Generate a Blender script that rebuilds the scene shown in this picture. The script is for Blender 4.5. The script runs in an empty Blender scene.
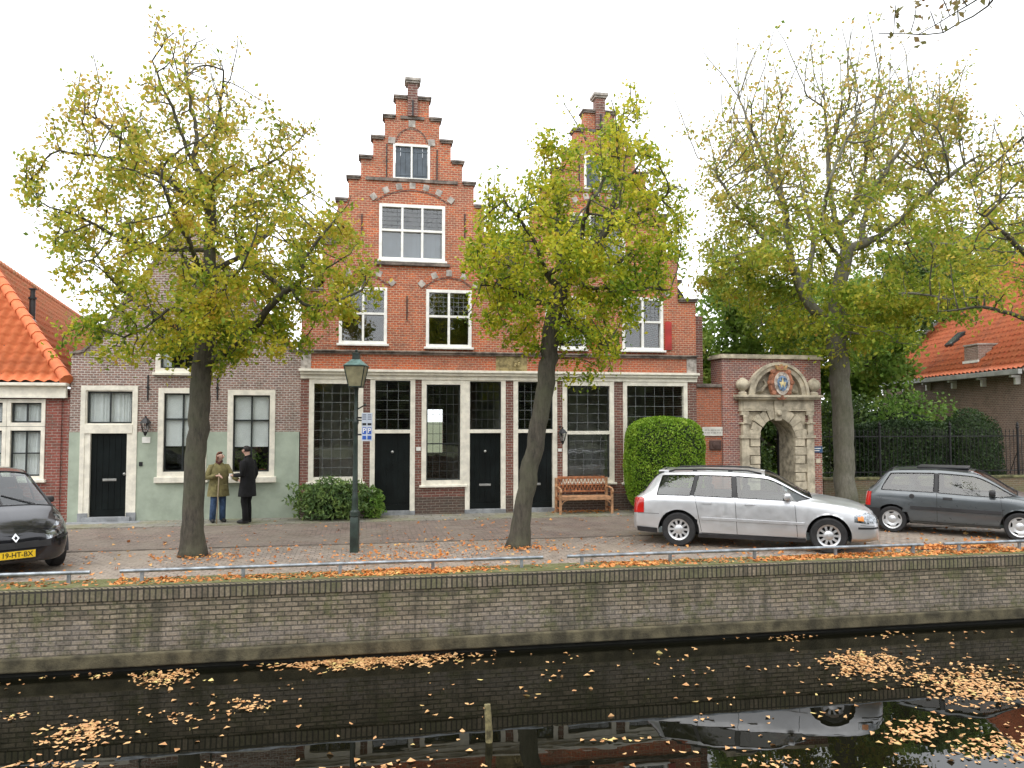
import bpy, math, random
import numpy as np
from mathutils import Vector, Matrix, Euler
from mathutils.geometry import tessellate_polygon
R = math.radians
rng = np.random.default_rng(7)
random.seed(7)
sc = bpy.context.scene
COL = sc.collection

# ------------------------------------------------------------------ camera
CAMZ, FPX, PITCH = 2.37, 770.0, math.atan(36/770.0)
cam = bpy.data.objects.new('camera', bpy.data.cameras.new('camera'))
COL.objects.link(cam); sc.camera = cam
cam.location = (0, 0, CAMZ); cam.rotation_euler = (R(90)+PITCH, 0, 0)
cam.data.sensor_width = 36; cam.data.lens = 36*FPX/1024; cam.data.clip_end = 3000; cam.data.clip_start = 0.05

# street frame: origin on the house fronts, u along them, v away from the canal
TH = math.atan(0.185)
SO = Vector((0, 19.716, 0))
STREET = Matrix.Translation(SO) @ Matrix.Rotation(TH, 4, 'Z')
SINV = STREET.inverted()
WORLD = Matrix.Identity(4)
def ray(px, py):
    d = Vector(((px-512)/FPX, -(py-384)/FPX, -1.0))
    return Euler((R(90)+PITCH, 0, 0)).to_matrix() @ d
def F(px, py, v=0.0):
    """measured point of the photograph on a plane parallel to the fronts -> (u, z)"""
    d = SINV.to_3x3() @ ray(px, py); o = SINV @ Vector((0, 0, CAMZ))
    t = (v-o.y)/d.y; p = o+d*t
    return p.x, p.z
def U(px, py=420, v=0.0): return F(px, py, v)[0]
def Z(px, py, v=0.0): return F(px, py, v)[1]
def at(px, py, Y):
    d = ray(px, py); t = Y/d.y
    return Vector((d.x*t, Y, CAMZ+d.z*t))
def ground(px, py, z=0.0):
    d = ray(px, py); t = (z-CAMZ)/d.z
    return Vector((d.x*t, d.y*t, z))
def S(u, v, z=0.0): return STREET @ Vector((u, v, z))
def TS(p): return SINV @ Vector(p)

# ------------------------------------------------------------------ node helpers
def new_mat(name):
    m = bpy.data.materials.new(name); m.use_nodes = True
    nt = m.node_tree; b = nt.nodes['Principled BSDF']
    return m, nt, b
def N(nt, t, **kw):
    n = nt.nodes.new(t)
    for k, v in kw.items():
        if k in n.inputs: n.inputs[k].default_value = v
        else: setattr(n, k, v)
    return n
def L(nt, a, b): nt.links.new(a, b)
def c4(c): return (c[0], c[1], c[2], 1)
def mixc(nt, fac, a, b, mode='MIX'):
    n = nt.nodes.new('ShaderNodeMix'); n.data_type = 'RGBA'; n.blend_type = mode
    for i, x in ((0, fac), (6, a), (7, b)):
        if hasattr(x, 'is_linked') or isinstance(x, bpy.types.NodeSocket): nt.links.new(x, n.inputs[i])
        elif i == 0: n.inputs[0].default_value = x
        else: n.inputs[i].default_value = c4(x)
    return n.outputs[2]
def mth(nt, op, a, b=None, clamp=False):
    n = nt.nodes.new('ShaderNodeMath'); n.operation = op; n.use_clamp = clamp
    for i, x in enumerate((a, b)):
        if x is None: continue
        if isinstance(x, bpy.types.NodeSocket): nt.links.new(x, n.inputs[i])
        else: n.inputs[i].default_value = x
    return n.outputs[0]
def noise(nt, vec, scale, detail=4, rough=.6):
    n = nt.nodes.new('ShaderNodeTexNoise'); n.inputs['Scale'].default_value = scale
    n.inputs['Detail'].default_value = detail; n.inputs['Roughness'].default_value = rough
    if vec is not None: nt.links.new(vec, n.inputs['Vector'])
    return n.outputs['Fac']
def ramp(nt, fac, stops):
    n = nt.nodes.new('ShaderNodeValToRGB'); e = n.color_ramp.elements
    while len(e) < len(stops): e.new(.5)
    for i, (p, c) in enumerate(stops):
        e[i].position = p; e[i].color = c4(c) if not isinstance(c, (int, float)) else (c, c, c, 1)
    nt.links.new(fac, n.inputs[0]); return n.outputs[0]
def objco(nt): return nt.nodes.new('ShaderNodeTexCoord').outputs['Object']
def bump(nt, b, h, dist, strength=1.0):
    n = nt.nodes.new('ShaderNodeBump'); n.inputs['Distance'].default_value = dist; n.inputs['Strength'].default_value = strength
    nt.links.new(h, n.inputs['Height']); nt.links.new(n.outputs[0], b.inputs['Normal'])
def sh(b, **kw):
    for k, v in kw.items(): b.inputs[k.replace('_', ' ')].default_value = v

def plain(name, col, rough=.6, metal=0, var=.12, scale=3, bumpd=0.0, coat=0.0, spec=None):
    m, nt, b = new_mat(name)
    o = objco(nt)
    n = noise(nt, o, scale, 5)
    d = tuple(max(0, x*(1-var*2)) for x in col); e = tuple(min(1, x*(1+var)) for x in col)
    L(nt, ramp(nt, n, [(.38, d), (.62, e)]), b.inputs['Base Color'])
    sh(b, Roughness=rough, Metallic=metal)
    b.inputs['Coat Weight'].default_value = coat
    if spec is not None: b.inputs['Specular IOR Level'].default_value = spec
    if bumpd: bump(nt, b, noise(nt, o, scale*8, 4), bumpd)
    return m

def wallvec(nt):
    """(x+y, z, 0) of the object: courses stay level on faces turned either way"""
    o = objco(nt); s = nt.nodes.new('ShaderNodeSeparateXYZ'); L(nt, o, s.inputs[0])
    c = nt.nodes.new('ShaderNodeCombineXYZ')
    L(nt, mth(nt, 'ADD', s.outputs[0], s.outputs[1]), c.inputs[0]); L(nt, s.outputs[2], c.inputs[1])
    return c.outputs[0], o, s

def brick_mat(name, c1, c2, mortar, c3=None, bw=.215, rh=.066, ms=.009, patch=.5, offset=.5, zdark=None, axis='wall', dirt=(.09,.08,.06), moss=None):
    m, nt, b = new_mat(name)
    if axis == 'wall': v, o, s = wallvec(nt)
    else:
        o = objco(nt); s = nt.nodes.new('ShaderNodeSeparateXYZ'); L(nt, o, s.inputs[0]); v = o
    # a little waver so that courses are not ruler straight
    w = nt.nodes.new('ShaderNodeTexNoise'); w.inputs['Scale'].default_value = 1.3; L(nt, v, w.inputs['Vector'])
    vm = nt.nodes.new('ShaderNodeVectorMath'); vm.operation = 'MULTIPLY_ADD'
    L(nt, w.outputs['Color'], vm.inputs[0]); vm.inputs[1].default_value = (.03, .03, 0); L(nt, v, vm.inputs[2])
    t = nt.nodes.new('ShaderNodeTexBrick'); L(nt, vm.outputs[0], t.inputs['Vector'])
    t.offset = offset; t.inputs['Scale'].default_value = 1; t.inputs['Brick Width'].default_value = bw
    t.inputs['Row Height'].default_value = rh; t.inputs['Mortar Size'].default_value = ms; t.inputs['Mortar Smooth'].default_value = .2
    t.inputs['Color1'].default_value = c4(c1); t.inputs['Color2'].default_value = c4(c2); t.inputs['Mortar'].default_value = c4(mortar)
    t.inputs['Bias'].default_value = -.1
    col = t.outputs['Color']
    if c3:
        f = ramp(nt, noise(nt, o, .9, 7, .75), [(.44, 0), (.57, 1)])
        f2 = mth(nt, 'MULTIPLY', f, patch)
        f2 = mth(nt, 'MULTIPLY', f2, mth(nt, 'SUBTRACT', 1.0, t.outputs['Fac']))
        col = mixc(nt, f2, col, c3)
    f = ramp(nt, noise(nt, o, 2.3, 8, .78), [(.48, 0), (.66, .5)])
    col = mixc(nt, f, col, dirt)
    g = ramp(nt, noise(nt, v, 26, 2, .5), [(.25, .62), (.75, 1.25)])
    col = mixc(nt, 1.0, col, g, 'MULTIPLY')
    if moss:
        z0, z1, mc = moss     # algae grows up from damp ground
        zf = nt.nodes.new('ShaderNodeMapRange'); L(nt, s.outputs[2], zf.inputs[0]); zf.inputs[1].default_value = z0; zf.inputs[2].default_value = z1
        zf.inputs[3].default_value = 1; zf.inputs[4].default_value = 0
        f = mth(nt, 'MULTIPLY', zf.outputs[0], ramp(nt, noise(nt, o, 1.9, 6, .7), [(.35, 0), (.6, 1)]))
        col = mixc(nt, mth(nt, 'MULTIPLY', f, .8), col, mc)
    L(nt, col, b.inputs['Base Color']); sh(b, Roughness=.86)
    h = mth(nt, 'SUBTRACT', mth(nt, 'MULTIPLY', noise(nt, v, 40, 3), .35), t.outputs['Fac'])
    bump(nt, b, h, .006, .8)
    return m

def quay_mat(name):
    """old canal brick: joints that come and go, moss above, lime bloom lower down, slime at the waterline"""
    m, nt, b = new_mat(name); v, o, s = wallvec(nt)
    w = nt.nodes.new('ShaderNodeTexNoise'); w.inputs['Scale'].default_value = 1.1; w.inputs['Detail'].default_value = 5; L(nt, v, w.inputs['Vector'])
    vm = nt.nodes.new('ShaderNodeVectorMath'); vm.operation = 'MULTIPLY_ADD'; L(nt, w.outputs['Color'], vm.inputs[0]); vm.inputs[1].default_value = (.07, .035, 0); L(nt, v, vm.inputs[2])
    t = nt.nodes.new('ShaderNodeTexBrick'); L(nt, vm.outputs[0], t.inputs['Vector'])
    for k, x in (('Scale', 1), ('Brick Width', .19), ('Row Height', .068), ('Mortar Size', .012), ('Mortar Smooth', .5), ('Bias', .0)): t.inputs[k].default_value = x
    t.inputs['Color1'].default_value = (.38,.31,.22,1); t.inputs['Color2'].default_value = (.18,.145,.105,1); t.inputs['Mortar'].default_value = (.055,.05,.038,1)
    z = nt.nodes.new('ShaderNodeMapRange'); L(nt, s.outputs[2], z.inputs[0]); z.inputs[1].default_value = -.95; z.inputs[2].default_value = -.1
    zz = mth(nt, 'ADD', z.outputs[0], mth(nt, 'MULTIPLY', mth(nt, 'SUBTRACT', noise(nt, o, 1.4, 6, .75), .5), 1.7))
    wash = ramp(nt, zz, [(.0, (.13,.115,.07)), (.14, (.23,.20,.17)), (.34, (.31,.27,.235)), (.55, (.23,.19,.135)), (.8, (.15,.13,.08))])
    keep = ramp(nt, noise(nt, o, 1.7, 7, .8), [(.40, .85), (.58, .12)])
    lowk = mth(nt, 'MULTIPLY', ramp(nt, zz, [(.15, 1), (.5, .45)]), 1.0)
    col = mixc(nt, mth(nt, 'MAXIMUM', mth(nt, 'MULTIPLY', keep, lowk), mth(nt, 'MULTIPLY', lowk, .55)), t.outputs['Color'], wash)
    col = mixc(nt, ramp(nt, noise(nt, o, 2.3, 8, .8), [(.50, 0), (.60, .75)]), col, (.115,.12,.045))
    col = mixc(nt, ramp(nt, noise(nt, o, 5.5, 8, .8), [(.52, 0), (.66, .8)]), col, (.05,.045,.035))
    mp = nt.nodes.new('ShaderNodeMapping'); mp.inputs['Scale'].default_value = (1, .12, 1); mp.inputs['Location'].default_value = (7, 0, 0); L(nt, v, mp.inputs[0])
    col = mixc(nt, ramp(nt, noise(nt, mp.outputs[0], 3.2, 5, .7), [(.50, 0), (.62, .6)]), col, (.06,.056,.036))
    col = mixc(nt, 1.0, col, ramp(nt, noise(nt, v, 30, 3, .6), [(.25, .6), (.75, 1.25)]), 'MULTIPLY')
    L(nt, col, b.inputs['Base Color']); sh(b, Roughness=.88)
    bump(nt, b, mth(nt, 'SUBTRACT', mth(nt, 'MULTIPLY', noise(nt, o, 22, 5), .7), t.outputs['Fac']), .010)
    return m

def glass_mat(name, tint=(.75, .8, .78), ior=1.5, dark=0.0, rough=.01):
    m = bpy.data.materials.new(name); m.use_nodes = True; nt = m.node_tree; nt.nodes.clear()
    out = nt.nodes.new('ShaderNodeOutputMaterial')
    tr = nt.nodes.new('ShaderNodeBsdfTransparent'); tr.inputs[0].default_value = c4(tint)
    gl = nt.nodes.new('ShaderNodeBsdfGlossy'); gl.inputs['Roughness'].default_value = rough; gl.inputs[0].default_value = (1, 1, 1, 1)
    lw = nt.nodes.new('ShaderNodeLayerWeight'); lw.inputs[0].default_value = .5
    f0 = ((ior-1)/(ior+1))**2*1.6; fz = mth(nt, 'ADD', mth(nt, 'MULTIPLY', mth(nt, 'POWER', lw.outputs['Facing'], 5.0), 1-f0), f0, True)
    o = objco(nt); bp = nt.nodes.new('ShaderNodeBump'); bp.inputs['Distance'].default_value = .004; bp.inputs['Strength'].default_value = .5
    L(nt, noise(nt, o, 2.5, 2), bp.inputs['Height']); L(nt, bp.outputs[0], gl.inputs['Normal'])
    mx = nt.nodes.new('ShaderNodeMixShader')
    L(nt, fz, mx.inputs[0]); L(nt, tr.outputs[0], mx.inputs[1]); L(nt, gl.outputs[0], mx.inputs[2])
    L(nt, mx.outputs[0], out.inputs[0]); return m

def leaf_mat(name, stops, zvar=None, trans=.45, nscale=1.2, rough=.5):
    """leaf colours: each leaf its own tone, sprigs share a tone; zvar=(z0,z1,colour,amount) turns the high shoots"""
    m, nt, b = new_mat(name)
    g = nt.nodes.new('ShaderNodeNewGeometry'); o = objco(nt)
    f = mth(nt, 'ADD', mth(nt, 'MULTIPLY', g.outputs['Random Per Island'], .45), mth(nt, 'MULTIPLY', ramp(nt, noise(nt, o, nscale, 3, .6), [(.34, 0), (.66, 1)]), .55))
    col = ramp(nt, f, stops)
    if zvar:
        s = nt.nodes.new('ShaderNodeSeparateXYZ'); L(nt, o, s.inputs[0])
        mr = nt.nodes.new('ShaderNodeMapRange'); L(nt, s.outputs[2], mr.inputs[0]); mr.inputs[1].default_value = zvar[0]; mr.inputs[2].default_value = zvar[1]
        k = mth(nt, 'MULTIPLY', mr.outputs[0], zvar[3])
        k = mth(nt, 'MULTIPLY', k, ramp(nt, g.outputs['Random Per Island'], [(.15, .1), (.8, 1)]))
        col = mixc(nt, k, col, zvar[2])
    L(nt, col, b.inputs['Base Color']); sh(b, Roughness=rough)
    b.inputs['Specular IOR Level'].default_value = .3
    t = nt.nodes.new('ShaderNodeBsdfTranslucent'); L(nt, col, t.inputs[0])
    mx = nt.nodes.new('ShaderNodeMixShader'); mx.inputs[0].default_value = trans
    L(nt, b.outputs[0], mx.inputs[1]); L(nt, t.outputs[0], mx.inputs[2])
    L(nt, mx.outputs[0], nt.nodes['Material Output'].inputs[0]); return m

# ------------------------------------------------------------------ mesh builder
MATS = {}          # object name -> world matrix used while building
class MB:
    def __init__(s): s.v = []; s.f = []; s.sm = False
    def add(s, vs, fs):
        n = len(s.v); s.v.extend([tuple(p) for p in vs]); s.f.extend([tuple(i+n for i in f) for f in fs]); return s
    def box(s, x0, x1, y0, y1, z0, z1, bev=0.0):
        if x0 > x1: x0, x1 = x1, x0
        if y0 > y1: y0, y1 = y1, y0
        if z0 > z1: z0, z1 = z1, z0
        if bev <= 0:
            return s.add([(x0,y0,z0),(x1,y0,z0),(x1,y1,z0),(x0,y1,z0),(x0,y0,z1),(x1,y0,z1),(x1,y1,z1),(x0,y1,z1)],
                         [(0,3,2,1),(4,5,6,7),(0,1,5,4),(1,2,6,5),(2,3,7,6),(3,0,4,7)])
        import bmesh
        bm = bmesh.new(); bmesh.ops.create_cube(bm, size=1)
        for v in bm.verts: v.co = Vector(((x0+x1)/2+v.co.x*(x1-x0), (y0+y1)/2+v.co.y*(y1-y0), (z0+z1)/2+v.co.z*(z1-z0)))
        bmesh.ops.bevel(bm, geom=bm.edges[:], offset=bev, segments=2, affect='EDGES', profile=.5)
        bm.verts.index_update()
        s.add([v.co[:] for v in bm.verts], [[v.index for v in f.verts] for f in bm.faces]); bm.free(); return s
    def xf(s, M, n0=0):
        for i in range(n0, len(s.v)): s.v[i] = tuple(M @ Vector(s.v[i]))
        return s
    def tube(s, pts, r, n=8, caps=True):
        pts = [Vector(p) for p in pts]
        rs = r if isinstance(r, (list, tuple, np.ndarray)) else [r]*len(pts)
        t0 = (pts[1]-pts[0]).normalized()
        a = t0.orthogonal().normalized(); base = len(s.v)
        for i, p in enumerate(pts):
            if i == 0: t = t0
            elif i == len(pts)-1: t = (pts[i]-pts[i-1]).normalized()
            else: t = (pts[i+1]-pts[i-1]).normalized()
            a = (a-t*a.dot(t)).normalized(); b = t.cross(a)
            for k in range(n):
                g = 2*math.pi*k/n; s.v.append(tuple(p+(a*math.cos(g)+b*math.sin(g))*rs[i]))
        for i in range(len(pts)-1):
            for k in range(n):
                k2 = (k+1) % n; q = base+i*n
                s.f.append((q+k, q+k2, q+n+k2, q+n+k))
        if caps:
            s.f.append(tuple(base+k for k in range(n))[::-1]); s.f.append(tuple(base+(len(pts)-1)*n+k for k in range(n)))
        return s
    def lathe(s, prof, n=20, c=(0,0,0), axis='z', cap=True):
        base = len(s.v)
        for (r, h) in prof:
            for k in range(n):
                g = 2*math.pi*k/n; x, y = r*math.cos(g), r*math.sin(g)
                p = (x, y, h) if axis == 'z' else ((x, h, y) if axis == 'y' else (h, x, y))
                s.v.append((p[0]+c[0], p[1]+c[1], p[2]+c[2]))
        for i in range(len(prof)-1):
            for k in range(n):
                k2 = (k+1) % n; q = base+i*n; fc = (q+k, q+k2, q+n+k2, q+n+k)
                s.f.append(fc if axis != 'y' else fc[::-1])
        if not cap: return s
        if prof[0][0] > 1e-6: s.f.append(tuple(base+k for k in range(n))[::-1])
        if prof[-1][0] > 1e-6: s.f.append(tuple(base+(len(prof)-1)*n+k for k in range(n)))
        return s
    def prism(s, poly, y0, y1, holes=()):
        """polygon in (x,z) with holes, thick in y"""
        loops = [list(poly)]+[list(h) for h in holes]
        tri = tessellate_polygon([[Vector((p[0], p[1], 0)) for p in l] for l in loops])
        flat = [p for l in loops for p in l]; n = len(flat); base = len(s.v)
        s.v.extend([(p[0], y0, p[1]) for p in flat]); s.v.extend([(p[0], y1, p[1]) for p in flat])
        for t in tri:
            a, b, c = [Vector((flat[i][0], flat[i][1])) for i in t]
            cr = (b-a).x*(c-a).y-(b-a).y*(c-a).x
            t = tuple(t) if cr > 0 else tuple(t)[::-1]
            s.f.append(tuple(base+i for i in t)); s.f.append(tuple(base+n+i for i in t[::-1]))
        o = base
        for li, l in enumerate(loops):
            m = len(l); ar = sum(l[i][0]*l[(i+1) % m][1]-l[(i+1) % m][0]*l[i][1] for i in range(m))
            for i in range(m):
                j = (i+1) % m; q = (o+i, o+n+i, o+n+j, o+j)
                if (ar > 0) == (li == 0): q = q[::-1]
                s.f.append(q)
            o += m
        return s
    def grid(s, P):
        P = np.asarray(P); a, b = P.shape[:2]; base = len(s.v)
        s.v.extend(map(tuple, P.reshape(-1, 3)))
        for i in range(a-1):
            for j in range(b-1):
                q = base+i*b+j; s.f.append((q, q+1, q+b+1, q+b))
        return s
    def build(s, name, mat, parent=None, frame=None, smooth=False, loc=None, rot=0.0, angle=None):
        frame = STREET if frame is None else frame
        me = bpy.data.meshes.new(name)
        if parent is not None: M = MATS[parent.name]
        else: M = Matrix.Translation(Vector(loc) if loc is not None else Vector((0,0,0))) @ Matrix.Rotation(rot, 4, 'Z')
        T = M.inverted() @ frame
        v = np.array(s.v, dtype=float).reshape(-1, 3); A = np.array(T)
        v = v @ A[:3, :3].T + A[:3, 3]
        me.from_pydata(v.tolist(), [], s.f); me.update()
        if smooth or s.sm:
            me.polygons.foreach_set('use_smooth', [True]*len(me.polygons))
            if angle: me.set_sharp_from_angle(angle=R(angle))
        o = bpy.data.objects.new(name, me); COL.objects.link(o)
        if mat is not None: me.materials.append(mat)
        if parent is not None: o.parent = parent
        else: o.location = M.to_translation(); o.rotation_euler = (0, 0, rot)
        MATS[o.name] = M
        return o
def tag(o, label=None, cat=None, group=None, kind=None):
    if label: o['label'] = label
    if cat: o['category'] = cat
    if group: o['group'] = group
    if kind: o['kind'] = kind
    return o
def thing(name, label, cat, loc, rot=0.0, group=None):
    o = bpy.data.objects.new(name, None); COL.objects.link(o); o.empty_display_size = .2
    o.location = loc; o.rotation_euler = (0, 0, rot); MATS[o.name] = Matrix.Translation(Vector(loc)) @ Matrix.Rotation(rot, 4, 'Z')
    return tag(o, label, cat, group)
def rect(u0, u1, z0, z1): return [(u0, z0), (u1, z0), (u1, z1), (u0, z1)]

def fast_mesh(name, V, Fa, mat, parent=None, frame=None, smooth=False, loc=(0,0,0), rot=0.0):
    """V (n,3) world points, Fa (m,k) faces"""
    me = bpy.data.meshes.new(name)
    M = MATS[parent.name] if parent is not None else Matrix.Translation(Vector(loc)) @ Matrix.Rotation(rot, 4, 'Z')
    T = np.array(M.inverted() @ (frame or WORLD)); V = V @ T[:3, :3].T + T[:3, 3]
    k = Fa.shape[1]; me.vertices.add(len(V)); me.vertices.foreach_set('co', V.astype(np.float32).ravel())
    me.loops.add(Fa.size); me.loops.foreach_set('vertex_index', Fa.astype(np.int32).ravel())
    me.polygons.add(len(Fa)); me.polygons.foreach_set('loop_start', (np.arange(len(Fa))*k).astype(np.int32))
    me.update(calc_edges=True); me.validate()
    if smooth: me.polygons.foreach_set('use_smooth', [True]*len(me.polygons))
    o = bpy.data.objects.new(name, me); COL.objects.link(o); me.materials.append(mat)
    if parent is not None: o.parent = parent
    else: o.location = loc; o.rotation_euler = (0, 0, rot)
    MATS[o.name] = M
    return o
def leaf_geo(C, size, up=None, flat=0.0, fold=.25, asp=.62):
    """one folded four-point leaf per centre"""
    n = len(C); C = np.asarray(C)
    d = rng.normal(size=(n, 3)); d[:, 2] -= .35
    if flat: d[:, 2] *= (1-flat)
    d /= np.linalg.norm(d, axis=1, keepdims=True)
    w = rng.normal(size=(n, 3))
    if flat: w[:, 2] *= (1-flat)
    if up is not None: w = np.cross(up, d)+w*.35
    w -= d*np.sum(w*d, axis=1, keepdims=True); w /= np.linalg.norm(w, axis=1, keepdims=True)+1e-9
    nn = np.cross(d, w); sz = np.asarray(size).reshape(-1, 1)
    a = C-d*sz*.5; t = C+d*sz*.5
    l = C-d*sz*.08+w*sz*asp*.5+nn*sz*fold*.5; r = C-d*sz*.08-w*sz*asp*.5+nn*sz*fold*.5
    V = np.stack([a, l, t, r], 1).reshape(-1, 3); i = np.arange(n)[:, None]*4
    return V, np.concatenate([i+np.array([[0, 2, 1]]), i+np.array([[0, 3, 2]])], 0)

# ------------------------------------------------------------------ materials
M = {}
M['brick_orange'] = brick_mat('orange_red_brick', (.62,.15,.052), (.36,.08,.042), (.52,.36,.24), c3=(.32,.105,.07), patch=.7, bw=.145, rh=.058, ms=.0085)
M['brick_frieze'] = brick_mat('red_frieze_brick', (.60,.125,.035), (.40,.075,.033), (.46,.29,.19), c3=(.30,.13,.09), patch=.6, bw=.15, rh=.058)
M['brick_pier'] = brick_mat('dark_red_pier_brick', (.27,.09,.062), (.16,.065,.055), (.36,.29,.24), c3=(.12,.06,.05), patch=.6)
M['brick_plum'] = brick_mat('plum_brick', (.33,.175,.135), (.165,.10,.09), (.50,.45,.40), c3=(.29,.17,.13), patch=.5, ms=.012, bw=.13, rh=.056)
M['brick_red'] = brick_mat('deep_red_brick', (.33,.085,.06), (.24,.07,.055), (.34,.26,.22), c3=(.26,.07,.05))
M['brick_gate'] = brick_mat('mixed_gate_brick', (.42,.12,.07), (.20,.085,.085), (.46,.36,.30), c3=(.20,.11,.11), patch=.7, bw=.14, rh=.058)
M['brick_garden'] = brick_mat('orange_garden_wall_brick', (.50,.12,.045), (.34,.085,.04), (.38,.25,.18), c3=(.30,.10,.06), patch=.6, bw=.15, rh=.058, moss=(0,.8,(.12,.12,.06)))
M['brick_brown'] = brick_mat('brown_brick', (.34,.20,.155), (.24,.145,.115), (.44,.37,.31), c3=(.27,.18,.15), bw=.15, rh=.06)
M['brick_low'] = brick_mat('mossy_low_wall_brick', (.25,.14,.09), (.18,.11,.08), (.28,.24,.18), c3=(.14,.13,.07), moss=(0,1.0,(.14,.15,.07)))
M['quay'] = quay_mat('weathered_quay_brick')
M['old_quay'] = brick_mat('weathered_quay_brick', (.26,.215,.16), (.18,.15,.115), (.10,.09,.07), c3=(.30,.29,.27), bw=.23, rh=.075, ms=.012, patch=.6, dirt=(.06,.065,.04), moss=(-1.1,.5,(.17,.17,.08)))
M['quay_top'] = brick_mat('upright_quay_coping_brick', (.28,.225,.16), (.14,.11,.08), (.045,.04,.03), bw=.078, rh=.5, ms=.013, offset=0, c3=(.13,.135,.06), patch=.7, dirt=(.05,.05,.03))
M['stone_cap'] = plain('weathered_stone_cap', (.20,.165,.14), .9, var=.3, scale=5, bumpd=.004)
M['stone_grey'] = plain('grey_stone_block', (.42,.38,.34), .9, var=.22, scale=6, bumpd=.003)
M['sandstone'] = plain('pale_sandstone', (.50,.44,.33), .88, var=.2, scale=4, bumpd=.004)
M['sandstone_dk'] = plain('recessed_sandstone', (.40,.35,.26), .9, var=.25, scale=5, bumpd=.004)
M['plaque'] = plain('mossy_stone_plaque', (.30,.24,.11), .9, var=.3, scale=5, bumpd=.006)
M['bluestone'] = plain('blue_grey_stone', (.27,.28,.29), .85, var=.15, scale=5, bumpd=.002)
M['cream'] = plain('cream_gloss_paint', (.80,.76,.65), .42, var=.075, scale=5)
M['white'] = plain('white_gloss_paint', (.84,.83,.78), .42, var=.06, scale=5)
M['black_paint'] = plain('black_green_door_paint', (.006,.009,.009), .35, var=.2, scale=2, spec=.22)
M['dark_sash'] = plain('dark_sash_paint', (.02,.025,.025), .4, var=.2)
M['green_plinth'] = plain('sage_green_render', (.375,.43,.345), .8, var=.10, scale=1.6, bumpd=.003)
M['shutter'] = plain('slate_blue_shutter', (.075,.095,.115), .45, var=.12, scale=5)
M['red_shutter'] = plain('red_shutter_paint', (.42,.03,.022), .45, var=.12)
M['lead'] = plain('window_lead', (.17,.18,.18), .5, metal=.3, var=.2)
M['lead_dark'] = plain('dark_window_lead', (.035,.038,.038), .5, metal=.3, var=.2)
M['iron'] = plain('black_iron', (.02,.02,.022), .5, metal=.2, var=.2)
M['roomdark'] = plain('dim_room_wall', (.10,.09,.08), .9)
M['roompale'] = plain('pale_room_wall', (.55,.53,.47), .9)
M['curtain'] = None
M['glass'] = glass_mat('window_glass', tint=(.95,.965,.96))
M['carglass'] = glass_mat('car_window_glass', tint=(.55,.62,.60), ior=1.56)
M['chrome'] = plain('chrome', (.75,.76,.78), .15, metal=1, var=.03)
M['rail'] = plain('galvanised_rail', (.30,.33,.36), .45, metal=.55, var=.2, scale=6)
M['lamp_green'] = plain('dark_green_lamp_paint', (.028,.045,.036), .42, var=.25, scale=6)
M['copper'] = plain('verdigris_copper', (.20,.33,.31), .6, var=.2, scale=9)
M['lampglass'] = plain('yellowed_lamp_glass', (.34,.31,.19), .3, var=.15, scale=6)
M['rubber'] = plain('tyre_rubber', (.018,.018,.019), .75, var=.2, scale=12)
M['teak'] = plain('teak_wood', (.40,.15,.06), .55, var=.25, scale=9)
M['teak_light'] = plain('worn_teak', (.50,.27,.14), .55, var=.2, scale=9)
def curtain_mat():
    m, nt, b = new_mat('white_net_curtain'); o = objco(nt)
    s = nt.nodes.new('ShaderNodeSeparateXYZ'); L(nt, o, s.inputs[0])
    L(nt, ramp(nt, noise(nt, o, 6, 3), [(.3, (.74,.76,.76)), (.7, (.84,.86,.86))]), b.inputs['Base Color']); sh(b, Roughness=.9)
    return m
M['curtain'] = curtain_mat()

def tile_mat(name, c1, c2, c3):
    m, nt, b = new_mat(name); o = objco(nt)
    g = nt.nodes.new('ShaderNodeNewGeometry')
    col = ramp(nt, noise(nt, o, 5, 3, .7), [(.3, c1), (.7, c2)])
    col = mixc(nt, ramp(nt, noise(nt, o, 1.0, 6, .75), [(.5, 0), (.72, .8)]), col, c3)
    L(nt, col, b.inputs['Base Color']); sh(b, Roughness=.75); bump(nt, b, noise(nt, o, 40, 3), .003)
    return m
M['tile_new'] = tile_mat('bright_orange_pantile', (.56,.13,.04), (.68,.19,.065), (.42,.12,.05))
M['tile_old'] = tile_mat('mossy_orange_pantile', (.46,.14,.055), (.56,.20,.085), (.22,.19,.08))
M['tile_right'] = tile_mat('weathered_red_pantile', (.50,.11,.045), (.60,.19,.08), (.26,.10,.06))
def bark_mat(name, c1, c2):
    m, nt, b = new_mat(name); o = objco(nt)
    mp = nt.nodes.new('ShaderNodeMapping'); mp.inputs['Scale'].default_value = (1, 1, .28); L(nt, o, mp.inputs[0])
    n = noise(nt, mp.outputs[0], 16, 8, .75)
    L(nt, mixc(nt, ramp(nt, noise(nt, o, 2, 4), [(.4, 0), (.65, .6)]), ramp(nt, n, [(.3, c1), (.7, c2)]), (.10,.105,.06)), b.inputs['Base Color'])
    sh(b, Roughness=.92); bump(nt, b, n, .03, 1.0); return m
M['bark'] = bark_mat('linden_bark', (.022,.019,.015), (.115,.10,.075))
M['bark_pale'] = bark_mat('pale_mossy_bark', (.10,.095,.075), (.24,.225,.18))

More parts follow.
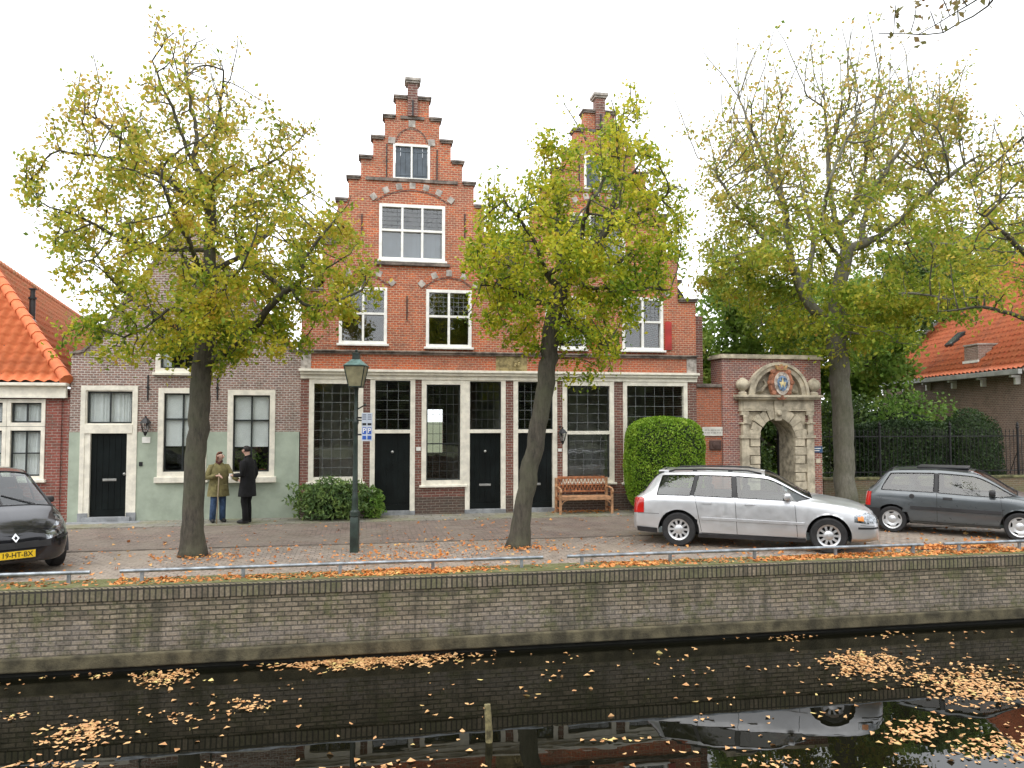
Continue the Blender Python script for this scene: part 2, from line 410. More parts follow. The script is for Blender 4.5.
def ground_mats():
    def pav(name, c1, c2, mort, bw, rh, leafy, sc3):
        m, nt, b = new_mat(name); o = objco(nt)
        w = nt.nodes.new('ShaderNodeTexNoise'); w.inputs['Scale'].default_value = 1.0; L(nt, o, w.inputs['Vector'])
        vm = nt.nodes.new('ShaderNodeVectorMath'); vm.operation = 'MULTIPLY_ADD'; L(nt, w.outputs['Color'], vm.inputs[0]); vm.inputs[1].default_value = (.12,.12,0); L(nt, o, vm.inputs[2])
        t = nt.nodes.new('ShaderNodeTexBrick'); L(nt, vm.outputs[0], t.inputs['Vector'])
        for k, v in (('Scale', 1), ('Brick Width', bw), ('Row Height', rh), ('Mortar Size', .009)): t.inputs[k].default_value = v
        t.inputs['Color1'].default_value = c4(c1); t.inputs['Color2'].default_value = c4(c2); t.inputs['Mortar'].default_value = c4(mort)
        col = mixc(nt, ramp(nt, noise(nt, o, .7, 6, .7), [(.43, 0), (.58, .75)]), t.outputs['Color'], sc3)
        col = mixc(nt, ramp(nt, noise(nt, o, 3.2, 6, .8), [(.50, 0), (.66, .55)]), col, (.11,.085,.06))
        col = mixc(nt, 1.0, col, ramp(nt, noise(nt, o, 22, 2), [(.2, .6), (.8, 1.3)]), 'MULTIPLY')
        L(nt, col, b.inputs['Base Color'])
        L(nt, ramp(nt, noise(nt, o, 1.2, 4), [(.35, .45), (.65, .8)]), b.inputs['Roughness'])
        bump(nt, b, mth(nt, 'SUBTRACT', mth(nt, 'MULTIPLY', noise(nt, o, 30, 3), .5), t.outputs['Fac']), .008)
        return m
    M['road'] = pav('brick_paved_road', (.30,.225,.185), (.20,.155,.135), (.075,.065,.055), .21, .09, 0, (.255,.215,.175))
    M['parking'] = pav('worn_setts', (.40,.33,.275), (.26,.22,.19), (.12,.10,.08), .16, .11, 0, (.32,.265,.21))
    M['footpath'] = pav('grey_paving', (.33,.31,.27), (.25,.235,.21), (.12,.12,.08), .4, .3, 0, (.24,.235,.13))
    m, nt, b = new_mat('mossy_verge'); o = objco(nt)
    col = ramp(nt, noise(nt, o, 4, 6, .75), [(.3, (.10,.085,.05)), (.5, (.13,.14,.045)), (.7, (.22,.18,.13))])
    L(nt, col, b.inputs['Base Color']); sh(b, Roughness=.95); bump(nt, b, noise(nt, o, 30, 5), .03); M['verge'] = m
    m, nt, b = new_mat('earth_and_lawn'); o = objco(nt)
    L(nt, ramp(nt, noise(nt, o, .8, 7, .7), [(.3, (.06,.08,.03)), (.7, (.12,.12,.06))]), b.inputs['Base Color']); sh(b, Roughness=.95); bump(nt, b, noise(nt, o, 15, 5), .03); M['earth'] = m
    m, nt, b = new_mat('canal_water'); o = objco(nt)
    sh(b, Roughness=.0, IOR=1.33); b.inputs['Base Color'].default_value = (.005,.005,.003,1)
    mp = nt.nodes.new('ShaderNodeMapping'); mp.inputs['Scale'].default_value = (1, 2.2, 1); L(nt, o, mp.inputs[0])
    bump(nt, b, noise(nt, mp.outputs[0], 1.6, 2, .5), .005, .16); M['water'] = m
ground_mats()
M['leaf_floor'] = leaf_mat('fallen_leaf', [(.1, (.60,.20,.05)), (.35, (.70,.32,.10)), (.6, (.50,.16,.05)), (.85, (.78,.48,.16))], trans=.1, nscale=3)
M['leaf_water'] = leaf_mat('floating_leaf', [(.1, (.46,.23,.09)), (.4, (.66,.41,.19)), (.65, (.40,.19,.08)), (.9, (.70,.57,.22))], trans=.0, nscale=2.5)
# ================================================================== the setting
QV = -7.59          # canal edge in the street frame
WZ = -1.16          # water level
def sheet(name, u0, u1, v0, v1, z, mat, kind='structure'):
    nu = 40; b = MB(); b.add([(u0,v0,z),(u1,v0,z),(u1,v1,z),(u0,v1,z)], [(0,1,2,3)])
    o = b.build(name, mat, None, loc=SO, rot=TH); tag(o, kind=kind); return o
sheet('ground', -400, 400, QV+.30, 900, -.02, M['earth'])
sheet('parking_strip', -60, 60, QV+.62, -4.2, 0.0, M['parking'])
sheet('road', -60, 60, -4.2, -1.1, 0.004, M['road'])
b = MB(); b.box(-60, 60, -1.1, .25, -.1, .022); fp = b.build('footpath', M['footpath'], None, loc=SO, rot=TH); tag(fp, kind='structure')
b = MB(); b.box(-60, 60, -4.27, -4.2, -.1, .012); tag(b.build('kerb', plain('dark_kerb_stone', (.15,.125,.10), .9, var=.3, scale=4), None, loc=SO, rot=TH), kind='structure')
sheet('verge', -60, 60, QV+.05, QV+.62, .020, M['verge'])
sheet('canal_water', -300, 300, -19.5, QV+.26, WZ, M['water'])
sheet('near_bank_ground', -400, 400, -500, -16.3, .70, M['earth'])
sheet('canal_bed', -300, 300, -19.5, QV+.26, WZ-1.2, M['earth'])
b = MB(); b.box(-60, 60, -16.7, -16.3, -2.6, .70); o = b.build('near_quay_wall', M['quay'], None, loc=SO, rot=TH); tag(o, 'brick quay wall on the near side of the canal', 'wall')

# far quay wall: brick face, upright coping course, footing
qw = thing('quay_wall', 'long weathered brick wall between the canal and the street', 'quay wall', S(0, QV), TH)
b = MB()
nseg = 60; us = np.linspace(-60, 60, nseg+1)
b.box(-60, 60, QV, QV+.28, -.90, -.175); b.build('brick_face', M['quay'], qw)
b = MB(); b.box(-60, 60, QV-.02, QV+.28, -.175, .014, .01)
b.build('coping', M['quay_top'], qw)
b = MB()
P = []
b.box(-60, 60, QV-.06, QV+.28, -1.09, -.90, .02)
M['footing'] = plain('algae_stained_footing', (.10,.086,.05), .9, var=.28, scale=4, bumpd=.01)
b.build('footing', M['footing'], qw)
b = MB(); b.box(-60, 60, QV+.03, QV+.28, -2.4, -1.09); b.build('foundation', plain('wet_black_stone', (.02,.02,.015), .5, var=.2), qw)

# tube rails
def rail(u0, u1, label, posts):
    t = thing('guard_rail', label, 'rail', S(u0, QV+.38), TH, 'low tube rails along the canal edge')
    b = MB(); b.tube([(u0, QV+.38, .17), (u0+.01, QV+.38, .17), ((u0+u1)/2, QV+.38, .175), (u1, QV+.38, .17)], .027, 10); b.build('tube', M['rail'], t, smooth=True, angle=40)
    for u in posts:
        b = MB(); b.box(u-.025, u+.025, QV+.365, QV+.395, -.02, .15); b.build('post', M['rail'], t)
def ur(px, py=575): return F(px, py, QV+.38)[0]
def rsp(a, b_, n): return [a+(b_-a)*i/(n-1) for i in range(n)]
a0 = ur(90, 575)
rail(a0-4.2, a0, 'short visible grey tube rail beside the black car at the canal edge', rsp(a0-3.9, a0-.28, 3))
a1, a2 = ur(120, 574), ur(543, 558); rail(a1, a2, 'grey tube rail in front of the lamp post and two street trees', rsp(a1+.3, a2-.35, 5))
a1, a2 = ur(567, 556), ur(923, 546); rail(a1, a2, 'grey tube rail in front of the silver estate car', rsp(a1+.25, a2-.2, 5))
a1, a2 = ur(944, 545), ur(1150, 540); rail(a1, a2, 'grey tube rail below the front wheel of the grey hatchback', rsp(a1+.3, a2-.35, 4))

# ================================================================== windows and doors
def fr_rect(b, u0, u1, z0, z1, w, v0, v1, wb=None, wt=None):
    wb = w if wb is None else wb; wt = w if wt is None else wt
    b.box(u0, u0+w, v0, v1, z0, z1, .004); b.box(u1-w, u1, v0, v1, z0, z1, .004)
    b.box(u0+w, u1-w, v0+.002, v1-.002, z1-wt, z1); b.box(u0+w, u1-w, v0+.002, v1-.002, z0, z0+wb)
def window(par, u0, u1, z0, z1, v=0.0, w=.09, frame='cream', sash=True, bars=((), ()), barmat='dark_sash', barw=.03, glass=True, sill=None,
           curtain=None, lead=None, label=None, mull=((), ()), vd=.06, blind=None, leadmat='lead'):
    """frame in the opening, glass set back, bars at given fractions; mull=(u list, z list) thick white members"""
    b = MB(); fr_rect(b, u0, u1, z0, z1, w, v-.03, v+.10)
    iu0, iu1, iz0, iz1 = u0+w, u1-w, z0+w, z1-w
    for f in mull[0]: x = iu0+(iu1-iu0)*f; b.box(x-w*.36, x+w*.36, v-.022, v+.08, iz0, iz1)
    for f in mull[1]: x = iz0+(iz1-iz0)*f; b.box(iu0, iu1, v-.026, v+.084, x-w*.36, x+w*.36)
    if sill: b.box(u0-.05, u1+.05, v-.10, v+.06, z0-sill, z0+.004, .008)
    wo = b.build('window', M[frame], par)
    if label: wo['label'] = label
    if sash or bars[0] or bars[1]:
        b = MB()
        if sash: fr_rect(b, iu0, iu1, iz0, iz1, .035, v+.035, v+.075)
        for f in bars[0]: x = iu0+(iu1-iu0)*f; b.box(x-barw/2, x+barw/2, v+.037, v+.073, iz0+.03, iz1-.03)
        for f in bars[1]: x = iz0+(iz1-iz0)*f; b.box(iu0+.03, iu1-.03, v+.03, v+.078, x-barw/2, x+barw/2)
        b.build('sash', M[barmat], wo)
    if glass:
        b = MB(); b.box(iu0, iu1, v+vd, v+vd+.006, iz0, iz1); b.build('pane', M['glass'], wo)
    if lead:
        for (ea, eb, za, zb, nu, nz) in lead:
            b = MB(); A, B = iu0+(iu1-iu0)*ea, iu0+(iu1-iu0)*eb; C, D = iz0+(iz1-iz0)*za, iz0+(iz1-iz0)*zb
            for k in range(1, nu): x = A+(B-A)*k/nu; b.box(x-.005, x+.005, v+vd-.01, v+vd-.002, C, D)
            for k in range(1, nz):
                x = C+(D-C)*k/nz; b.box(A, B, v+vd-.011, v+vd-.003, x-.006, x+.006)
            b.build('lead_bars', M[leadmat], wo)
    if curtain:
        for (ea, eb, za, zb) in curtain:
            A, B = iu0+(iu1-iu0)*ea, iu0+(iu1-iu0)*eb; C, D = iz0+(iz1-iz0)*za, iz0+(iz1-iz0)*zb
            n = max(8, int((B-A)/.02)); P = []
            for zz in (C, D): P.append([(A+(B-A)*i/n, v+vd+.07+.022*math.sin(i*1.35+3*math.sin(i*.31)), zz) for i in range(n+1)])
            b = MB(); b.grid(P); b.build('curtain', M['curtain'], wo, smooth=True)
    if blind:
        (za, zb) = blind; C, D = iz0+(iz1-iz0)*za, iz0+(iz1-iz0)*zb
        b = MB(); b.box(iu0, iu1, v+vd+.03, v+vd+.035, C, D); b.box(iu0, iu1, v+vd+.026, v+vd+.04, C-.03, C); b.build('blind', M['curtain'], wo)
    return wo
def door(par, u0, u1, z0, z1, v=.08, slot=None, handle=None, knob=None, label=None, panels=True, thresh=True):
    b = MB(); b.box(u0, u1, v, v+.05, z0, z1)
    if panels:
        n = 6
        for k in range(n):
            A = u0+(u1-u0)*(k+.04)/n; B = u0+(u1-u0)*(k+.96)/n; b.box(A, B, v-.008, v, z0+.16, z1-.03)
        b.box(u0+.01, u1-.01, v-.016, v, z0+.02, z0+.15)
    d = b.build('door', M['black_paint'], par)
    if slot:
        b = MB(); x, zz = slot; b.box(x-.15, x+.15, v-.022, v-.008, zz-.028, zz+.028, .005); b.box(x-.11, x+.11, v-.028, v-.022, zz-.012, zz+.012); b.build('letter_slot', M['slotmetal'], d)
    if handle:
        b = MB(); x, zz = handle; b.lathe([(0.001,-.05),(.03,-.045),(.036,-.02),(.015,0),(.015,.02)], 12, (x, v-.02, zz), 'y'); b.build('door_knob', M['slotmetal'], d, smooth=True)
    return d
M['slotmetal'] = plain('brushed_steel', (.40,.40,.38), .4, metal=.5, var=.1)

def shell(par, u0, u1, v0, v1, z0, z1, mat, inner=None, rear=None, floors=(), th=.25):
    """side and rear walls, floors: rear=(list of hole rects)"""
    b = MB(); b.box(u0, u0+th, v0, v1, z0, z1); b.box(u1-th, u1, v0, v1, z0, z1)
    b.build('side_walls', mat, par)
    b = MB(); b.prism(rect(u0+th, u1-th, z0, z1), v1-th, v1, [rect(*r) for r in (rear or [])]); b.build('rear_wall', mat, par)
    b = MB()
    for z in floors: b.box(u0+th, u1-th, v0+.02, v1-th, z-.1, z)
    b.box(u0+th, u1-th, v0, v1-th, z0-.02, z0+.03)
    b.build('floor_boards', inner or M['roomdark'], par)

# ================================================================== pantiles
def pantile(name, mat, parent, O, du, dv, poly, tw=.235, tl=.30, amp=.028, step=.022):
    """O world origin; du along eave, dv up slope (unit); poly in (a,b) metres"""
    O, du, dv = Vector(O), Vector(du).normalized(), Vector(dv).normalized(); n = du.cross(dv).normalized()
    if n.z < 0: n = -n
    a0 = min(p[0] for p in poly); a1 = max(p[0] for p in poly); b0 = min(p[1] for p in poly); b1 = max(p[1] for p in poly)
    na = int((a1-a0)/tw)+2; nb = int((b1-b0)/tl)+2; SA = 6
    A = a0+np.arange(na*SA+1)*tw/SA
    ph = (np.arange(na*SA+1) % SA)/SA
    prof = amp*np.where(ph < .66, np.sin(ph/.66*math.pi)*1.0, -.45*np.sin((ph-.66)/.34*math.pi))
    rowsB, offs = [], []
    for j in range(nb):
        rowsB += [b0+j*tl, b0+j*tl+tl*.999]; offs += [step, 0.0]
    rowsB, offs = np.array(rowsB), np.array(offs)
    AA, BB = np.meshgrid(A, rowsB); jit = np.repeat(rng.normal(0, .0035, (nb, na+1)), SA, axis=1)[:, :na*SA+1]; jit = np.repeat(jit, 2, axis=0)
    H = prof[None, :]+offs[:, None]+jit
    Pn = np.array(O)[None, None, :]+AA[..., None]*np.array(du)+BB[..., None]*np.array(dv)+H[..., None]*np.array(n)
    # keep the cells inside the outline
    cx = (AA[:-1, :-1]+AA[1:, 1:])/2; cy = (BB[:-1, :-1]+BB[1:, 1:])/2
    ins = np.zeros(cx.shape, bool); m = len(poly)
    for i in range(m):
        x1, y1 = poly[i]; x2, y2 = poly[(i+1) % m]
        if y1 == y2: continue
        c = ((y1 > cy) != (y2 > cy)) & (cx < (x2-x1)*(cy-y1)/(y2-y1)+x1); ins ^= c
    W = AA.shape[1]; ii, jj = np.nonzero(ins); q = ii*W+jj
    Fa = np.stack([q, q+1, q+W+1, q+W], 1)
    used = np.unique(Fa); rm = -np.ones(AA.size, int); rm[used] = np.arange(len(used))
    return fast_mesh(name, Pn.reshape(-1, 3)[used], rm[Fa], mat, parent)
def slab(b, pts, n, th):
    """thick sheet under a roof"""
    n = Vector(n).normalized(); pts = [Vector(p) for p in pts]; k = len(pts)
    b.add([p-n*.02 for p in pts]+[p-n*th for p in pts], [tuple(range(k)), tuple(range(2*k-1, k-1, -1))]+[(i, k+i, k+(i+1) % k, (i+1) % k) for i in range(k)])
def ridge_caps(par, p0, p1, mat, r=.12, seg=.36, name='ridge_tiles'):
    p0, p1 = Vector(p0), Vector(p1); Ln = (p1-p0).length; n = max(1, int(Ln/seg)); b = MB(); d = (p1-p0)/n
    for k in range(n): b.tube([p0+d*k-d*.05, p0+d*(k+.5), p0+d*(k+1)], [r*1.12, r, r*.96], 8)
    return b.build(name, mat, par, frame=WORLD, smooth=True, angle=50)

# ================================================================== left tiled house
uL = U(69, 440)
h1 = thing('tiled_house', 'low red brick house with bright orange hipped pantile roof', 'house', S(uL-4, 0), TH)
zE = Z(34, 398); zE2 = Z(34, 383)
wz1, wz0 = Z(20, 399), Z(20, 480)
wr = U(45, 440); wl = wr-(U(45,440)-U(-60,440))
b = MB(); b.prism(rect(uL-9, uL-.004, -.05, zE+.02), 0, .25, [rect(wl, wr, wz0, wz1)]); b.build('wall', M['brick_red'], h1)
b = MB(); b.box(uL-9, uL-.06, -.10, .02, zE, zE2-.05, .01); b.box(uL-9, uL-.02, -.22, .02, zE2-.07, zE2, .01); b.box(uL-9, uL-.05, -.13, .0, zE+.0, zE+.05)
b.build('cornice', M['cream'], h1)
mid = 1-(U(45,440)-U(6.5,440))/(wr-wl)
for (A, B) in ((wl, wl+(wr-wl)*.5), (wl+(wr-wl)*.5, wr)):
    pass
um = U(6.5, 440)
wk = dict(w=.085, sash=True, barmat='dark_sash', barw=.03, curtain=[(.02, .98, 0, 1)])
zt = Z(20, 425)
window(h1, um, wr, zt-.03, wz1, bars=((.5,), ()), **wk); window(h1, um, wr, wz0, zt-.04, bars=((.5,), (.5,)), sill=.06, **wk)
window(h1, wl, um-.005, zt-.03, wz1, bars=((.5,), ()), **wk); window(h1, wl, um-.005, wz0, zt-.04, bars=((.5,), (.5,)), sill=.06, **wk)
cor = S(uL-.05, -.12, zE2+.0); apex = Vector((-14.24, 20.5, 6.81)); rd = Vector((-.36, 1, 0)).normalized(); far = apex+rd*19.0
ce = Vector((math.cos(TH), math.sin(TH), 0))
# front slope: origin at the hip corner, along -ce
n1 = (-ce).cross(apex-cor).normalized(); n1 = -n1 if n1.z < 0 else n1
dv1 = n1.cross(ce); dv1 = dv1 if dv1.z > 0 else -dv1
H1 = (apex-cor).dot(dv1); A1 = (apex-cor).dot(-ce)
pantile('front_roof_slope', M['tile_new'], h1, cor, -ce, dv1, [(0, 0), (9, 0), (9-0, H1), (A1, H1)], tw=.25, tl=.33, amp=.045, step=.055)
n2 = rd.cross(apex-cor).normalized(); n2 = -n2 if n2.z < 0 else n2
dv2 = n2.cross(rd); dv2 = dv2 if dv2.z > 0 else -dv2
H2 = (apex-cor).dot(dv2); A2 = (apex-cor).dot(rd)
pantile('side_roof_slope', M['tile_old'], h1, cor, rd, dv2, [(0, 0), (20, 0), (20, H2), (A2, H2)], tw=.25, tl=.32, amp=.045, step=.055)
b = MB(); slab(b, [cor, cor-ce*9, cor-ce*9+dv1*H1, apex], n1, .1); slab(b, [cor, cor+rd*20, cor+rd*20+dv2*H2, apex], n2, .1); b.build('roof_boards', M['roomdark'], h1, frame=WORLD)
ridge_caps(h1, cor+Vector((0,0,.08)), apex+Vector((0,0,.06)), M['tile_new'], .13, name='hip_tiles')
ridge_caps(h1, apex+Vector((0,0,.04)), far+Vector((0,0,.04)), M['tile_old'], .11)
b = MB(); sl = SINV @ cor; b.box(uL-9, uL-8.75, .25, 7, -.05, zE); b.build('side_walls', M['brick_red'], h1)
b = MB(); cw = SINV @ (cor+rd*20); b.prism([(uL-9, -.05), (uL-3.5, -.05), (uL-3.5, zE), (uL-9, zE)], 15, 15.2); b.build('rear_wall', M['brick_red'], h1)
b = MB(); b.add([cor+Vector((-.12,.05,-.1)), cor+rd*20+Vector((-.12,0,-.1)), cor+rd*20+Vector((-.12,0,-3.4)), cor+Vector((-.12,.05,-3.4))], [(0,1,2,3)]); b.build('passage_wall', M['brick_red'], h1, frame=WORLD)
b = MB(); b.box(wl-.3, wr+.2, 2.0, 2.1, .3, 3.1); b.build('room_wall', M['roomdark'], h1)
# vent pipe on the side slope
fp_ = cor+dv2*H2*.52+rd*3.0
def onslope(px, py):
    d = ray(px, py); o = Vector((0,0,CAMZ)); t = (cor-o).dot(n2)/d.dot(n2); return o+d*t
vp = onslope(32, 320)
b = MB(); b.tube([vp-Vector((0,0,.1)), vp+Vector((0,0,.55))], .075, 12); b.tube([vp+Vector((0,0,.55)), vp+Vector((0,0,.60))], .10, 12); b.tube([vp+Vector((0,0,.60)), vp+Vector((0,0,.80))], .06, 12); b.tube([vp+Vector((0,0,.80)), vp+Vector((0,0,.83))], .095, 12)
b.build('vent_pipe', M['lead_dark'], h1, frame=WORLD, smooth=True, angle=40)
b = MB(); b.add([vp-dv2*.28-rd*.17+n2*.05, vp-dv2*.28+rd*.17+n2*.05, vp+dv2*.1+rd*.17+n2*.05, vp+dv2*.1-rd*.17+n2*.05], [(0,1,2,3)]); b.build('flashing', M['stone_grey'], h1, frame=WORLD)

# ================================================================== green-plinth house with spout gable
uG0, uG1 = U(69, 440), U(300, 440)
h2 = thing('gabled_cottage', 'plum brick house with sage green plinth and curved pointed gable', 'house', S((uG0+uG1)/2, 0), TH)
pl = Z(150, 432)
out = [F(69, 600)[0:1][0] and (uG0, -.05), (uG1, -.05)]
prof_r = [F(299, 352), F(290, 351), F(283, 345), F(277, 338), F(271, 330), F(190, 217)]
prof_l = [F(105, 328), F(99, 336), F(92, 344), F(84, 352), F(70, 354)]
outline = [(uG0, -.05), (uG1, -.05), (uG1, prof_r[0][1])]+prof_r[1:]+prof_l[:-1]+[(uG0, prof_l[-1][1])]
dW = (U(80,450), U(137,450), 0.02, Z(108, 386)); w1 = (U(158,430), U(207,430), Z(180,477), Z(180,388)); w2 = (U(227.5,430), U(275,430), Z(250,477), Z(250,390))
w3 = (U(156,345), U(213,345), Z(185,373), Z(185,318))
lo = [p for p in [(uG0,-.05),(uG1,-.05),(uG1,pl),(uG0,pl)]]
holes = [rect(*dW), rect(*w1), rect(*w2)]
# the wall above the plinth line and the painted render below it
def clipr(r, za, zb): return (r[0], r[1], max(r[2], za), min(r[3], zb))
def notch(u0, u1, z0, z1, rs):
    """rect whose bottom edge is notched by openings that reach it"""
    p = [(u0, z0)]
    for r in sorted(rs): p += [(r[0], z0), (r[0], r[3]), (r[1], r[3]), (r[1], z0)]
    return p+[(u1, z0)]
top = notch(uG0, uG1, pl, 0, [dW, w1, w2]) + outline[2:]
b = MB(); b.prism(top, 0, .25, [rect(*w3)]); b.build('wall', M['brick_plum'], h2)
pp = [(uG0, -.05), (dW[0], -.05), (dW[0], pl), (uG0, pl)]
b = MB(); b.prism(pp, -.012, .25)
q = [(dW[1], -.05), (uG1-.02, -.05), (uG1-.02, pl), (w2[1], pl), (w2[1], w2[2]), (w2[0], w2[2]), (w2[0], pl), (w1[1], pl), (w1[1], w1[2]), (w1[0], w1[2]), (w1[0], pl), (dW[1], pl)]
b.prism(q, -.012, .25); b.build('plinth', M['green_plinth'], h2)
b = MB(); b.box(dW[0], dW[1], -.0, .25, -.05, .02); b.build('threshold', M['bluestone'], h2)
def coping(par, pts, w=.10, mat='stone_cap', v0=-.05, v1=.32):
    b = MB()
    for a_, c_ in zip(pts[:-1], pts[1:]):
        a_, c_ = Vector((a_[0], 0, a_[1])), Vector((c_[0], 0, c_[1])); d = (c_-a_).normalized(); nn = Vector((-d.z, 0, d.x)); nn = nn if nn.z > 0 or abs(nn.z) < 1e-6 else -nn
        if nn.z < 0: nn = -nn
        e = d*.02; q = [a_-e, c_+e, c_+e+nn*w, a_-e+nn*w]
        b.add([(p.x, v0, p.z) for p in q]+[(p.x, v1, p.z) for p in q], [(0,1,2,3),(7,6,5,4),(0,4,5,1),(1,5,6,2),(2,6,7,3),(3,7,4,0)])
    return b.build('gable_coping', M[mat], par)
coping(h2, [(uG1, prof_r[0][1])]+prof_r[1:]+prof_l[:-1]+[(uG0, prof_l[-1][1])], .055)
# door
zd = Z(110, 433)
b = MB(); fr_rect(b, dW[0], dW[1], .02, dW[3], .10, -.035, .12, wb=.0001); b.box(dW[0]+.1, dW[1]-.1, -.045, .12, zd-.01, zd+.20, .006)
b.box(dW[0]+.1, dW[0]+.22, -.02, .12, .02, zd); b.box(dW[1]-.22, dW[1]-.1, -.02, .12, .02, zd)
df = b.build('door_frame', M['cream'], h2)
b = MB(); b.box(dW[0]-.01, dW[0]+.2, -.05, 0, .0, .22); b.box(dW[1]-.2, dW[1]+.01, -.05, 0, .0, .22); b.build('frame_feet', M['bluestone'], h2)
window(h2, dW[0]+.1, dW[1]-.1, zd+.2, dW[3]-.1, v=.02, w=.025, bars=((.5,), ()), barmat='dark_sash', curtain=[(.0, 1, 0, 1)])
door(h2, dW[0]+.22, dW[1]-.22, .13, zd-.01, .06, slot=((dW[0]+dW[1])/2+.02, Z(110, 480)), handle=(dW[1]-.27, Z(128, 474)), label=None)
b = MB(); b.box(dW[0]+.1, dW[1]-.1, -.12, .10, .0, .125, .006); b.box(uG0+.02, dW[1]+.15, -.42, -.05, -.02, .03, .01); b.build('doorstep', M['bluestone'], h2)
for (r, lab) in ((w1, None), (w2, None)):
    window(h2, r[0], r[1], r[2], r[3], w=.125, bars=((.5,), (.67,)), barmat='dark_sash', barw=.035, sill=.13, blind=(.34, 1.0))
window(h2, *w3, w=.11, bars=((.5,), (.5,)), barmat='dark_sash', sill=.06, curtain=[(0, .2, 0, 1), (.8, 1, 0, 1)])
for px, y0, y1 in ((148, 375, 400), (217.5, 376, 400)):
    u = U(px, 390); b = MB(); b.box(u-.015, u+.015, -.03, -.001, Z(px, y1), Z(px, y0)); b.box(u-.03, u+.03, -.035, -.001, Z(px, (y0+y1)/2)-.02, Z(px, (y0+y1)/2)+.02); b.build('wall_anchor', M['iron'], h2)
b = MB(); u, z = F(146.5, 440); b.box(u-.09, u+.09, -.03, -.012, z-.07, z+.07, .005); b.build('number_plate', M['white'], h2)
b = MB(); u, z = F(141, 464); b.box(u-.04, u+.04, -.035, -.012, z-.05, z+.05, .008); b.build('doorbell', M['iron'], h2)
gz = prof_r[0][1]; apx = F(190, 217)
shell(h2, uG0+.01, uG1-.01, .25, 9, -.05, gz-.25, M['brick_plum'], floors=(Z(185,376)-.05,))
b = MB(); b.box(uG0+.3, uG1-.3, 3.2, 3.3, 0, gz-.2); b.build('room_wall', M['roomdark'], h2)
def gable_roof(par, u0, u1, ua, ze, za, v0, v1, mat, th=.1, name='roof'):
    for (ue, sg) in ((u0, 1), (u1, -1)):
        p0 = S(ue, v0, ze); p1 = S(ue, v1, ze); q = S(ua, v0, za); du = (p1-p0).normalized(); dv = (q-p0).normalized()
        pantile(name, M[mat], par, p0, du, dv, [(0, 0), ((p1-p0).length, 0), ((p1-p0).length, (q-p0).length), (0, (q-p0).length)])
        b = MB(); nn = du.cross(dv); nn = nn if nn.z > 0 else -nn
        slab(b, [p0, p1, p1+(q-p0), q], nn, th); b.build('roof_boards', M['roomdark'], par, frame=WORLD)
    ridge_caps(par, S(ua, v0, za+.03), S(ua, v1, za+.03), M[mat])
gable_roof(h2, uG0+.0, uG1-.0, apx[0], gz-.25, apx[1]-.35, .26, 9, 'tile_old')
b = MB(); b.prism([(uG0+.1, gz-.3), (uG1-.1, gz-.3), (apx[0], apx[1]-.5)], 8.7, 8.95); b.build('rear_gable', M['brick_plum'], h2)
# plants behind the glass of the right window
def lanternbox(name, label, u, z, v=-.012, s=1.0, grp=None):
    t = thing(name, label, 'lantern', S(u, v, z), TH, grp)
    b = MB(); b.box(u-.03*s, u+.03*s, v-.02, v, z-.05, z+.12); b.tube([(u, v-.01, z+.08), (u, v-.12, z+.17*s), (u, v-.16, z+.12*s)], .012, 6); b.build('bracket', M['iron'], t)
    c = (u, v-.16, z)
    b = MB(); b.lathe([(.045*s, -.19*s), (.05*s, -.17*s), (.03*s, -.23*s), (.005, -.27*s)][::-1], 6, c); b.lathe([(.125*s, .02*s), (.11*s, .05*s), (.05*s, .12*s), (.02*s, .14*s), (.02*s, .17*s), (.001, .19*s)], 6, c)
    for k in range(6):
        g = 2*math.pi*k/6; b.tube([(c[0]+.1*s*math.cos(g), c[1]+.1*s*math.sin(g), z+.02*s), (c[0]+.05*s*math.cos(g), c[1]+.05*s*math.sin(g), z-.18*s)], .008, 5)
    b.build('frame', M['iron'], t)
    b = MB(); b.lathe([(.045*s, -.17*s), (.09*s, .015*s)], 6, c); b.build('glass', M['glass'], t)
u, z = F(147.5, 424); lanternbox('wall_lantern', 'black wall lantern beside the door of the green-plinth house', u, z, s=1.05, grp='wall lanterns')
# ================================================================== twin stepped-gable house
uA, uB = U(300, 440), U(697, 440)
ax1, ax2 = U(412, 200), U(600, 200)
uC = (ax1+ax2)/2
h3 = thing('twin_gable_house', 'orange-red brick house with two tall stepped gables and black doors', 'house', S(uC, 0), TH)
STEP = [(.42, Z(412,98)), (.69, Z(412,118)), (.98, Z(412,139.5)), (1.275, Z(412,159.7)), (1.575, Z(412,180.5)), (1.84, Z(412,203)), (2.15, Z(412,246)), (2.55, Z(412,292))]
zLedge = Z(300, 349.5)       # top of the ledge over the frieze
zsh = STEP[-1][1]
zFr = Z(300, 369)
# outline of the upper wall, walking the right gable then the left one
def steps_right(ax):  # from the outer right shoulder up to the top
    p = []
    for k in range(7, 0, -1):
        hw, z = STEP[k]; hw2 = STEP[k-1][0]; p += [(ax+hw, z), (ax+hw2, z)]
    p += [(ax+STEP[0][0], STEP[0][1])]
    return p
def steps_left(ax): return [(2*ax-x, z) for x, z in reversed(steps_right(ax))]
zval = STEP[6][1]-.0
sr2 = steps_right(ax2); sr2[0] = (uB, sr2[0][1])
sl2 = [p for p in steps_left(ax2)]; sl2 = [p for p in sl2 if p[0] >= ax2-2.16]
sr1 = [p for p in steps_right(ax1) if p[0] <= ax1+2.16]
sl1 = steps_left(ax1); sl1[-1] = (uA, sl1[-1][1])
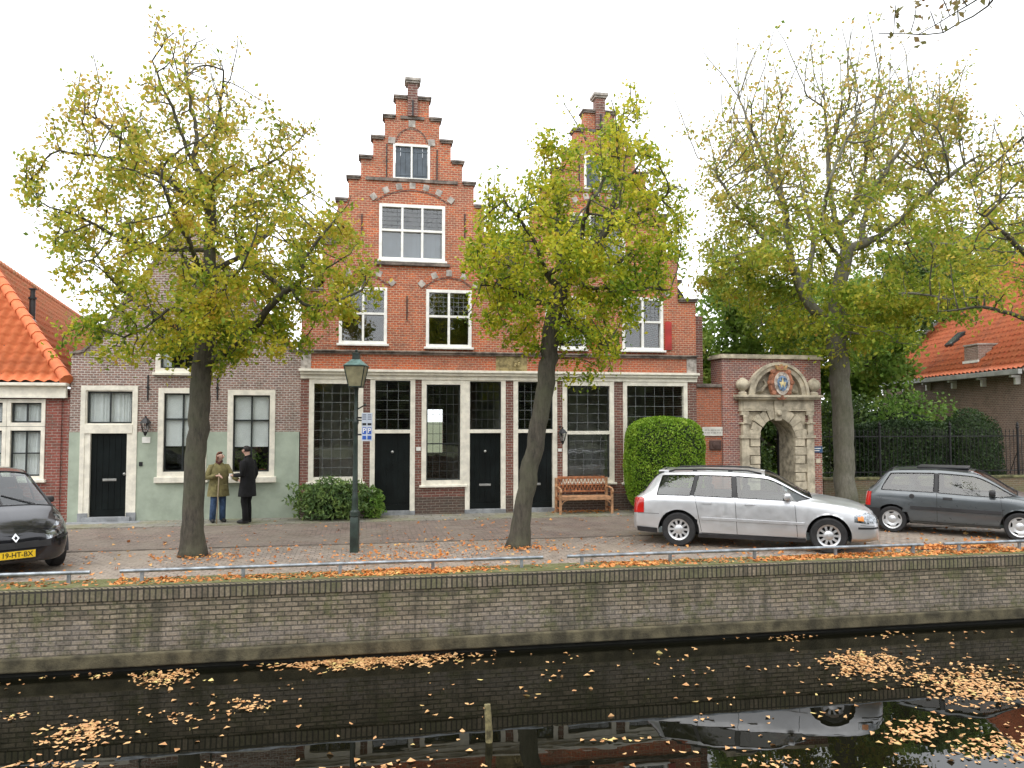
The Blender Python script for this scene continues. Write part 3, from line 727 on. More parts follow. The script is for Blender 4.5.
# valley between the gables sits one step lower
gl = [(ax2-2.15, STEP[6][1]), (ax2-2.15, zsh), (ax1+2.15, zsh), (ax1+2.15, STEP[6][1])]
outl = [(uA, zLedge), (uB, zLedge)] + sr2 + sl2 + [gl[1], gl[2]] + sr1 + sl1
dd = []
for p in outl:
    if not dd or (abs(p[0]-dd[-1][0])+abs(p[1]-dd[-1][1])) > 1e-4: dd.append(p)
outl = dd
WUP = [  # frames of the upper windows: px0, px1, ytop, ybottom, kind
 (339, 387, 287, 344, 'cross'), (426, 471.5, 290, 347.5, 'cross'), (545, 586, 296, 349, 'cross'), (622, 663, 297.5, 350.5, 'cross'),
 (379, 445, 205, 261, 'triple'), (570, 625, 214, 266, 'triple'), (393, 430, 144.5, 180.5, 'shut'), (584, 617, 156, 191, 'shut')]
WR = []
for (a, c, y0, y1, k) in WUP:
    m_ = (a+c)/2; WR.append((U(a, (y0+y1)/2), U(c, (y0+y1)/2), Z(m_, y1), Z(m_, y0), k))
b = MB(); b.prism(outl, 0, .30, [rect(*r[:4]) for r in WR]); b.build('gable_wall', M['brick_orange'], h3)
# caps on the steps (each step its own pair of stones, one weathered kind)
capn = 0
b = MB()
def cap(b, u0, u1, z, h=.095, o=.06):
    b = MB(); z -= h*.55; b.box(u0-o, u1+o, -.07, .36, z+h*.45, z+h, .008); b.box(u0-o*.5, u1+o*.5, -.05, .34, z, z+h*.45-.001); b.build('step_cap', M['stone_cap'], h3)
for ax in (ax1, ax2):
    for k in range(1, 8):
        hw, z = STEP[k]; hw2 = STEP[k-1][0]
        if k == 7:
            if ax == ax1: cap(b, uA, ax-hw2-.06, z); 
            else: cap(b, ax+hw2+.06, uB, z)
            continue
        if k in (1, 4): 
            # these courses run right across the gable as a moulding
            bq = MB(); bq.box(ax-hw2+.12, ax+hw2-.12, -.05, 0, z-.05, z+.03); bq.build('moulding', M['stone_cap'], h3)
        cap(b, ax-hw, ax-hw2-.06, z); cap(b, ax+hw2+.06, ax+hw, z)
    cap(b, ax-STEP[0][0], ax+STEP[0][0], STEP[0][1])
cap(b, ax1+2.21, ax2-2.21, zsh)
for ax in (ax1, ax2):
    zt_ = STEP[0][1]; b = MB(); b.box(ax-.125, ax+.125, -.10, .18, zt_-.50, zt_+.34); b.build('finial_pier', M['brick_pier'], h3)
    b = MB(); zz = zt_+.34; b.box(ax-.17, ax+.17, -.14, .22, zz, zz+.05, .006); b.box(ax-.20, ax+.20, -.17, .25, zz+.052, zz+.13, .008); b.build('finial_cap', M['stone_grey'], h3)
    b = MB(); b.box(ax-.018, ax+.018, -.13, -.10, zt_-.5, zt_-.1); b.build('anchor_iron', M['iron'], h3)
# relieving arches with stone blocks
def arch(uc, zc, half, rise, stones, zs, sw=.15, band=.20):
    Rr = (half*half+rise*rise)/(2*rise); cz = zc+rise-Rr; ph = math.asin(half/Rr); n = 14
    o_, i_ = [], []
    for k in range(n+1):
        g = -ph+2*ph*k/n; i_.append((uc+Rr*math.sin(g), cz+Rr*math.cos(g))); o_.append((uc+(Rr+band)*math.sin(g), cz+(Rr+band)*math.cos(g)))
    b = MB(); b.prism(i_[::-1]+o_, -.022, .01) if False else b.prism(o_+i_[::-1], -.022, -.0005); b.build('relieving_arch', M['brick_frieze'], h3)
    for f in stones:
        b = MB(); g = ph*f; n0 = len(b.v); b.box(-sw/2, sw/2, -.035, -.0, -sw*.5, sw*.55, .006)
        b.xf(Matrix.Translation((uc+(Rr+band*.5)*math.sin(g), 0, cz+(Rr+band*.5)*math.cos(g))) @ Matrix.Rotation(g, 4, 'Y'), n0); b.build('arch_stone', M['stone_grey'], h3)
    b = MB()
    dk = [(uc+(Rr-.03)*math.sin(-ph+2*ph*k/n), cz+(Rr-.03)*math.cos(-ph+2*ph*k/n)) for k in range(n+1)]
    b.prism(i_+dk[::-1], -.014, -.0005); b.build('arch_joint', M['iron'] if False else M['brick_pier'], h3)
for (u0, u1, z0, z1, k) in WR:
    c_ = (u0+u1)/2; hw = (u1-u0)/2
    if k == 'triple': arch(c_, z1+.08, hw+.08, .30, (-1, -.66, -.33, 0, .33, .66, 1), 0)
    elif k == 'shut': arch(c_, z1+.06, hw*.85, .36, (-1, 0, 1), 0, sw=.17, band=.2)
    else: arch(c_, z1+.06, hw+.04, .26, (-1, -.5, 0, .5, 1), 0)
for (u0, u1, z0, z1, k) in WR:
    if k == 'cross':
        window(h3, u0, u1, z0, z1, frame='white', w=.075, sash=False, mull=((.5,), (.54,)), lead=[(0, .5, .56, 1, 4, 5), (.5, 1, .56, 1, 4, 5)], sill=.05)
    elif k == 'triple':
        window(h3, u0, u1, z0, z1, frame='white', w=.075, sash=False, mull=((.3333, .6667), (.54,)), lead=[(0, .333, .56, 1, 4, 5), (.333, .667, .56, 1, 4, 5), (.667, 1, .56, 1, 4, 5)], sill=.05)
        b = MB()
        for i in range(3):
            A = u0+.1+(u1-u0-.2)*i/3; B = u0+.1+(u1-u0-.2)*(i+1)/3-.02; zt2 = z0+(z1-z0)*.52
            for s_ in range(4): b.box(A+(B-A)*s_/4+.004, A+(B-A)*(s_+1)/4-.004, .10, .125, z0+.08, zt2)
        b.build('inner_shutters', M['shutter'], h3)
    else:
        w_ = window(h3, u0, u1, z0, z1, frame='white', w=.06, sash=False, glass=False, mull=((.5,), ()))
        for s_ in (0, 1):
            A = u0+.065 if s_ == 0 else (u0+u1)/2+.025; B = (u0+u1)/2-.025 if s_ == 0 else u1-.065; b = MB()
            for q_ in range(3): b.box(A+(B-A)*q_/3+.003, A+(B-A)*(q_+1)/3-.003, .03, .06, z0+.06, z1-.06)
            b.box(A, B, .02, .03, z0+.13, z0+.17); b.box(A, B, .02, .03, z1-.2, z1-.16); b.build('shutter', M['shutter'], h3)
# red shutters of the right-hand windows
for (px0, px1, y0, y1) in ((589, 597, 321, 347), (664.5, 671, 322, 350)):
    A, B = U(px0, 335), U(px1, 335); z0, z1 = Z(px0, y1), Z(px0, y0); b = MB(); b.box(A, B, -.05, -.02, z0, z1, .004); b.box(A+.03, B-.03, -.056, -.05, z0+.06, (z0+z1)/2-.02); b.box(A+.03, B-.03, -.056, -.05, (z0+z1)/2+.02, z1-.06); b.build('red_shutter', M['red_shutter'], h3)
# sill mouldings under the triple windows
for r in WR:
    if r[4] == 'triple': b = MB(); b.box(r[0]-.12, r[1]+.12, -.09, 0, r[2]-.13, r[2]-.055, .006); b.build('sill_moulding', M['stone_cap'], h3)
for (px, y0, y1) in ((386.8, 144, 177), (437, 150, 180), (464.8, 214, 238), (362, 214, 236), (579, 152, 186), (624, 158, 190), (407, 296, 320), (604, 303, 325)):
    u = U(px, y0); b = MB(); b.box(u-.013, u+.013, -.03, -.001, Z(px, y1), Z(px, y0)); b.build('wall_anchor', M['iron'], h3)
# ledge, frieze, stone end blocks, plaque
zl = [(U(300,348), zLedge), (uB, zLedge)]
b = MB(); b.box(uA-.02, uB+.02, -.09, .30, zLedge-.035, zLedge, .006); b.box(uA, uB, -.05, .30, zLedge-.085, zLedge-.037); b.build('ledge', M['stone_cap'], h3)
zc1 = zFr; zc0 = Z(300, 378.5)
pu0, pu1 = U(496, 362), U(527, 362); e0, e1 = U(311, 360), U(686.5, 360)
b = MB(); b.box(e0, pu0, 0, .30, zc1, zLedge-.085); b.box(pu1, e1, 0, .30, zc1, zLedge-.085); b.build('frieze', M['brick_frieze'], h3)
for q0, q1_ in ((uA, e0), (e1, uB)): b = MB(); b.box(q0, q1_, -.02, .30, zc1, zLedge-.085); b.box(q0+.06, q1_-.06, -.03, -.02, zc1+.08, zLedge-.16, .004); b.build('corner_block', M['stone_grey'], h3)
b = MB(); b.box(pu0, pu1, -.01, .30, zc1, zLedge-.085); b.box(pu0+.04, pu1-.04, -.02, -.01, zc1+.05, zLedge-.14, .005)
um_ = (pu0+pu1)/2
for k in range(7): b.lathe([(.001,-.045),(.03,-.035),(.045,0)], 8, (um_+.13+.05*math.cos(k), -.02, (zc1+zLedge)/2-.03+.07*math.sin(k*1.7)), 'y')
b.build('stone_plaque', M['plaque'], h3)
# timber cornice
b = MB(); b.box(uA-.04, uB+.04, -.16, .30, zc1-.06, zc1, .008); b.box(uA-.01, uB+.0, -.11, .30, zc1-.13, zc1-.062, .006); b.box(uA, uB, -.05, .30, zc0, zc1-.132); b.build('cornice', M['cream'], h3)
# ground floor openings
zsill = Z(340, 482)
BAY = [('win', 308.7, 363, 482), ('door', 370, 415, 0), ('win', 421.5, 465, 485), ('door', 465, 505.5, 0), ('door', 513.3, 557, 0), ('win', 562.5, 614, 482.5), ('win', 623, 687.5, 482)]
ops = []
for (k, a, c, y) in BAY:
    ops.append((k, U(a, 430), U(c, 430), (Z((a+c)/2, y) if k == 'win' else .02)))
# brick piers and dado below the windows
pg = [(uA, -.05)]
poly = [(uA, -.05)]
zt3 = zc0
wallp = []
prev = uA
def pier(a, c, z0, z1, nm='brick_pier', mt='brick_pier'): b = MB(); b.box(a, c, 0, .25, z0, z1); b.build(nm, M[mt], h3)
M['brick_dado'] = brick_mat('dark_damp_dado_brick', (.13,.075,.055), (.085,.055,.045), (.20,.17,.14), c3=(.07,.055,.045), patch=.6)
for (k, a, c, zb) in ops:
    if a > prev+.02: pier(prev, a, .45, zt3); pier(prev, a, -.05, .45, 'dado', 'brick_dado')
    if k == 'win': pier(a, c, .45, zb, 'window_breast'); pier(a, c, -.05, .45, 'dado', 'brick_dado')
    prev = c
pier(prev, uB, .45, zt3); pier(prev, uB, -.05, .45, 'dado', 'brick_dado')
zr = Z(390, 430.5)
specs = {0: dict(lead=[(0, 1, .0, 1, 5, 10)]), 2: dict(lead=[(0, 1, .38, 1, 5, 6), (0, 1, 0, .38, 5, 4)], bars=((), (.38,))),
         5: dict(lead=[(0, 1, .5, 1, 4, 5), (0, 1, 0, .5, 5, 5)], mull=((), (.49,))), 6: dict(lead=[(0, 1, .0, 1, 6, 9)])}
for i, (k, a, c, zb) in enumerate(ops):
    if k == 'win':
        sp = dict(specs[i]); sp['leadmat'] = 'lead_dark' if i in (2,) else 'lead'
        window(h3, a, c, zb, zt3, w=.12 if i != 6 else .11, sash=(i in (2, 5)), barmat='dark_sash', vd=.065, sill=.05, **sp)
    else:
        b = MB(); fr_rect(b, a, c, .0, zt3, .12, -.03, .12, wb=.001, wt=.03); b.box(a+.12, c-.12, -.035, .11, zr-.07, zr+.02, .004); b.build('door_frame', M['cream'], h3)
        b = MB(); b.box(a-.005, a+.125, -.045, .12, 0, .12, .005); b.box(c-.125, c+.005, -.045, .12, 0, .12, .005); b.build('frame_feet', M['bluestone'], h3)
        window(h3, a+.12, c-.12, zr+.02, zt3-.03, v=.02, w=.02, frame='dark_sash', sash=False, lead=[(0, 1, 0, 1, 5 if i != 1 else 3, 5)], leadmat='lead_dark' if i == 3 else 'lead')
        um2 = (a+c)/2
        door(h3, a+.12, c-.12, .13, zr-.07, .07, slot=(um2, Z(485, 485)) if i > 1 else None, handle=(um2, Z(390, 452)), panels=True)
        b = MB(); b.box(a+.122, c-.122, -.04, .115, .0, .125, .006); b.build('doorstep', M['bluestone'], h3)
# small wall plates
for (px, y, w_, h_, mt) in ((418.4, 449, .11, .09, 'white'), (559.8, 450, .10, .08, 'white'), (559.8, 427, .05, .05, 'iron')):
    u, z = F(px, y); b = MB(); b.box(u-w_/2, u+w_/2, -.02, -.001, z-h_/2, z+h_/2, .003); b.build('number_plate', M[mt], h3)
shell(h3, uA+.01, uB-.01, .25, 8.5, -.05, zsh-.1, M['brick_pier'], rear=[(U(424,420)+.65, U(424,420)+1.25, 1.2, 2.75)], floors=(zFr+.1, Z(412,268)))
b = MB(); b.box(uC-.1, uC+.1, .35, 8.2, 0, zsh-.3); b.build('party_wall', M['roompale'], h3)
b = MB(); b.box(uA+.3, U(368,430), 2.6, 2.7, 0, zFr); b.box(U(600,430), uB-.3, 3.2, 3.3, 0, zFr); b.box(U(466,430)+.02, U(466,430)+.1, .4, 5, 0, zFr); b.build('room_wall', M['roompale'], h3)
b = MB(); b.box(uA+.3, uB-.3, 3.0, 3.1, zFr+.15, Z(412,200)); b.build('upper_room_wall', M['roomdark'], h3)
for ax, ua_, ub_ in ((ax1, uA+.05, uC), (ax2, uC, uB-.05)):
    gable_roof(h3, ua_, ub_, ax, zsh-.1, STEP[1][1]-.5, .31, 8.5, 'tile_right')
    b = MB(); b.prism([(ua_+.1, zsh-.15), (ub_-.1, zsh-.15), (ax, STEP[1][1]-.6)], 8.2, 8.4); b.build('rear_gable', M['brick_pier'], h3)
# set-back flank wall seen at the right
b = MB(); b.box(uB+.0, U(706, 350)+.05, .32, 6, -.05, Z(700, 316, .3)); b.build('flank_wall', M['brick_pier'], h3)
# window sill objects behind the bay-window glass
u, z = F(561, 436); lanternbox('wall_lantern', 'black wall lantern on the brick pier above the bench', U(561), Z(561, 434), s=1.0, grp='wall lanterns')

# ================================================================== gateway
g0, g1 = U(722.5, 400), U(821, 400); zg = Z(770, 355.5)
gw = thing('gateway', 'brick and sandstone gateway with round arch and painted coat of arms', 'gateway', S((g0+g1)/2, 0), TH)
gc = U(772.5, 430)
def gx(px): return U(px, 420)
ao0, ao1 = U(757.5, 450), U(794, 450); ar = (ao1-ao0)/2; auc = (ao0+ao1)/2; zsp = Z(775, 437.5)
def arc(uc, zc, r, a0, a1, n): return [(uc+r*math.cos(R(a0+(a1-a0)*k/n)), zc+r*math.sin(R(a0+(a1-a0)*k/n))) for k in range(n+1)]
op = [(ao0, -.05)]+[(auc+ar*math.cos(R(180-180*k/16)), zsp+ar*math.sin(R(180-180*k/16))) for k in range(17)]+[(ao1, -.05)]
outer = [(g0, -.05), (ao0, -.05)]+op[1:-1]+[(ao1, -.05), (g1, -.05), (g1, zg-.1), (g0, zg-.1)]
b = MB(); b.prism(outer, 0, .7); b.build('wall', M['brick_gate'], gw)
b = MB(); b.box(g0-.06, g1+.06, -.07, .77, zg-.1, zg-.03, .01); b.box(g0-.03, g1+.03, -.04, .74, zg-.03, zg+.02); b.build('coping', M['sandstone'], gw)
# stone frontispiece: spandrel panel with arch, pilasters, imposts, entablature
s0, s1 = U(739.5, 420), U(811.5, 420); zen = Z(775, 398); zcor = Z(775, 396)
pan = [(s0+.22, -.0), (ao0, 0)]+op[1:-1]+[(ao1, 0), (s1-.22, 0), (s1-.22, Z(775, 412)), (s0+.22, Z(775, 412))]
b = MB(); b.prism(pan, -.05, -.001); b.build('arch_panel', M['sandstone_dk'], gw)
b = MB()   # voussoirs, alternately proud
nv = 11
for k in range(nv):
    a0_, a1_ = 180-180*k/nv-.8, 180-180*(k+1)/nv+.8; ro = ar+.27+(.05 if k % 2 == 0 else 0)
    q = arc(auc, zsp, ar-.02, a0_, a1_, 4)+arc(auc, zsp, ro, a1_, a0_, 4); b.prism(q, -.10-(.03 if k % 2 == 0 else 0), -.051)
for sg in (-1, 1):   # rusticated jamb blocks
    for k in range(9):
        z0 = k*.235; w_ = .28 if k % 2 else .36; A = auc+sg*(ar-.02); b.box(A, A+sg*w_, -.10-(.02 if k % 2 else 0), -.051, z0+.012, z0+.225, .006)
b.build('rusticated_arch', M['sandstone'], gw)
b = MB(); b.box(auc-.10, auc+.10, -.18, -.05, zsp+ar-.08, zsp+ar+.26, .01); b.lathe([(.001,-.1),(.06,-.08),(.085,-.02),(.07,.03)], 12, (auc, -.19, zsp+ar+.13), 'y'); b.build('keystone', M['sandstone'], gw, smooth=True, angle=35)
b = MB()
for sg, A in ((1, s0), (-1, s1)):
    b = MB(); A0, A1 = sorted((A, A+sg*.22)); b.box(A0, A1, -.12, -.001, 0, zsp-.02, .006); b.box(A0-.03, A1+.03+.0, -.16, -.001, zsp-.02, zsp+.07, .008)
    b.box(A0+.03, A1-.03, -.14, -.001, zsp+.07, Z(775, 424)); b.box(A0-.02, A1+.02, -.17, -.001, Z(775, 424), Z(775, 422), .006)
    b.lathe([(.05,0),(.075,.03),(.06,.12),(.075,.2),(.05,.24)], 10, ((A0+A1)/2, -.13, Z(775, 424)-.0))
    b.box(A0+.0, A1-.0, -.12, -.001, Z(775, 424)+.24, Z(775, 411)+.02)
    b.box(A0-.02, A1+.02, -.11, -.001, 0, .25, .01); b.build('pilaster', M['sandstone'], gw)
for sg in (-1, 1):
    b = MB(); A = auc+sg*(ar+.36); b.box(A, auc+sg*(ar-.0), -.145, -.051, zsp-.03, zsp+.05, .006); b.build('impost', M['sandstone'], gw)
# stone lining of the passage
b = MB(); b.prism([(auc+(ar+.0)*math.cos(R(180*k/20)), zsp+(ar+.0)*math.sin(R(180*k/20))) for k in range(21)]+[(auc+(ar-.03)*math.cos(R(180-180*k/20)), zsp+(ar-.03)*math.sin(R(180-180*k/20))) for k in range(21)], -.045, .72); b.box(ao0, ao0+.03, -.045, .72, 0, zsp); b.box(ao1-.03, ao1, -.045, .72, 0, zsp); b.build('passage_lining', M['sandstone_dk'], gw)
b = MB(); b.box(s0-.02, s1+.02, -.11, -.001, Z(775, 411)+.021, zcor-.10); b.box(s0-.05, s1+.05, -.14, -.001, Z(775, 411), Z(775, 411)+.02)
b.box(auc-.11, auc+.11, -.16, -.11, Z(775, 411)+.02, zcor-.10, .005); b.box(s0+.05, auc-.18, -.125, -.11, Z(775, 409), Z(775, 402), .004); b.box(auc+.18, s1-.05, -.125, -.11, Z(775, 409), Z(775, 402), .004)
b.build('entablature', M['sandstone'], gw)
b = MB(); b.box(s0-.14, s1+.14, -.26, -.001, zcor-.10, zcor-.05, .008); b.box(s0-.18, s1+.18, -.32, -.001, zcor-.048, zcor+.02, .01); b.build('gate_cornice', M['sandstone'], gw)
pr = .86; zp = zcor+.02
b = MB(); b.prism(arc(auc, zp, pr, 0, 180, 24)+arc(auc, zp, pr-.17, 180, 0, 24), -.20, -.001); b.prism(arc(auc, zp, pr+.03, 0, 180, 24)+arc(auc, zp, pr-.05, 180, 0, 24), -.25, -.20); b.build('pediment_arch', M['sandstone'], gw)
b = MB(); b.prism(arc(auc, zp, pr-.17, 0, 180, 20), -.04, -.001)
for sg in (-1, 1): b.tube([(auc+sg*.62, -.06, zp+.08), (auc+sg*.45, -.09, zp+.12), (auc+sg*.30, -.09, zp+.28), (auc+sg*.38, -.08, zp+.42)], [.03, .06, .05, .02], 8)
b.build('tympanum', M['sandstone_dk'], gw)
for A in (s0+.02, s1-.02):
    b = MB(); b.lathe([(.11, 0), (.12, .06), (.06, .1), (.07, .12), (.15, .18), (.185, .28), (.15, .38), (.06, .445), (.03, .46), (.001, .47)], 18, (A, -.16, zp)); b.build('stone_ball', M['sandstone'], gw, smooth=True, angle=40)
# coat of arms: oval shield with strapwork rim and a crown
def oval(uc, zc, rx, rz, n=28, pw=1.0): return [(uc+rx*math.cos(2*math.pi*k/n), zc+rz*math.sin(2*math.pi*k/n)*(1 if math.sin(2*math.pi*k/n) > 0 else 1.18)) for k in range(n)]
zs_ = Z(776, 383); us_ = U(776, 383)
cart = plain('painted_red_brown_strapwork', (.38,.16,.09), .6, var=.25, scale=8)
b = MB(); b.prism(oval(us_, zs_, .33, .40), -.30, -.16)
for k in range(8): g = 2*math.pi*k/8; b.lathe([(.001,-.06),(.05,-.05),(.075,0),(.07,.08)], 10, (us_+.31*math.cos(g), -.28, zs_+.40*math.sin(g)), 'y')
ca = b.build('coat_of_arms', cart, gw)
b = MB(); b.prism(oval(us_, zs_, .225, .285), -.335, -.301); b.build('rim', plain('white_painted_rim', (.55,.47,.40), .6, var=.3, scale=12), ca)
b = MB(); b.prism(oval(us_, zs_-.01, .15, .19), -.352, -.336); b.build('shield', plain('blue_painted_shield', (.16,.24,.36), .5, var=.45, scale=14), ca)
b = MB(); b.prism([(us_-.10, zs_+.02), (us_-.04, zs_-.14), (us_, zs_-.05), (us_+.05, zs_-.14), (us_+.10, zs_+.02), (us_+.03, zs_+.0), (us_, zs_+.13), (us_-.04, zs_+.0)], -.362, -.353); b.build('emblem', plain('gilt_and_white_emblem', (.72,.60,.32), .4, var=.2), ca)
b = MB(); b.prism([(us_-.13, zs_+.33), (us_+.13, zs_+.33), (us_+.17, zs_+.47), (us_+.07, zs_+.41), (us_, zs_+.50), (us_-.07, zs_+.41), (us_-.17, zs_+.47)], -.33, -.25); b.build('crown_ornament', plain('gilt_crown', (.55,.33,.14), .4, var=.2), ca)
# plate on the right flank
u, z = F(816.5, 449.5); b = MB(); b.box(u-.17, u+.17, -.025, -.001, z-.085, z+.085, .004); bp = b.build('name_plate', plain('blue_enamel', (.05,.10,.20), .3), gw)
b = MB()
for k in range(2): b.box(u-.12, u+.12-.05*k, -.029, -.026, z+.02-.06*k, z+.04-.06*k)
b.build('plate_lines', M['white'], bp)
u, z = F(818, 461); b = MB(); b.box(u-.07, u+.07, -.02, -.001, z-.06, z+.06, .004); b.build('small_tablet', M['sandstone'], gw)
# iron gate leaf, half open
gt = []
b = MB()
hg = S(ao0+.03, .35); 
def leaf(b, x0, L_, ang, sgn=1):
    n0 = len(b.v); n = 9
    for k in range(n+1):
        x = L_*k/n; h = 2.02+ .35*(math.sin(math.pi/2*k/n)); b.tube([(x, 0, .05), (x, 0, h)], .016 if 0 < k < n else .025, 6)
        b.lathe([(.022, 0), (.012, .05), (.001, .12)], 6, (x, 0, h))
    for z in (.12, .95, 1.05, 1.9): b.box(0, L_, -.012, .012, z, z+.035)
    for k in range(n):
        x = L_*(k+.5)/n
        b.lathe([(.04,-.006),(.04,.006)], 8, (x, 0, 1.0), 'y')
    b.xf(Matrix.Translation((x0, .74, 0)) @ Matrix.Rotation(R(ang), 4, 'Z'), n0)
leaf(b, ao0+.03, ar*.95, 12); o = b.build('gate_leaf', M['iron'], gw)
b = MB(); leaf(b, ao1-.03, ar*.95, 64); b.build('gate_leaf', M['iron'], gw)

# low orange wall between house and gateway
l0, l1 = uB+.02, g0-.004
l0 = U(700.5, 420)
gwall = thing('garden_wall', 'orange brick wall with stone coping between house and gateway', 'wall', S((l0+l1)/2, 0), TH)
zgw = Z(712, 385)
b = MB(); b.box(uB+.004, l1, .05, .40, -.05, zgw-.06); b.build('wall', M['brick_garden'], gwall)
b = MB(); b.box(uB+.008, l1-.004, -.02, .46, zgw-.06, zgw+.03, .01); b.build('coping', M['stone_cap'], gwall)
u, z = F(714.5, 431.5, .05); b = MB(); b.box(u-.36, u+.33, .015, .049, z-.12, z+.12, .006); t_ = b.build('wall_plaque', plain('white_stone_plaque', (.62,.60,.54), .7), None, loc=SO, rot=TH); tag(t_, 'long pale plaque with faint lettering on the orange garden wall', 'plaque')
b = MB()
for r_ in range(2):
    x = u-.30
    while x < u+.24:
        w_ = random.uniform(.04, .11); b.box(x, min(x+w_, u+.27), .012, .0145, z+.025-.07*r_, z+.05-.07*r_); x += w_+.03
b.build('lettering', plain('faint_lettering', (.35,.33,.29), .8), t_)
u, z = F(715, 445, .05); b = MB(); b.box(u-.17, u+.17, .0, .049, z-.13, z+.13, .02); b.lathe([(.001,-.02),(.09,-.01),(.11,.02)], 14, (u, 0, z), 'y'); t_ = b.build('bronze_plaque', plain('dark_bronze', (.10,.06,.05), .5, metal=.5), None, loc=SO, rot=TH); tag(t_, 'small dark bronze plaque below the white one on orange wall', 'plaque')

# ================================================================== right-hand garden wall, fence, house
lv = 1.25
f0, f1 = U(824, 480, lv), U(1180, 480, lv)
lw = thing('low_garden_wall', 'low mossy brick wall under the iron fence behind the hatchback', 'wall', S(f0, lv), TH)
zlw = .66
b = MB(); b.box(f0, f1, lv, lv+.28, -.05, zlw-.06); b.build('wall', M['brick_low'], lw)
b = MB(); b.box(f0-.02, f1, lv-.04, lv+.32, zlw-.06, zlw+.01, .01); b.build('coping', plain('mossy_coping', (.20,.19,.09), .95, var=.35, scale=5, bumpd=.01), lw)
b = MB(); b.box(g1-.28, g1, .7, lv, -.05, 1.8); b.build('return_wall', M['brick_low'], lw)
fe = thing('iron_fence', 'black iron railing with spear tops on the low garden wall', 'fence', S(f0, lv+.14, zlw), TH)
pu = U(1018, 450, lv+.14)
bars = []
u = f0+.3; k = 0
while u < f1-.1:
    bars.append(u); u += .14
bb = MB()
for i, u in enumerate(bars):
    bb.tube([(u, lv+.14, zlw), (u, lv+.14, 2.0)], .009, 5); bb.lathe([(.018, 0), (.012, .04), (.001, .11)], 5, (u, lv+.14, 2.0))
bb.build('bars', M['iron'], fe)
b = MB(); b.box(f0+.1, f1-.1, lv+.125, lv+.155, .80, .83); b.box(f0+.1, f1-.1, lv+.125, lv+.155, 1.86, 1.89); b.build('rails', M['iron'], fe)
for u in (pu-7.2, pu-4.8, pu-2.4, pu, pu+2.4):
    if u < f0: continue
    b = MB(); b.tube([(u, lv+.14, zlw), (u, lv+.14, 2.12)], .035, 8); b.lathe([(.05, 0), (.055, .03), (.03, .06), (.045, .10), (.03, .15), (.001, .22)], 8, (u, lv+.14, 2.12)); b.tube([(u, lv+.14, 1.45), (u+.02, lv+.5, .7)], .012, 5); b.build('post', M['iron'], fe)

XR = 16.4; zev = 3.97
h4 = thing('brown_brick_house', 'long brown brick house with weathered red pantile roof', 'house', (XR, 29, 0), 0)
Y0r, Y1r = 24.5, 34.0
b = MB(); b.box(XR, XR+.25, Y0r, Y1r, -.05, zev); b.build('wall', M['brick_brown'], h4, frame=WORLD)
b = MB(); b.box(XR+.25, XR+10.6, Y1r-.25, Y1r, -.05, zev); b.box(XR+.25, XR+10.6, Y0r, Y0r+.25, -.05, zev); b.box(XR+10.6, XR+10.85, Y0r, Y1r, -.05, zev); b.build('outer_walls', M['brick_brown'], h4, frame=WORLD)
for yy in (Y0r+.0, Y1r-.25):
    b = MB(); A, B, C_ = (XR+.25, yy, zev), (XR+10.6, yy, zev), (XR+5.4, yy, zev+5.1)
    b.add([A, B, C_]+[(p[0], p[1]+.24, p[2]) for p in (A, B, C_)], [(0,1,2),(5,4,3),(0,3,4,1),(1,4,5,2),(2,5,3,0)]); b.build('gable_end', M['brick_brown'], h4, frame=WORLD)
ro = Vector((XR-.28, Y0r-.2, zev+.02)); Lr = Y1r-Y0r+.35; dvr = Vector((1, 0, .93)).normalized(); Hr = 7.75
pantile('roof_slope', M['tile_right'], h4, ro, (0, 1, 0), dvr, [(0, 0), (Lr, 0), (Lr, Hr), (0, Hr)], tw=.25, tl=.32, amp=.05, step=.055)
dvr2 = Vector((-1, 0, .93)).normalized(); ro2 = ro+Vector((2*(Hr*dvr.x), 0, 0))
pantile('rear_roof_slope', M['tile_right'], h4, ro2, (0, 1, 0), dvr2, [(0, 0), (Lr, 0), (Lr, Hr), (0, Hr)], tw=.24, tl=.30)
b = MB(); slab(b, [ro, ro+Vector((0, Lr, 0)), ro+Vector((0, Lr, 0))+dvr*Hr, ro+dvr*Hr], (-.93, 0, 1), .12); slab(b, [ro2, ro2+dvr2*Hr, ro2+Vector((0, Lr, 0))+dvr2*Hr, ro2+Vector((0, Lr, 0))], (.93, 0, 1), .12); b.build('roof_boards', M['stone_cap'], h4, frame=WORLD)
ridge_caps(h4, ro+dvr*Hr, ro+dvr*Hr+Vector((0, Lr, 0)), M['tile_right'])
ridge_caps(h4, ro+Vector((0, Lr, .03)), ro+Vector((0, Lr, .03))+dvr*Hr, M['stone_cap'], .10, name='verge_tiles')
b = MB(); b.box(XR-.40, XR-.27, Y0r-.2, Y1r+.15, zev-.14, zev+.02, .01); b.build('gutter', plain('grey_painted_gutter', (.42,.42,.40), .5), h4, frame=WORLD)
for k in range(6):
    y = 24.85+k*1.78; b = MB(); b.box(XR-.30, XR, y-.06, y+.06, zev-.22, zev-.145); b.box(XR-.16, XR, y-.055, y+.055, zev-.45, zev-.222, .01); b.build('eave_bracket', M['white'], h4, frame=WORLD)
def onroof(px, py):
    d = ray(px, py); o = Vector((0,0,CAMZ)); n = Vector((-.93, 0, 1)).normalized(); t = (ro-o).dot(n)/d.dot(n); return o+d*t
c_ = onroof(972, 364)
b = MB(); b.box(c_.x-.02, c_.x+.75, c_.y-.42, c_.y+.42, c_.z-.05, c_.z+.66); ch = b.build('chimney', M['brick_brown'], h4, frame=WORLD)
b = MB(); b.box(c_.x-.07, c_.x+.02, c_.y-.47, c_.y+.47, c_.z+.03, c_.z+.12); b.build('flashing', M['white'], ch, frame=WORLD)
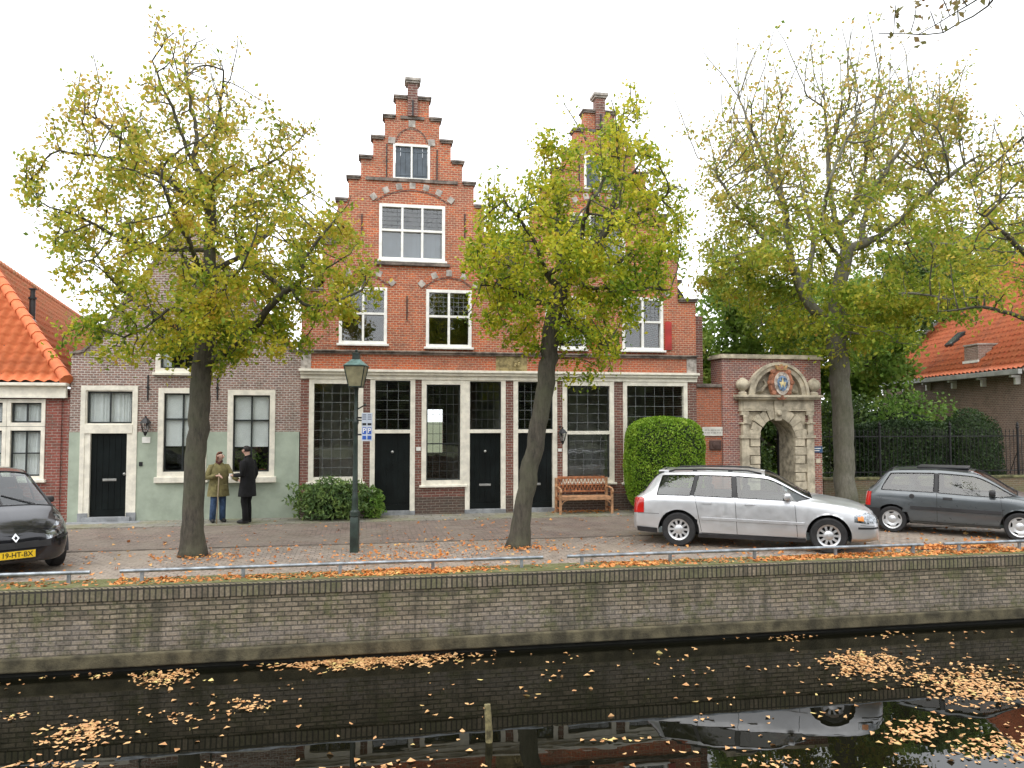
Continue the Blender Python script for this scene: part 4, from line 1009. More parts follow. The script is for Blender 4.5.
b = MB(); b.box(c_.x-.05, c_.x+.78, c_.y-.45, c_.y+.45, c_.z+.66, c_.z+.71); b.build('cap_slab', M['stone_grey'], ch, frame=WORLD)
c_ = onroof(957, 341); nr = Vector((-.93, 0, 1)).normalized(); ey = Vector((0, 1, 0))
b = MB(); q = [c_-dvr*.38-ey*.26+nr*.15, c_-dvr*.38+ey*.26+nr*.15, c_+dvr*.38+ey*.26+nr*.15, c_+dvr*.38-ey*.26+nr*.15]
b.add(q+[p-nr*.16 for p in q], [(3,2,1,0),(4,5,6,7),(0,1,5,4),(1,2,6,5),(2,3,7,6),(3,0,4,7)]); sk = b.build('skylight', M['dark_sash'], h4, frame=WORLD)
b = MB(); q = [c_-dvr*.32-ey*.20+nr*.157, c_-dvr*.32+ey*.20+nr*.157, c_+dvr*.32+ey*.20+nr*.157, c_+dvr*.32-ey*.20+nr*.157]; b.add(q, [(0,1,2,3)]); b.build('pane', plain('bright_skylight_glass', (.55,.58,.6), .05, metal=.9, var=.02), sk, frame=WORLD)
# ================================================================== trees
def grow(poly, ell, nattr, step=.15, di=1.2, dk=.28, iters=90, shell_bias=.35, min_z=2.2):
    """space colonisation from traced limbs; poly = list of (points) world; returns nodes, parent"""
    nodes, par = [], []
    for li, pl in enumerate(poly):
        pl = [np.array(p, float) for p in pl]
        if li == 0: prev = -1; start = 0
        else:
            d = np.linalg.norm(np.array(nodes)-pl[0], axis=1); prev = int(np.argmin(d)); pl = [nodes[prev]]+pl
        # smooth resample
        pts = [pl[0]]
        for a, c in zip(pl[:-1], pl[1:]):
            n = max(1, int(np.linalg.norm(c-a)/step))
            for k in range(1, n+1): pts.append(a+(c-a)*k/n)
        pts = np.array(pts)
        for _ in range(4):
            if len(pts) > 4: pts[1:-1] = (pts[:-2]+2*pts[1:-1]+pts[2:])/4
        w = rng.normal(0, .012, pts.shape); w[0] = 0; pts = pts+w
        for k, p in enumerate(pts):
            if k == 0:
                if li == 0: nodes.append(p); par.append(-1); prev = 0
                continue
            nodes.append(p); par.append(prev); prev = len(nodes)-1
    base_n = len(nodes)
    A = []
    wsum = [e[2] for e in ell]; tot = sum(wsum)
    for (c, r, w) in ell:
        n = int(nattr*w/tot); d = rng.normal(size=(n, 3)); d /= np.linalg.norm(d, axis=1, keepdims=True)
        rad = rng.random(n)**(1/3.0*(1-shell_bias)); A.append(np.array(c)+d*rad[:, None]*np.array(r))
    A = np.concatenate(A); A = A[A[:, 2] > min_z]
    nd = np.array(nodes); D = np.linalg.norm(A[:, None, :]-nd[None], axis=2); ni = D.argmin(1); nm = D.min(1)
    children = {}
    for it in range(iters):
        act = nm < di if it > 12 else nm < di*2.2
        if not act.any(): break
        idx = ni[act]; vec = A[act]-nd[idx]; vec /= np.linalg.norm(vec, axis=1, keepdims=True)+1e-9
        u, inv = np.unique(idx, return_inverse=True); s = np.zeros((len(u), 3)); np.add.at(s, inv, vec)
        s += rng.normal(0, .12, s.shape); s /= np.linalg.norm(s, axis=1, keepdims=True)+1e-9; s[:, 2] += .05
        new = nd[u]+s*step
        keep = []
        for k in range(len(u)):
            dd = np.linalg.norm(nd[max(0, len(nd)-400):]-new[k], axis=1).min()
            keep.append(dd > step*.45)
        keep = np.array(keep); new, u = new[keep], u[keep]
        if len(new) == 0: break
        o = len(nd); nd = np.concatenate([nd, new]); par += list(map(int, u))
        D = np.linalg.norm(A[:, None, :]-new[None], axis=2); j = D.argmin(1); m = D.min(1)
        b_ = m < nm; nm[b_] = m[b_]; ni[b_] = j[b_]+o
        al = nm > dk; A, nm, ni = A[al], nm[al], ni[al]
        if len(A) == 0: break
    return nd, np.array(par), base_n
def shoots(nd, par, n, zmin, length=(.5, 1.2), step=.12, spread=.25):
    """thin upright shoots over the top of the crown"""
    cand = np.nonzero(nd[:, 2] > zmin)[0]; par = list(par); nd = list(nd)
    if len(cand) == 0: return np.array(nd), np.array(par)
    for k in range(n):
        i = int(rng.choice(cand)); d = np.array([rng.normal(0, spread), rng.normal(0, spread), 1.0]); d /= np.linalg.norm(d); L_ = rng.uniform(*length)
        p = nd[i]; q = i
        for s in range(int(L_/step)):
            d = d+rng.normal(0, .07, 3); d /= np.linalg.norm(d); p = p+d*step; nd.append(p); par.append(q); q = len(nd)-1
    return np.array(nd), np.array(par)
def tree(name, label, base, poly, ell, nattr, r0, leafn, leafs, lmat, bark='bark', cat='tree', group=None, grow_kw={}, sh=None, flare=1.45, ztop=None, dens=None, expo=.56, rtip=.005, asp=.62, jit=.11, maxd=9):
    nd, par, bn = grow(poly, ell, nattr, **grow_kw)
    if sh: nd, par = shoots(nd, par, *sh)
    n = len(nd); desc = np.ones(n)
    order = np.arange(n)[::-1]
    for i in order:
        if par[i] >= 0: desc[par[i]] += desc[i]
    root = desc[0]
    rad = rtip+(r0-rtip)*(desc/root)**expo
    for i in range(n):  # root flare
        h = nd[i][2]-base[2]
        if h < .9 and i < bn: rad[i] *= 1+(flare-1)*max(0, 1-h/.9)**2.2
    kids = [[] for _ in range(n)]
    for i in range(n):
        if par[i] >= 0: kids[par[i]].append(i)
    t = thing(name, label, cat, base, 0, group)
    bt, bb = MB(), MB(); st = [(0, None)]
    zsplit = None
    while st:
        i, pr = st.pop(); ch = [] if pr is None else [pr]
        j = i; ch.append(j)
        while kids[j]:
            ks = sorted(kids[j], key=lambda q: -desc[q])
            for q in ks[1:]: st.append((q, j))
            j = ks[0]; ch.append(j)
        if len(ch) < 2: continue
        rr = [rad[q] for q in ch]
        if pr is not None: rr[0] = min(rr[0], rr[1]*1.25)
        big = pr is None
        if big: # the trunk proper ends where it gets thin
            k = next((x for x, q in enumerate(ch) if rad[q] < r0*.42 and x > 6), len(ch)-1)
            pts = [nd[q] for q in ch[:k+1]]; bt.tube(pts, rr[:k+1], 16, True)
            if k < len(ch)-2: bb.tube([nd[q] for q in ch[k:]], rr[k:], 7, True)
        else: bb.tube([nd[q] for q in ch], rr, 8 if rr[1] > .04 else (5 if rr[1] > .012 else 4), True)
    tr = bt.build('trunk', M[bark], t, frame=WORLD, smooth=True)
    # uneven bark: push the trunk surface in and out
    me = tr.data
    for v in me.vertices:
        c = v.co; h = math.sin(c.x*23+c.z*1.7)*math.cos(c.y*19-c.z*2.3)*.5+math.sin(c.z*5.1+c.x*9)*.5
        v.co = c+v.normal*h*.014*(r0/.2)
    bb.build('branches', M[bark], t, frame=WORLD, smooth=True)
    thin = np.nonzero((desc <= maxd) & (np.arange(n) >= 0) & (nd[:, 2] > base[2]+2.0))[0]
    w = np.ones(len(thin))
    if dens is not None: w = dens(nd[thin])
    w = w/w.sum()
    # sprays: each twig carries a clump or nothing
    cl = np.clip(.5+.5*np.sin(nd[thin][:, 0]*4.1+nd[thin][:, 2]*2.3)*np.sin(nd[thin][:, 2]*5.2-nd[thin][:, 1]*3.1), .08, 1)*rng.random(len(thin))**1.6; w = w*cl; w /= w.sum()
    pick = rng.choice(thin, leafn, p=w); C = nd[pick]+rng.normal(0, jit, (leafn, 3))+np.array([0, 0, -.03])
    V, Fa = leaf_geo(C, rng.uniform(leafs*.6, leafs*1.25, leafn), asp=asp)
    fast_mesh('crown', V, Fa, lmat, t)
    return t
def P(px, py, Y): return np.array(at(px, py, Y))
def E(px, py, rx, ry, Y, dy, w=1.0, off=0.0):
    s = FPX/Y; c = P(px, py, Y+off); return (c, (rx/s, dy, ry/s), w)
A1_ = [(.05, (.13,.22,.022)), (.32, (.24,.34,.03)), (.52, (.44,.46,.035)), (.75, (.66,.56,.05)), (.95, (.56,.30,.07))]
M['leaf1'] = leaf_mat('autumn_linden_leaf', A1_, zvar=(4.0, 8.0, (.52,.33,.10), .8))
M['leaf2'] = leaf_mat('yellow_green_linden_leaf', [(.05, (.09,.19,.015)), (.35, (.21,.32,.02)), (.6, (.46,.48,.03)), (.82, (.64,.58,.04)), (.97, (.54,.30,.06))], zvar=(4.5, 8.0, (.56,.47,.05), .6))
M['leaf3'] = leaf_mat('green_to_ochre_leaf', [(.05, (.11,.21,.02)), (.38, (.24,.34,.035)), (.6, (.42,.45,.045)), (.82, (.56,.50,.065)), (.97, (.52,.28,.08))], zvar=(5.5, 10.5, (.52,.34,.12), .8))
# tree 1 ------------------------------------------------------------
Y1 = 13.4; b1 = ground(192, 556); Y1 = b1.y
def q1(l, dy0=0, dy1=0): return [P(x, y, Y1+dy0+(dy1-dy0)*i/max(1, len(l)-1)) for i, (x, y) in enumerate(l)]
T1 = [q1([(192, 560), (193, 520), (195, 470), (198, 420), (201, 380), (205, 345), (208, 300), (210, 250), (211, 205), (210, 188)]),
      q1([(190, 160), (176, 118), (163, 85), (152, 62)], 0, -.5), q1([(200, 150), (190, 100), (183, 50)], 0, .4), q1([(214, 150), (221, 100), (224, 70)], 0, -.6), q1([(216, 175), (245, 175), (285, 155), (316, 124)], .1, .9),
      q1([(215, 362), (240, 342), (262, 318), (276, 300), (283, 290), (320, 272), (350, 255)], -.1, -1.0), q1([(270, 275), (250, 268), (240, 250), (232, 225), (240, 190)], -.4, .3),
      q1([(300, 310), (330, 305), (362, 290)], -.8, -.4), q1([(300, 262), (320, 235), (345, 215), (352, 195)], -.7, -.9),
      q1([(190, 335), (160, 318), (132, 300), (105, 270)], .1, .6), q1([(200, 320), (172, 300), (150, 330), (125, 335)], -.2, -1.3), q1([(190, 252), (150, 248), (110, 235), (80, 215)], 0, -.8),
      q1([(195, 205), (150, 165), (100, 120), (75, 108)], 0, .3), q1([(185, 185), (120, 160), (60, 150)], 0, -1), q1([(212, 270), (235, 262), (262, 240), (290, 205), (315, 190)], .2, 1.6),
      q1([(205, 300), (195, 280), (180, 250), (165, 225)], .2, 1.8), q1([(205, 330), (215, 300), (230, 280), (245, 262)], -.2, -1.8), q1([(207, 280), (195, 255), (175, 215), (160, 180)], -.2, -2.0)]
El = [E(208, 250, 150, 92, Y1, 2.7, 3.2), E(198, 165, 108, 88, Y1, 2.3, 2.2), E(98, 215, 56, 62, Y1, 1.8, .9), E(318, 268, 66, 62, Y1, 1.8, .9), E(192, 78, 42, 50, Y1, 1.2, .6), E(190, 340, 130, 32, Y1, 1.9, .8), E(95, 120, 50, 40, Y1, 1, .25)]
tree('street_tree', 'autumn tree with straight trunk in front of the sage green plinth and two people', tuple(b1), T1, El, 1850, .175, 33000, .094, M['leaf1'], group='street trees along the canal',
     grow_kw=dict(step=.15, di=1.0, dk=.27), sh=(60, 6.0, (.3, .8)), dens=lambda p: np.clip(1.2-(p[:, 2]-3.2)/5.4, .17, 1.0))
# tree 2 ------------------------------------------------------------
b2 = ground(517, 547); Y2 = b2.y
def q2(l, dy0=0, dy1=0): return [P(x, y, Y2+dy0+(dy1-dy0)*i/max(1, len(l)-1)) for i, (x, y) in enumerate(l)]
T2 = [q2([(517, 551), (522, 515), (528, 480), (536, 440), (543, 400), (548, 365), (550, 335), (556, 305), (561, 290)]),
      q2([(580, 265), (597, 245), (612, 215), (617, 180), (620, 130), (625, 108)], 0, .1), q2([(612, 230), (640, 212), (668, 196)], .1, -.6), q2([(622, 185), (640, 165), (655, 140)], .1, .5),
      q2([(556, 260), (558, 230), (558, 190), (556, 160)], 0, .2), q2([(545, 275), (538, 250), (522, 220), (505, 200)], -.1, -.8),
      q2([(530, 300), (505, 285), (480, 285)], 0, -.9), q2([(535, 310), (515, 260), (495, 235)], .1, 1.6), q2([(590, 290), (630, 285), (670, 290)], 0, -1.1), q2([(600, 270), (640, 250), (680, 245)], .2, 1.5), q2([(565, 320), (595, 340), (610, 350)], -.2, -1.2), q2([(560, 270), (580, 240), (590, 200)], -.2, -1.8)]
El = [E(578, 262, 112, 62, Y2, 2.3, 3.0), E(608, 205, 72, 74, Y2, 1.9, 1.8), E(528, 255, 68, 72, Y2, 1.6, 1.2), E(625, 128, 24, 32, Y2, .8, .22), E(545, 175, 24, 36, Y2, .7, .12), E(560, 320, 95, 30, Y2, 1.7, .8), E(655, 210, 40, 45, Y2, 1.2, .45), E(598, 352, 28, 30, Y2, .7, .2)]
tree('street_tree', 'yellow-green tree with trunk leaning right in front of the stepped gables', tuple(b2), T2, El, 1500, .165, 27000, .092, M['leaf2'], group='street trees along the canal',
     grow_kw=dict(step=.14, di=.9, dk=.25), sh=(34, 5.8, (.4, 1.1)), dens=lambda p: np.clip(1.3-(p[:, 2]-3.2)/6.5, .3, 1.0))
# tree 3, behind the silver car --------------------------------------
Y3 = 21.9; b3 = Vector(P(846, 505, Y3)); b3.z = 0
def q3(l, dy0=0, dy1=0): return [P(x, y, Y3+dy0+(dy1-dy0)*i/max(1, len(l)-1)) for i, (x, y) in enumerate(l)]
T3 = [[np.array(b3)]+q3([(845, 460), (843, 420), (840, 380), (837, 340), (836, 300), (842, 270), (848, 250)]),
      q3([(820, 320), (800, 290), (790, 255), (785, 220), (780, 180), (775, 130)], 0, .5), q3([(795, 270), (765, 240), (735, 205), (715, 170)], 0, -1), q3([(785, 250), (750, 262), (715, 262)], 0, -1.5),
      q3([(838, 235), (830, 195), (828, 150), (824, 100), (822, 70)], 0, .4), q3([(830, 150), (838, 120), (842, 100)], 0, .2), q3([(862, 245), (885, 235), (905, 215), (930, 190), (965, 165)], 0, -1.5), q3([(880, 245), (925, 240), (975, 250)], -.3, -2.3),
      q3([(850, 225), (862, 180), (872, 120), (888, 55)], 0, .7), q3([(865, 200), (900, 150), (930, 105), (975, 62)], 0, 1.0), q3([(845, 330), (880, 340), (920, 345)], -.3, -2.5), q3([(805, 290), (815, 240), (800, 180)], .2, 2.4), q3([(860, 235), (870, 200), (890, 170)], .2, 3), q3([(790, 220), (760, 150), (740, 100)], 0, 1), q3([(840, 260), (820, 230), (830, 180)], -.2, -3), q3([(842, 290), (875, 300), (905, 290), (950, 300)], -.3, -3)]
El = [E(845, 265, 145, 85, Y3, 4.2, 3.0), E(820, 175, 118, 90, Y3, 3.5, 2.6), E(745, 170, 55, 75, Y3, 2.4, .9), E(905, 150, 72, 75, Y3, 2.6, 1.2), E(960, 220, 72, 65, Y3, 3.0, 1.2), E(820, 335, 55, 30, Y3, 2.5, .5), E(940, 305, 60, 30, Y3-1.5, 2.2, .45), E(730, 262, 38, 40, Y3, 2, .5)]
tree('garden_tree', 'tall spreading autumn tree with thick pale trunk between gateway and hatchback', tuple(b3), T3, El, 2300, .275, 45000, .130, M['leaf3'], bark='bark_pale', group='street trees along the canal',
     grow_kw=dict(step=.22, di=1.6, dk=.42, min_z=3.2), sh=(170, 8.8, (.8, 2.4), .16), dens=lambda p: np.clip(1.25-(p[:, 2]-4)/6.4, .05, 1.0), jit=.16, rtip=.007, flare=1.25)
# tree 4: trunk just outside the frame on the right ------------------
Y4 = 15.2; b4 = Vector((11.6, Y4, 0))
def q4(l, dy0=0, dy1=0): return [np.array((x, Y4+dy0+(dy1-dy0)*i/max(1, len(l)-1), z)) for i, (x, z) in enumerate(l)]
T4 = [q4([(11.6, -.05), (11.6, 1.5), (11.5, 3.0), (11.5, 4.2), (11.4, 5.5)]), q4([(10.8, 5.0), (9.9, 5.8), (9.0, 6.4)], 0, -.5), q4([(10.6, 4.2), (9.6, 4.7), (8.8, 4.6)], 0, .6), q4([(11.2, 6.4), (10.9, 7.6), (10.2, 8.6)]), q4([(12.2, 5.0), (13.2, 6.2), (13.8, 7.4)], 0, .5), q4([(11.5, 5.5), (11.8, 6.5), (12.0, 7.8)], 0, 1.2), q4([(11.3, 5), (11, 6), (10.8, 6.8)], 0, -1.5)]
El = [((11.3, Y4, 6.4), (2.3, 2.2, 2.0), 3), ((9.9, Y4, 5.6), (1.2, 1.6, 1.1), 1.0), ((12.8, Y4, 6), (1.8, 2, 1.8), 1.4)]
tree('street_tree', 'tree at the right edge of the photo whose leafy branches reach in over the hatchback', tuple(b4), T4, El, 900, .19, 6000, .09, M['leaf1'], group='street trees along the canal',
     grow_kw=dict(step=.16, di=1.1, dk=.32), sh=(30, 6.5, (.4, 1.1)), dens=lambda p: np.clip(1.2-(p[:, 2]-3.2)/6.5, .2, 1.0))
M['leaf5'] = leaf_mat('browning_leaf', [(.05, (.10,.12,.04)), (.5, (.22,.20,.07)), (.95, (.30,.16,.08))])
# near bank tree: only a drooping twig tip is in view ----------------
T5 = [[np.array((7.6, -.8, .65)), np.array((7.5, -.7, 3.0)), np.array((7.3, -.4, 5.2)), np.array((7.2, 0, 7.0))], [np.array((7.0, 2.2, 6.9)), np.array((6.2, 5.0, 7.4)), np.array((5.6, 7.2, 7.2)), np.array((5.0, 8.0, 6.85)), np.array((4.5, 8.3, 6.62))],
      [np.array((5.3, 8.2, 6.9)), np.array((4.9, 8.6, 6.72)), np.array((4.3, 8.8, 6.9))], [np.array((8.4, 1.0, 8.0)), np.array((9, 2, 9))], [np.array((7, -1.5, 8.0)), np.array((6.5, -2.5, 9))]]
El = [((7.3, -.5, 8.3), (2.2, 2.2, 1.6), 3), ((5.0, 8.2, 7.25), (.75, .6, .35), .45), ((6.6, 4.0, 8.2), (1.5, 2.2, .7), 1)]
tree('near_bank_tree', 'drooping leafy twigs hanging in at the top right corner of the photo', (7.6, -.8, .65), T5, El, 420, .10, 1800, .09, M['leaf5'], grow_kw=dict(step=.15, di=1.0, dk=.28), jit=.07, expo=.8)
# background trees ----------------------------------------------------
M['leaf_bg'] = leaf_mat('mid_green_leaf', [(.05, (.09,.17,.03)), (.5, (.19,.31,.05)), (.8, (.33,.42,.08)), (.97, (.48,.46,.10))], nscale=.8)
M['leaf_bgd'] = leaf_mat('deep_green_leaf', [(.05, (.035,.07,.02)), (.5, (.08,.14,.035)), (.95, (.16,.23,.06))], nscale=.8)
def bgtree(px, py, rx, ry, Y, dy, label, mat, n, ls, name='background_tree', extra=()):
    c = P(px, py, Y); base = (c[0], Y, 0); s = FPX/Y
    n = int(n*1.9); T = [[np.array((c[0], Y, 0)), np.array((c[0]+.1, Y, c[2]*.5)), np.array((c[0], Y, c[2]))]]
    for k in range(6):
        g = k*1.05; T.append([np.array((c[0]+math.cos(g)*rx/s*.3, Y+math.sin(g)*dy*.3, c[2]*.75)), np.array((c[0]+math.cos(g)*rx/s*.6, Y+math.sin(g)*dy*.6, c[2]+ry/s*.3*math.sin(k*2)))])
    El = [(c, (rx/s, dy, ry/s), 3)]+[(P(px+ex, py+ey, Y), (erx/s, dy*.6, ery/s), w) for ex, ey, erx, ery, w in extra]
    tree(name, label, base, T, El, 620, .22, n, ls, mat, group='trees in the garden behind the gateway', grow_kw=dict(step=.30, di=2.2, dk=.6, min_z=1.0), jit=.24, maxd=6)
bgtree(742, 345, 62, 62, 27.5, 2.6, 'light green tree showing between the right gable and the gateway', M['leaf_bg'], 9000, .20, extra=((-10, -45, 30, 25, .5),))
bgtree(835, 345, 75, 75, 30.0, 3.0, 'mid green tree behind the gateway and the pale trunk', M['leaf_bg'], 10000, .22)
bgtree(905, 330, 62, 80, 36.0, 3.0, 'dark evergreen tree beside the verge of the brown house roof', M['leaf_bgd'], 9000, .26)
bgtree(955, 275, 62, 42, 42.0, 4.0, 'pale green tree rising over the brown house roof', M['leaf_bg'], 8000, .28)
bgtree(790, 440, 40, 45, 33.0, 2.0, 'dark shrub-like tree seen through the gateway arch', M['leaf_bgd'], 5000, .2)

# ------------------------------------------------------------------ shrubs
def shrub(name, label, c, r, n, ls, mat, cat='shrub', power=4.0, asp=.62, shell=.13, group=None, lump=.05, top=None, coremat=None, stems=True, core=.93):
    """superellipsoid bush; leaves through the outer shell, a twiggy core inside"""
    c, r = np.array(c), np.array(r); t = thing(name, label, cat, (c[0], c[1], 0), TH, group)
    d = rng.normal(size=(n, 3)); d /= np.linalg.norm(d, axis=1, keepdims=True)
    k = (np.abs(d)**power).sum(1)**(-1/power)
    lum = 1+lump*(np.sin(d[:, 0]*7+1)*np.cos(d[:, 1]*6)+np.sin(d[:, 2]*9+d[:, 0]*5))
    C = d*(k*lum*(1-shell*rng.random(n)**1.5))[:, None]*r
    ca, sa = math.cos(TH), math.sin(TH); C = np.stack([C[:, 0]*ca-C[:, 1]*sa, C[:, 0]*sa+C[:, 1]*ca, C[:, 2]], 1)+c
    C = C[C[:, 2] > .03]; V, Fa = leaf_geo(C, rng.uniform(ls*.7, ls*1.25, len(C)), asp=asp)
    fast_mesh('leaves', V, Fa, mat, t)
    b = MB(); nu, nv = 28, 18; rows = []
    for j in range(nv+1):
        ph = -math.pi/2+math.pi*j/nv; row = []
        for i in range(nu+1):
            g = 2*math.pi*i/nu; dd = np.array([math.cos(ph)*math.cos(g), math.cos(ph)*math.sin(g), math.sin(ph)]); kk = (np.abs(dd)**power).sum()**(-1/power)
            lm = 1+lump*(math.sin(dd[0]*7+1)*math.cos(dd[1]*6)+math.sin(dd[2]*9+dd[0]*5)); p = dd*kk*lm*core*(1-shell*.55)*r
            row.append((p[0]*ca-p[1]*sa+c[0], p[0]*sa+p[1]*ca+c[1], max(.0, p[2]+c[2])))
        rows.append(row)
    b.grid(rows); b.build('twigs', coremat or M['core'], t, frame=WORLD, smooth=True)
    if stems:
        b = MB()
        for k in range(6): g = k*1.05; b.tube([(c[0]+.06*math.cos(g), c[1]+.06*math.sin(g), -.03), (c[0]+r[0]*.5*math.cos(g), c[1]+r[1]*.5*math.sin(g), c[2])], [.03, .012], 6)
        b.build('stems', M['bark'], t, frame=WORLD)
    return t
M['core2'] = plain('massed_foliage', (.05,.065,.025), .95, var=.5, scale=1.5, bumpd=.2)
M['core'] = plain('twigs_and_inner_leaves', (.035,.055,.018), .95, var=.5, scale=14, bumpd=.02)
M['box'] = leaf_mat('box_leaf', [(.05, (.10,.20,.015)), (.5, (.22,.38,.03)), (.95, (.42,.56,.07))], nscale=3, trans=.3)
M['rhodo'] = leaf_mat('glossy_dark_leaf', [(.05, (.05,.10,.035)), (.5, (.12,.20,.06)), (.95, (.26,.35,.09))], nscale=3, trans=.2, rough=.35)
M['hedge'] = leaf_mat('dark_hedge_leaf', [(.05, (.02,.042,.016)), (.6, (.045,.085,.028)), (.95, (.09,.15,.04))], nscale=2, trans=.2)
M['bright'] = leaf_mat('bright_shrub_leaf', [(.05, (.08,.15,.03)), (.5, (.16,.30,.05)), (.95, (.34,.46,.10))], nscale=2.2, trans=.4)
def bush_at(px0, px1, pyt, v, dep, zb=0.0): 
    a, z = F(px0, pyt, v); c, _ = F(px1, pyt, v); u = (a+c)/2; w = S(u, v); return (w.x, w.y, (z+zb)/2), ((c-a)/2, dep, (z-zb)/2)
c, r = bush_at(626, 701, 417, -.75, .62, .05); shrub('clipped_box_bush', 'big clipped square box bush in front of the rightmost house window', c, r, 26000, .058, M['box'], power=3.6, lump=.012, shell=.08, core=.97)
c, r = bush_at(290, 372, 480, -.55, .5, -.05); t = shrub('evergreen_shrub', 'wide dark-leaved shrub at the foot of the leftmost leaded window', c, r, 2300, .145, M['rhodo'], power=2.2, asp=.36, lump=.16, shell=.5, core=.6)
c, r = bush_at(362, 384, 488, -.45, .3, -.05); shrub('evergreen_shrub', 'small lighter shrub beside the leftmost black door of the gabled house', c, r, 500, .13, M['bright'], power=2.2, asp=.4, lump=.12, shell=.4, core=.6)
hv = lv+.95
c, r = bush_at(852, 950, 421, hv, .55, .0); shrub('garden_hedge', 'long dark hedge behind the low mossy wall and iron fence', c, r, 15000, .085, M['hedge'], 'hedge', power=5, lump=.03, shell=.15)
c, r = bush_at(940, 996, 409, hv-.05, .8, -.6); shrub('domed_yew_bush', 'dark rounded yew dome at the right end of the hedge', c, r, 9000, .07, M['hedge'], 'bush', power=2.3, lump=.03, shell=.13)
c, r = bush_at(864, 950, 389, hv+.9, .8, .6); shrub('light_green_shrub', 'bright green loose shrub rising over the dark hedge', c, r, 2600, .13, M['bright'], power=2.3, lump=.14, shell=.5, core=.6)
for (x0, x1, yt, v, lab) in ((776, 800, 468, 3.2, 'bright green shrub with pale flowers seen through the gate arch'), (735, 770, 440, 5.0, 'dark green shrub deep in the garden behind the open gate leaf')):
    c, r = bush_at(x0, x1, yt, v, .7, 0); shrub('garden_shrub', lab, c, r, 1500, .13, M['bright'] if x0 == 776 else M['rhodo'], power=2.2, lump=.15, shell=.5, core=.6)
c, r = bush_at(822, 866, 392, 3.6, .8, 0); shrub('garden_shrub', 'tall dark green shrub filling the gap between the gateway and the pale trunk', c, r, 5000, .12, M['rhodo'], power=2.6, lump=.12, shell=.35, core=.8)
c, r = bush_at(712, 812, 415, 13, 1.2, 0); shrub('garden_hedge', 'far hedge across the garden seen through the gateway arch', c, r, 7000, .16, M['leaf_bg'], 'hedge', power=4, lump=.06, shell=.3, core=.85)
c, r = bush_at(842, 1000, 395, 9, 1.2, 0); shrub('garden_hedge', 'tall rear hedge behind the pale trunk beside the brown brick house', c, r, 9000, .16, M['leaf_bgd'], 'hedge', power=4, lump=.06, shell=.3, core=.85)
# house plant behind the right cottage window
c = S(U(252, 460), .42, Z(250, 463)); t = thing('window_plant', 'leafy green houseplants behind the glass of the window beside the man', 'houseplant', c, TH)
n = 330; d = rng.normal(size=(n, 3))*np.array([.38, .07, .17]); ca, sa = math.cos(TH), math.sin(TH)
C = np.stack([d[:, 0]*ca-d[:, 1]*sa, d[:, 0]*sa+d[:, 1]*ca, d[:, 2]], 1)+np.array(c); V, Fa = leaf_geo(C, rng.uniform(.07, .12, n), asp=.5); fast_mesh('leaves', V, Fa, M['bright'], t)
b = MB(); ic = SINV @ c
for k in (-.25, .2): b.lathe([(.001, 0), (.07, 0), (.10, .16), (.09, .16), (.001, .13)], 14, (ic.x+k, ic.y, Z(250, 477)+.01))
b.build('pots', plain('terracotta', (.35,.14,.07), .8), t)

# ------------------------------------------------------------------ leaves on ground and water (uncountable)
def field(us, vs): 
    return .5+.5*np.sin(us*1.15+1.4*np.sin(us*.53)+vs*1.2)*np.cos(us*.37+.6)
def flat_leaves(name, C, ls, mat, label, tilt=.8):
    V, Fa = leaf_geo(C, ls*rng.choice([.55,.8,1.0,1.25,1.5], len(C))*rng.uniform(.85, 1.1, len(C)), flat=tilt, fold=.35, asp=.72); o = fast_mesh(name, V, Fa, mat); tag(o, label, 'fallen leaves', kind='stuff'); return o
def stw(u, v, z): A = np.array(STREET); p = np.stack([u, v, z], 1); return p @ A[:3, :3].T + A[:3, 3]
n = 30000; u = rng.uniform(-11.5, 13, n); v = QV+.10+.50*rng.beta(1.8, 1.6, n); dens = np.clip(field(u, 0)**2.2*.62+.02+.22*(u > 3.2), 0, 1)*np.where(u < -7.2, .12, 1)*(.45+.55*(np.sin(u*5.3+v*9)+np.sin(u*2.1-v*13) > -.2))
k = rng.random(n) < dens; u, v = u[k], v[k]; z = .024+.02*rng.random(len(u))*dens[k]
C1 = stw(u, v, z)
n = 5200; u = rng.uniform(-12, 13, n); v = rng.uniform(QV+.6, -.2, n); dens = np.where(v < -4.3, .62, .2)*(.35+field(u*1.3, v)*.9); k = rng.random(n) < dens
C2 = stw(u[k], v[k], np.full(k.sum(), .022))
def pile(px, py, su, sv, n, h):
    g = ground(px, py); s = SINV @ g; return stw(s.x+rng.normal(0, su, n), s.y+rng.normal(0, sv, n), .03+np.abs(rng.normal(0, h, n)))
C3 = [pile(393, 510, .28, .12, 700, .05), pile(585, 512, .5, .15, 260, .01), pile(985, 548, .12, .18, 350, .06), pile(935, 549, .5, .1, 500, .02), pile(205, 558, .5, .25, 130, .01), pile(515, 550, .5, .25, 130, .01), pile(400, 560, .6, .3, 160, .01), pile(430, 545, 1.2, .5, 120, .01)]
flat_leaves('fallen_leaves', np.concatenate([C1, C2]+C3), .062, M['leaf_floor'], 'orange and brown fallen leaves along the quay edge and street')
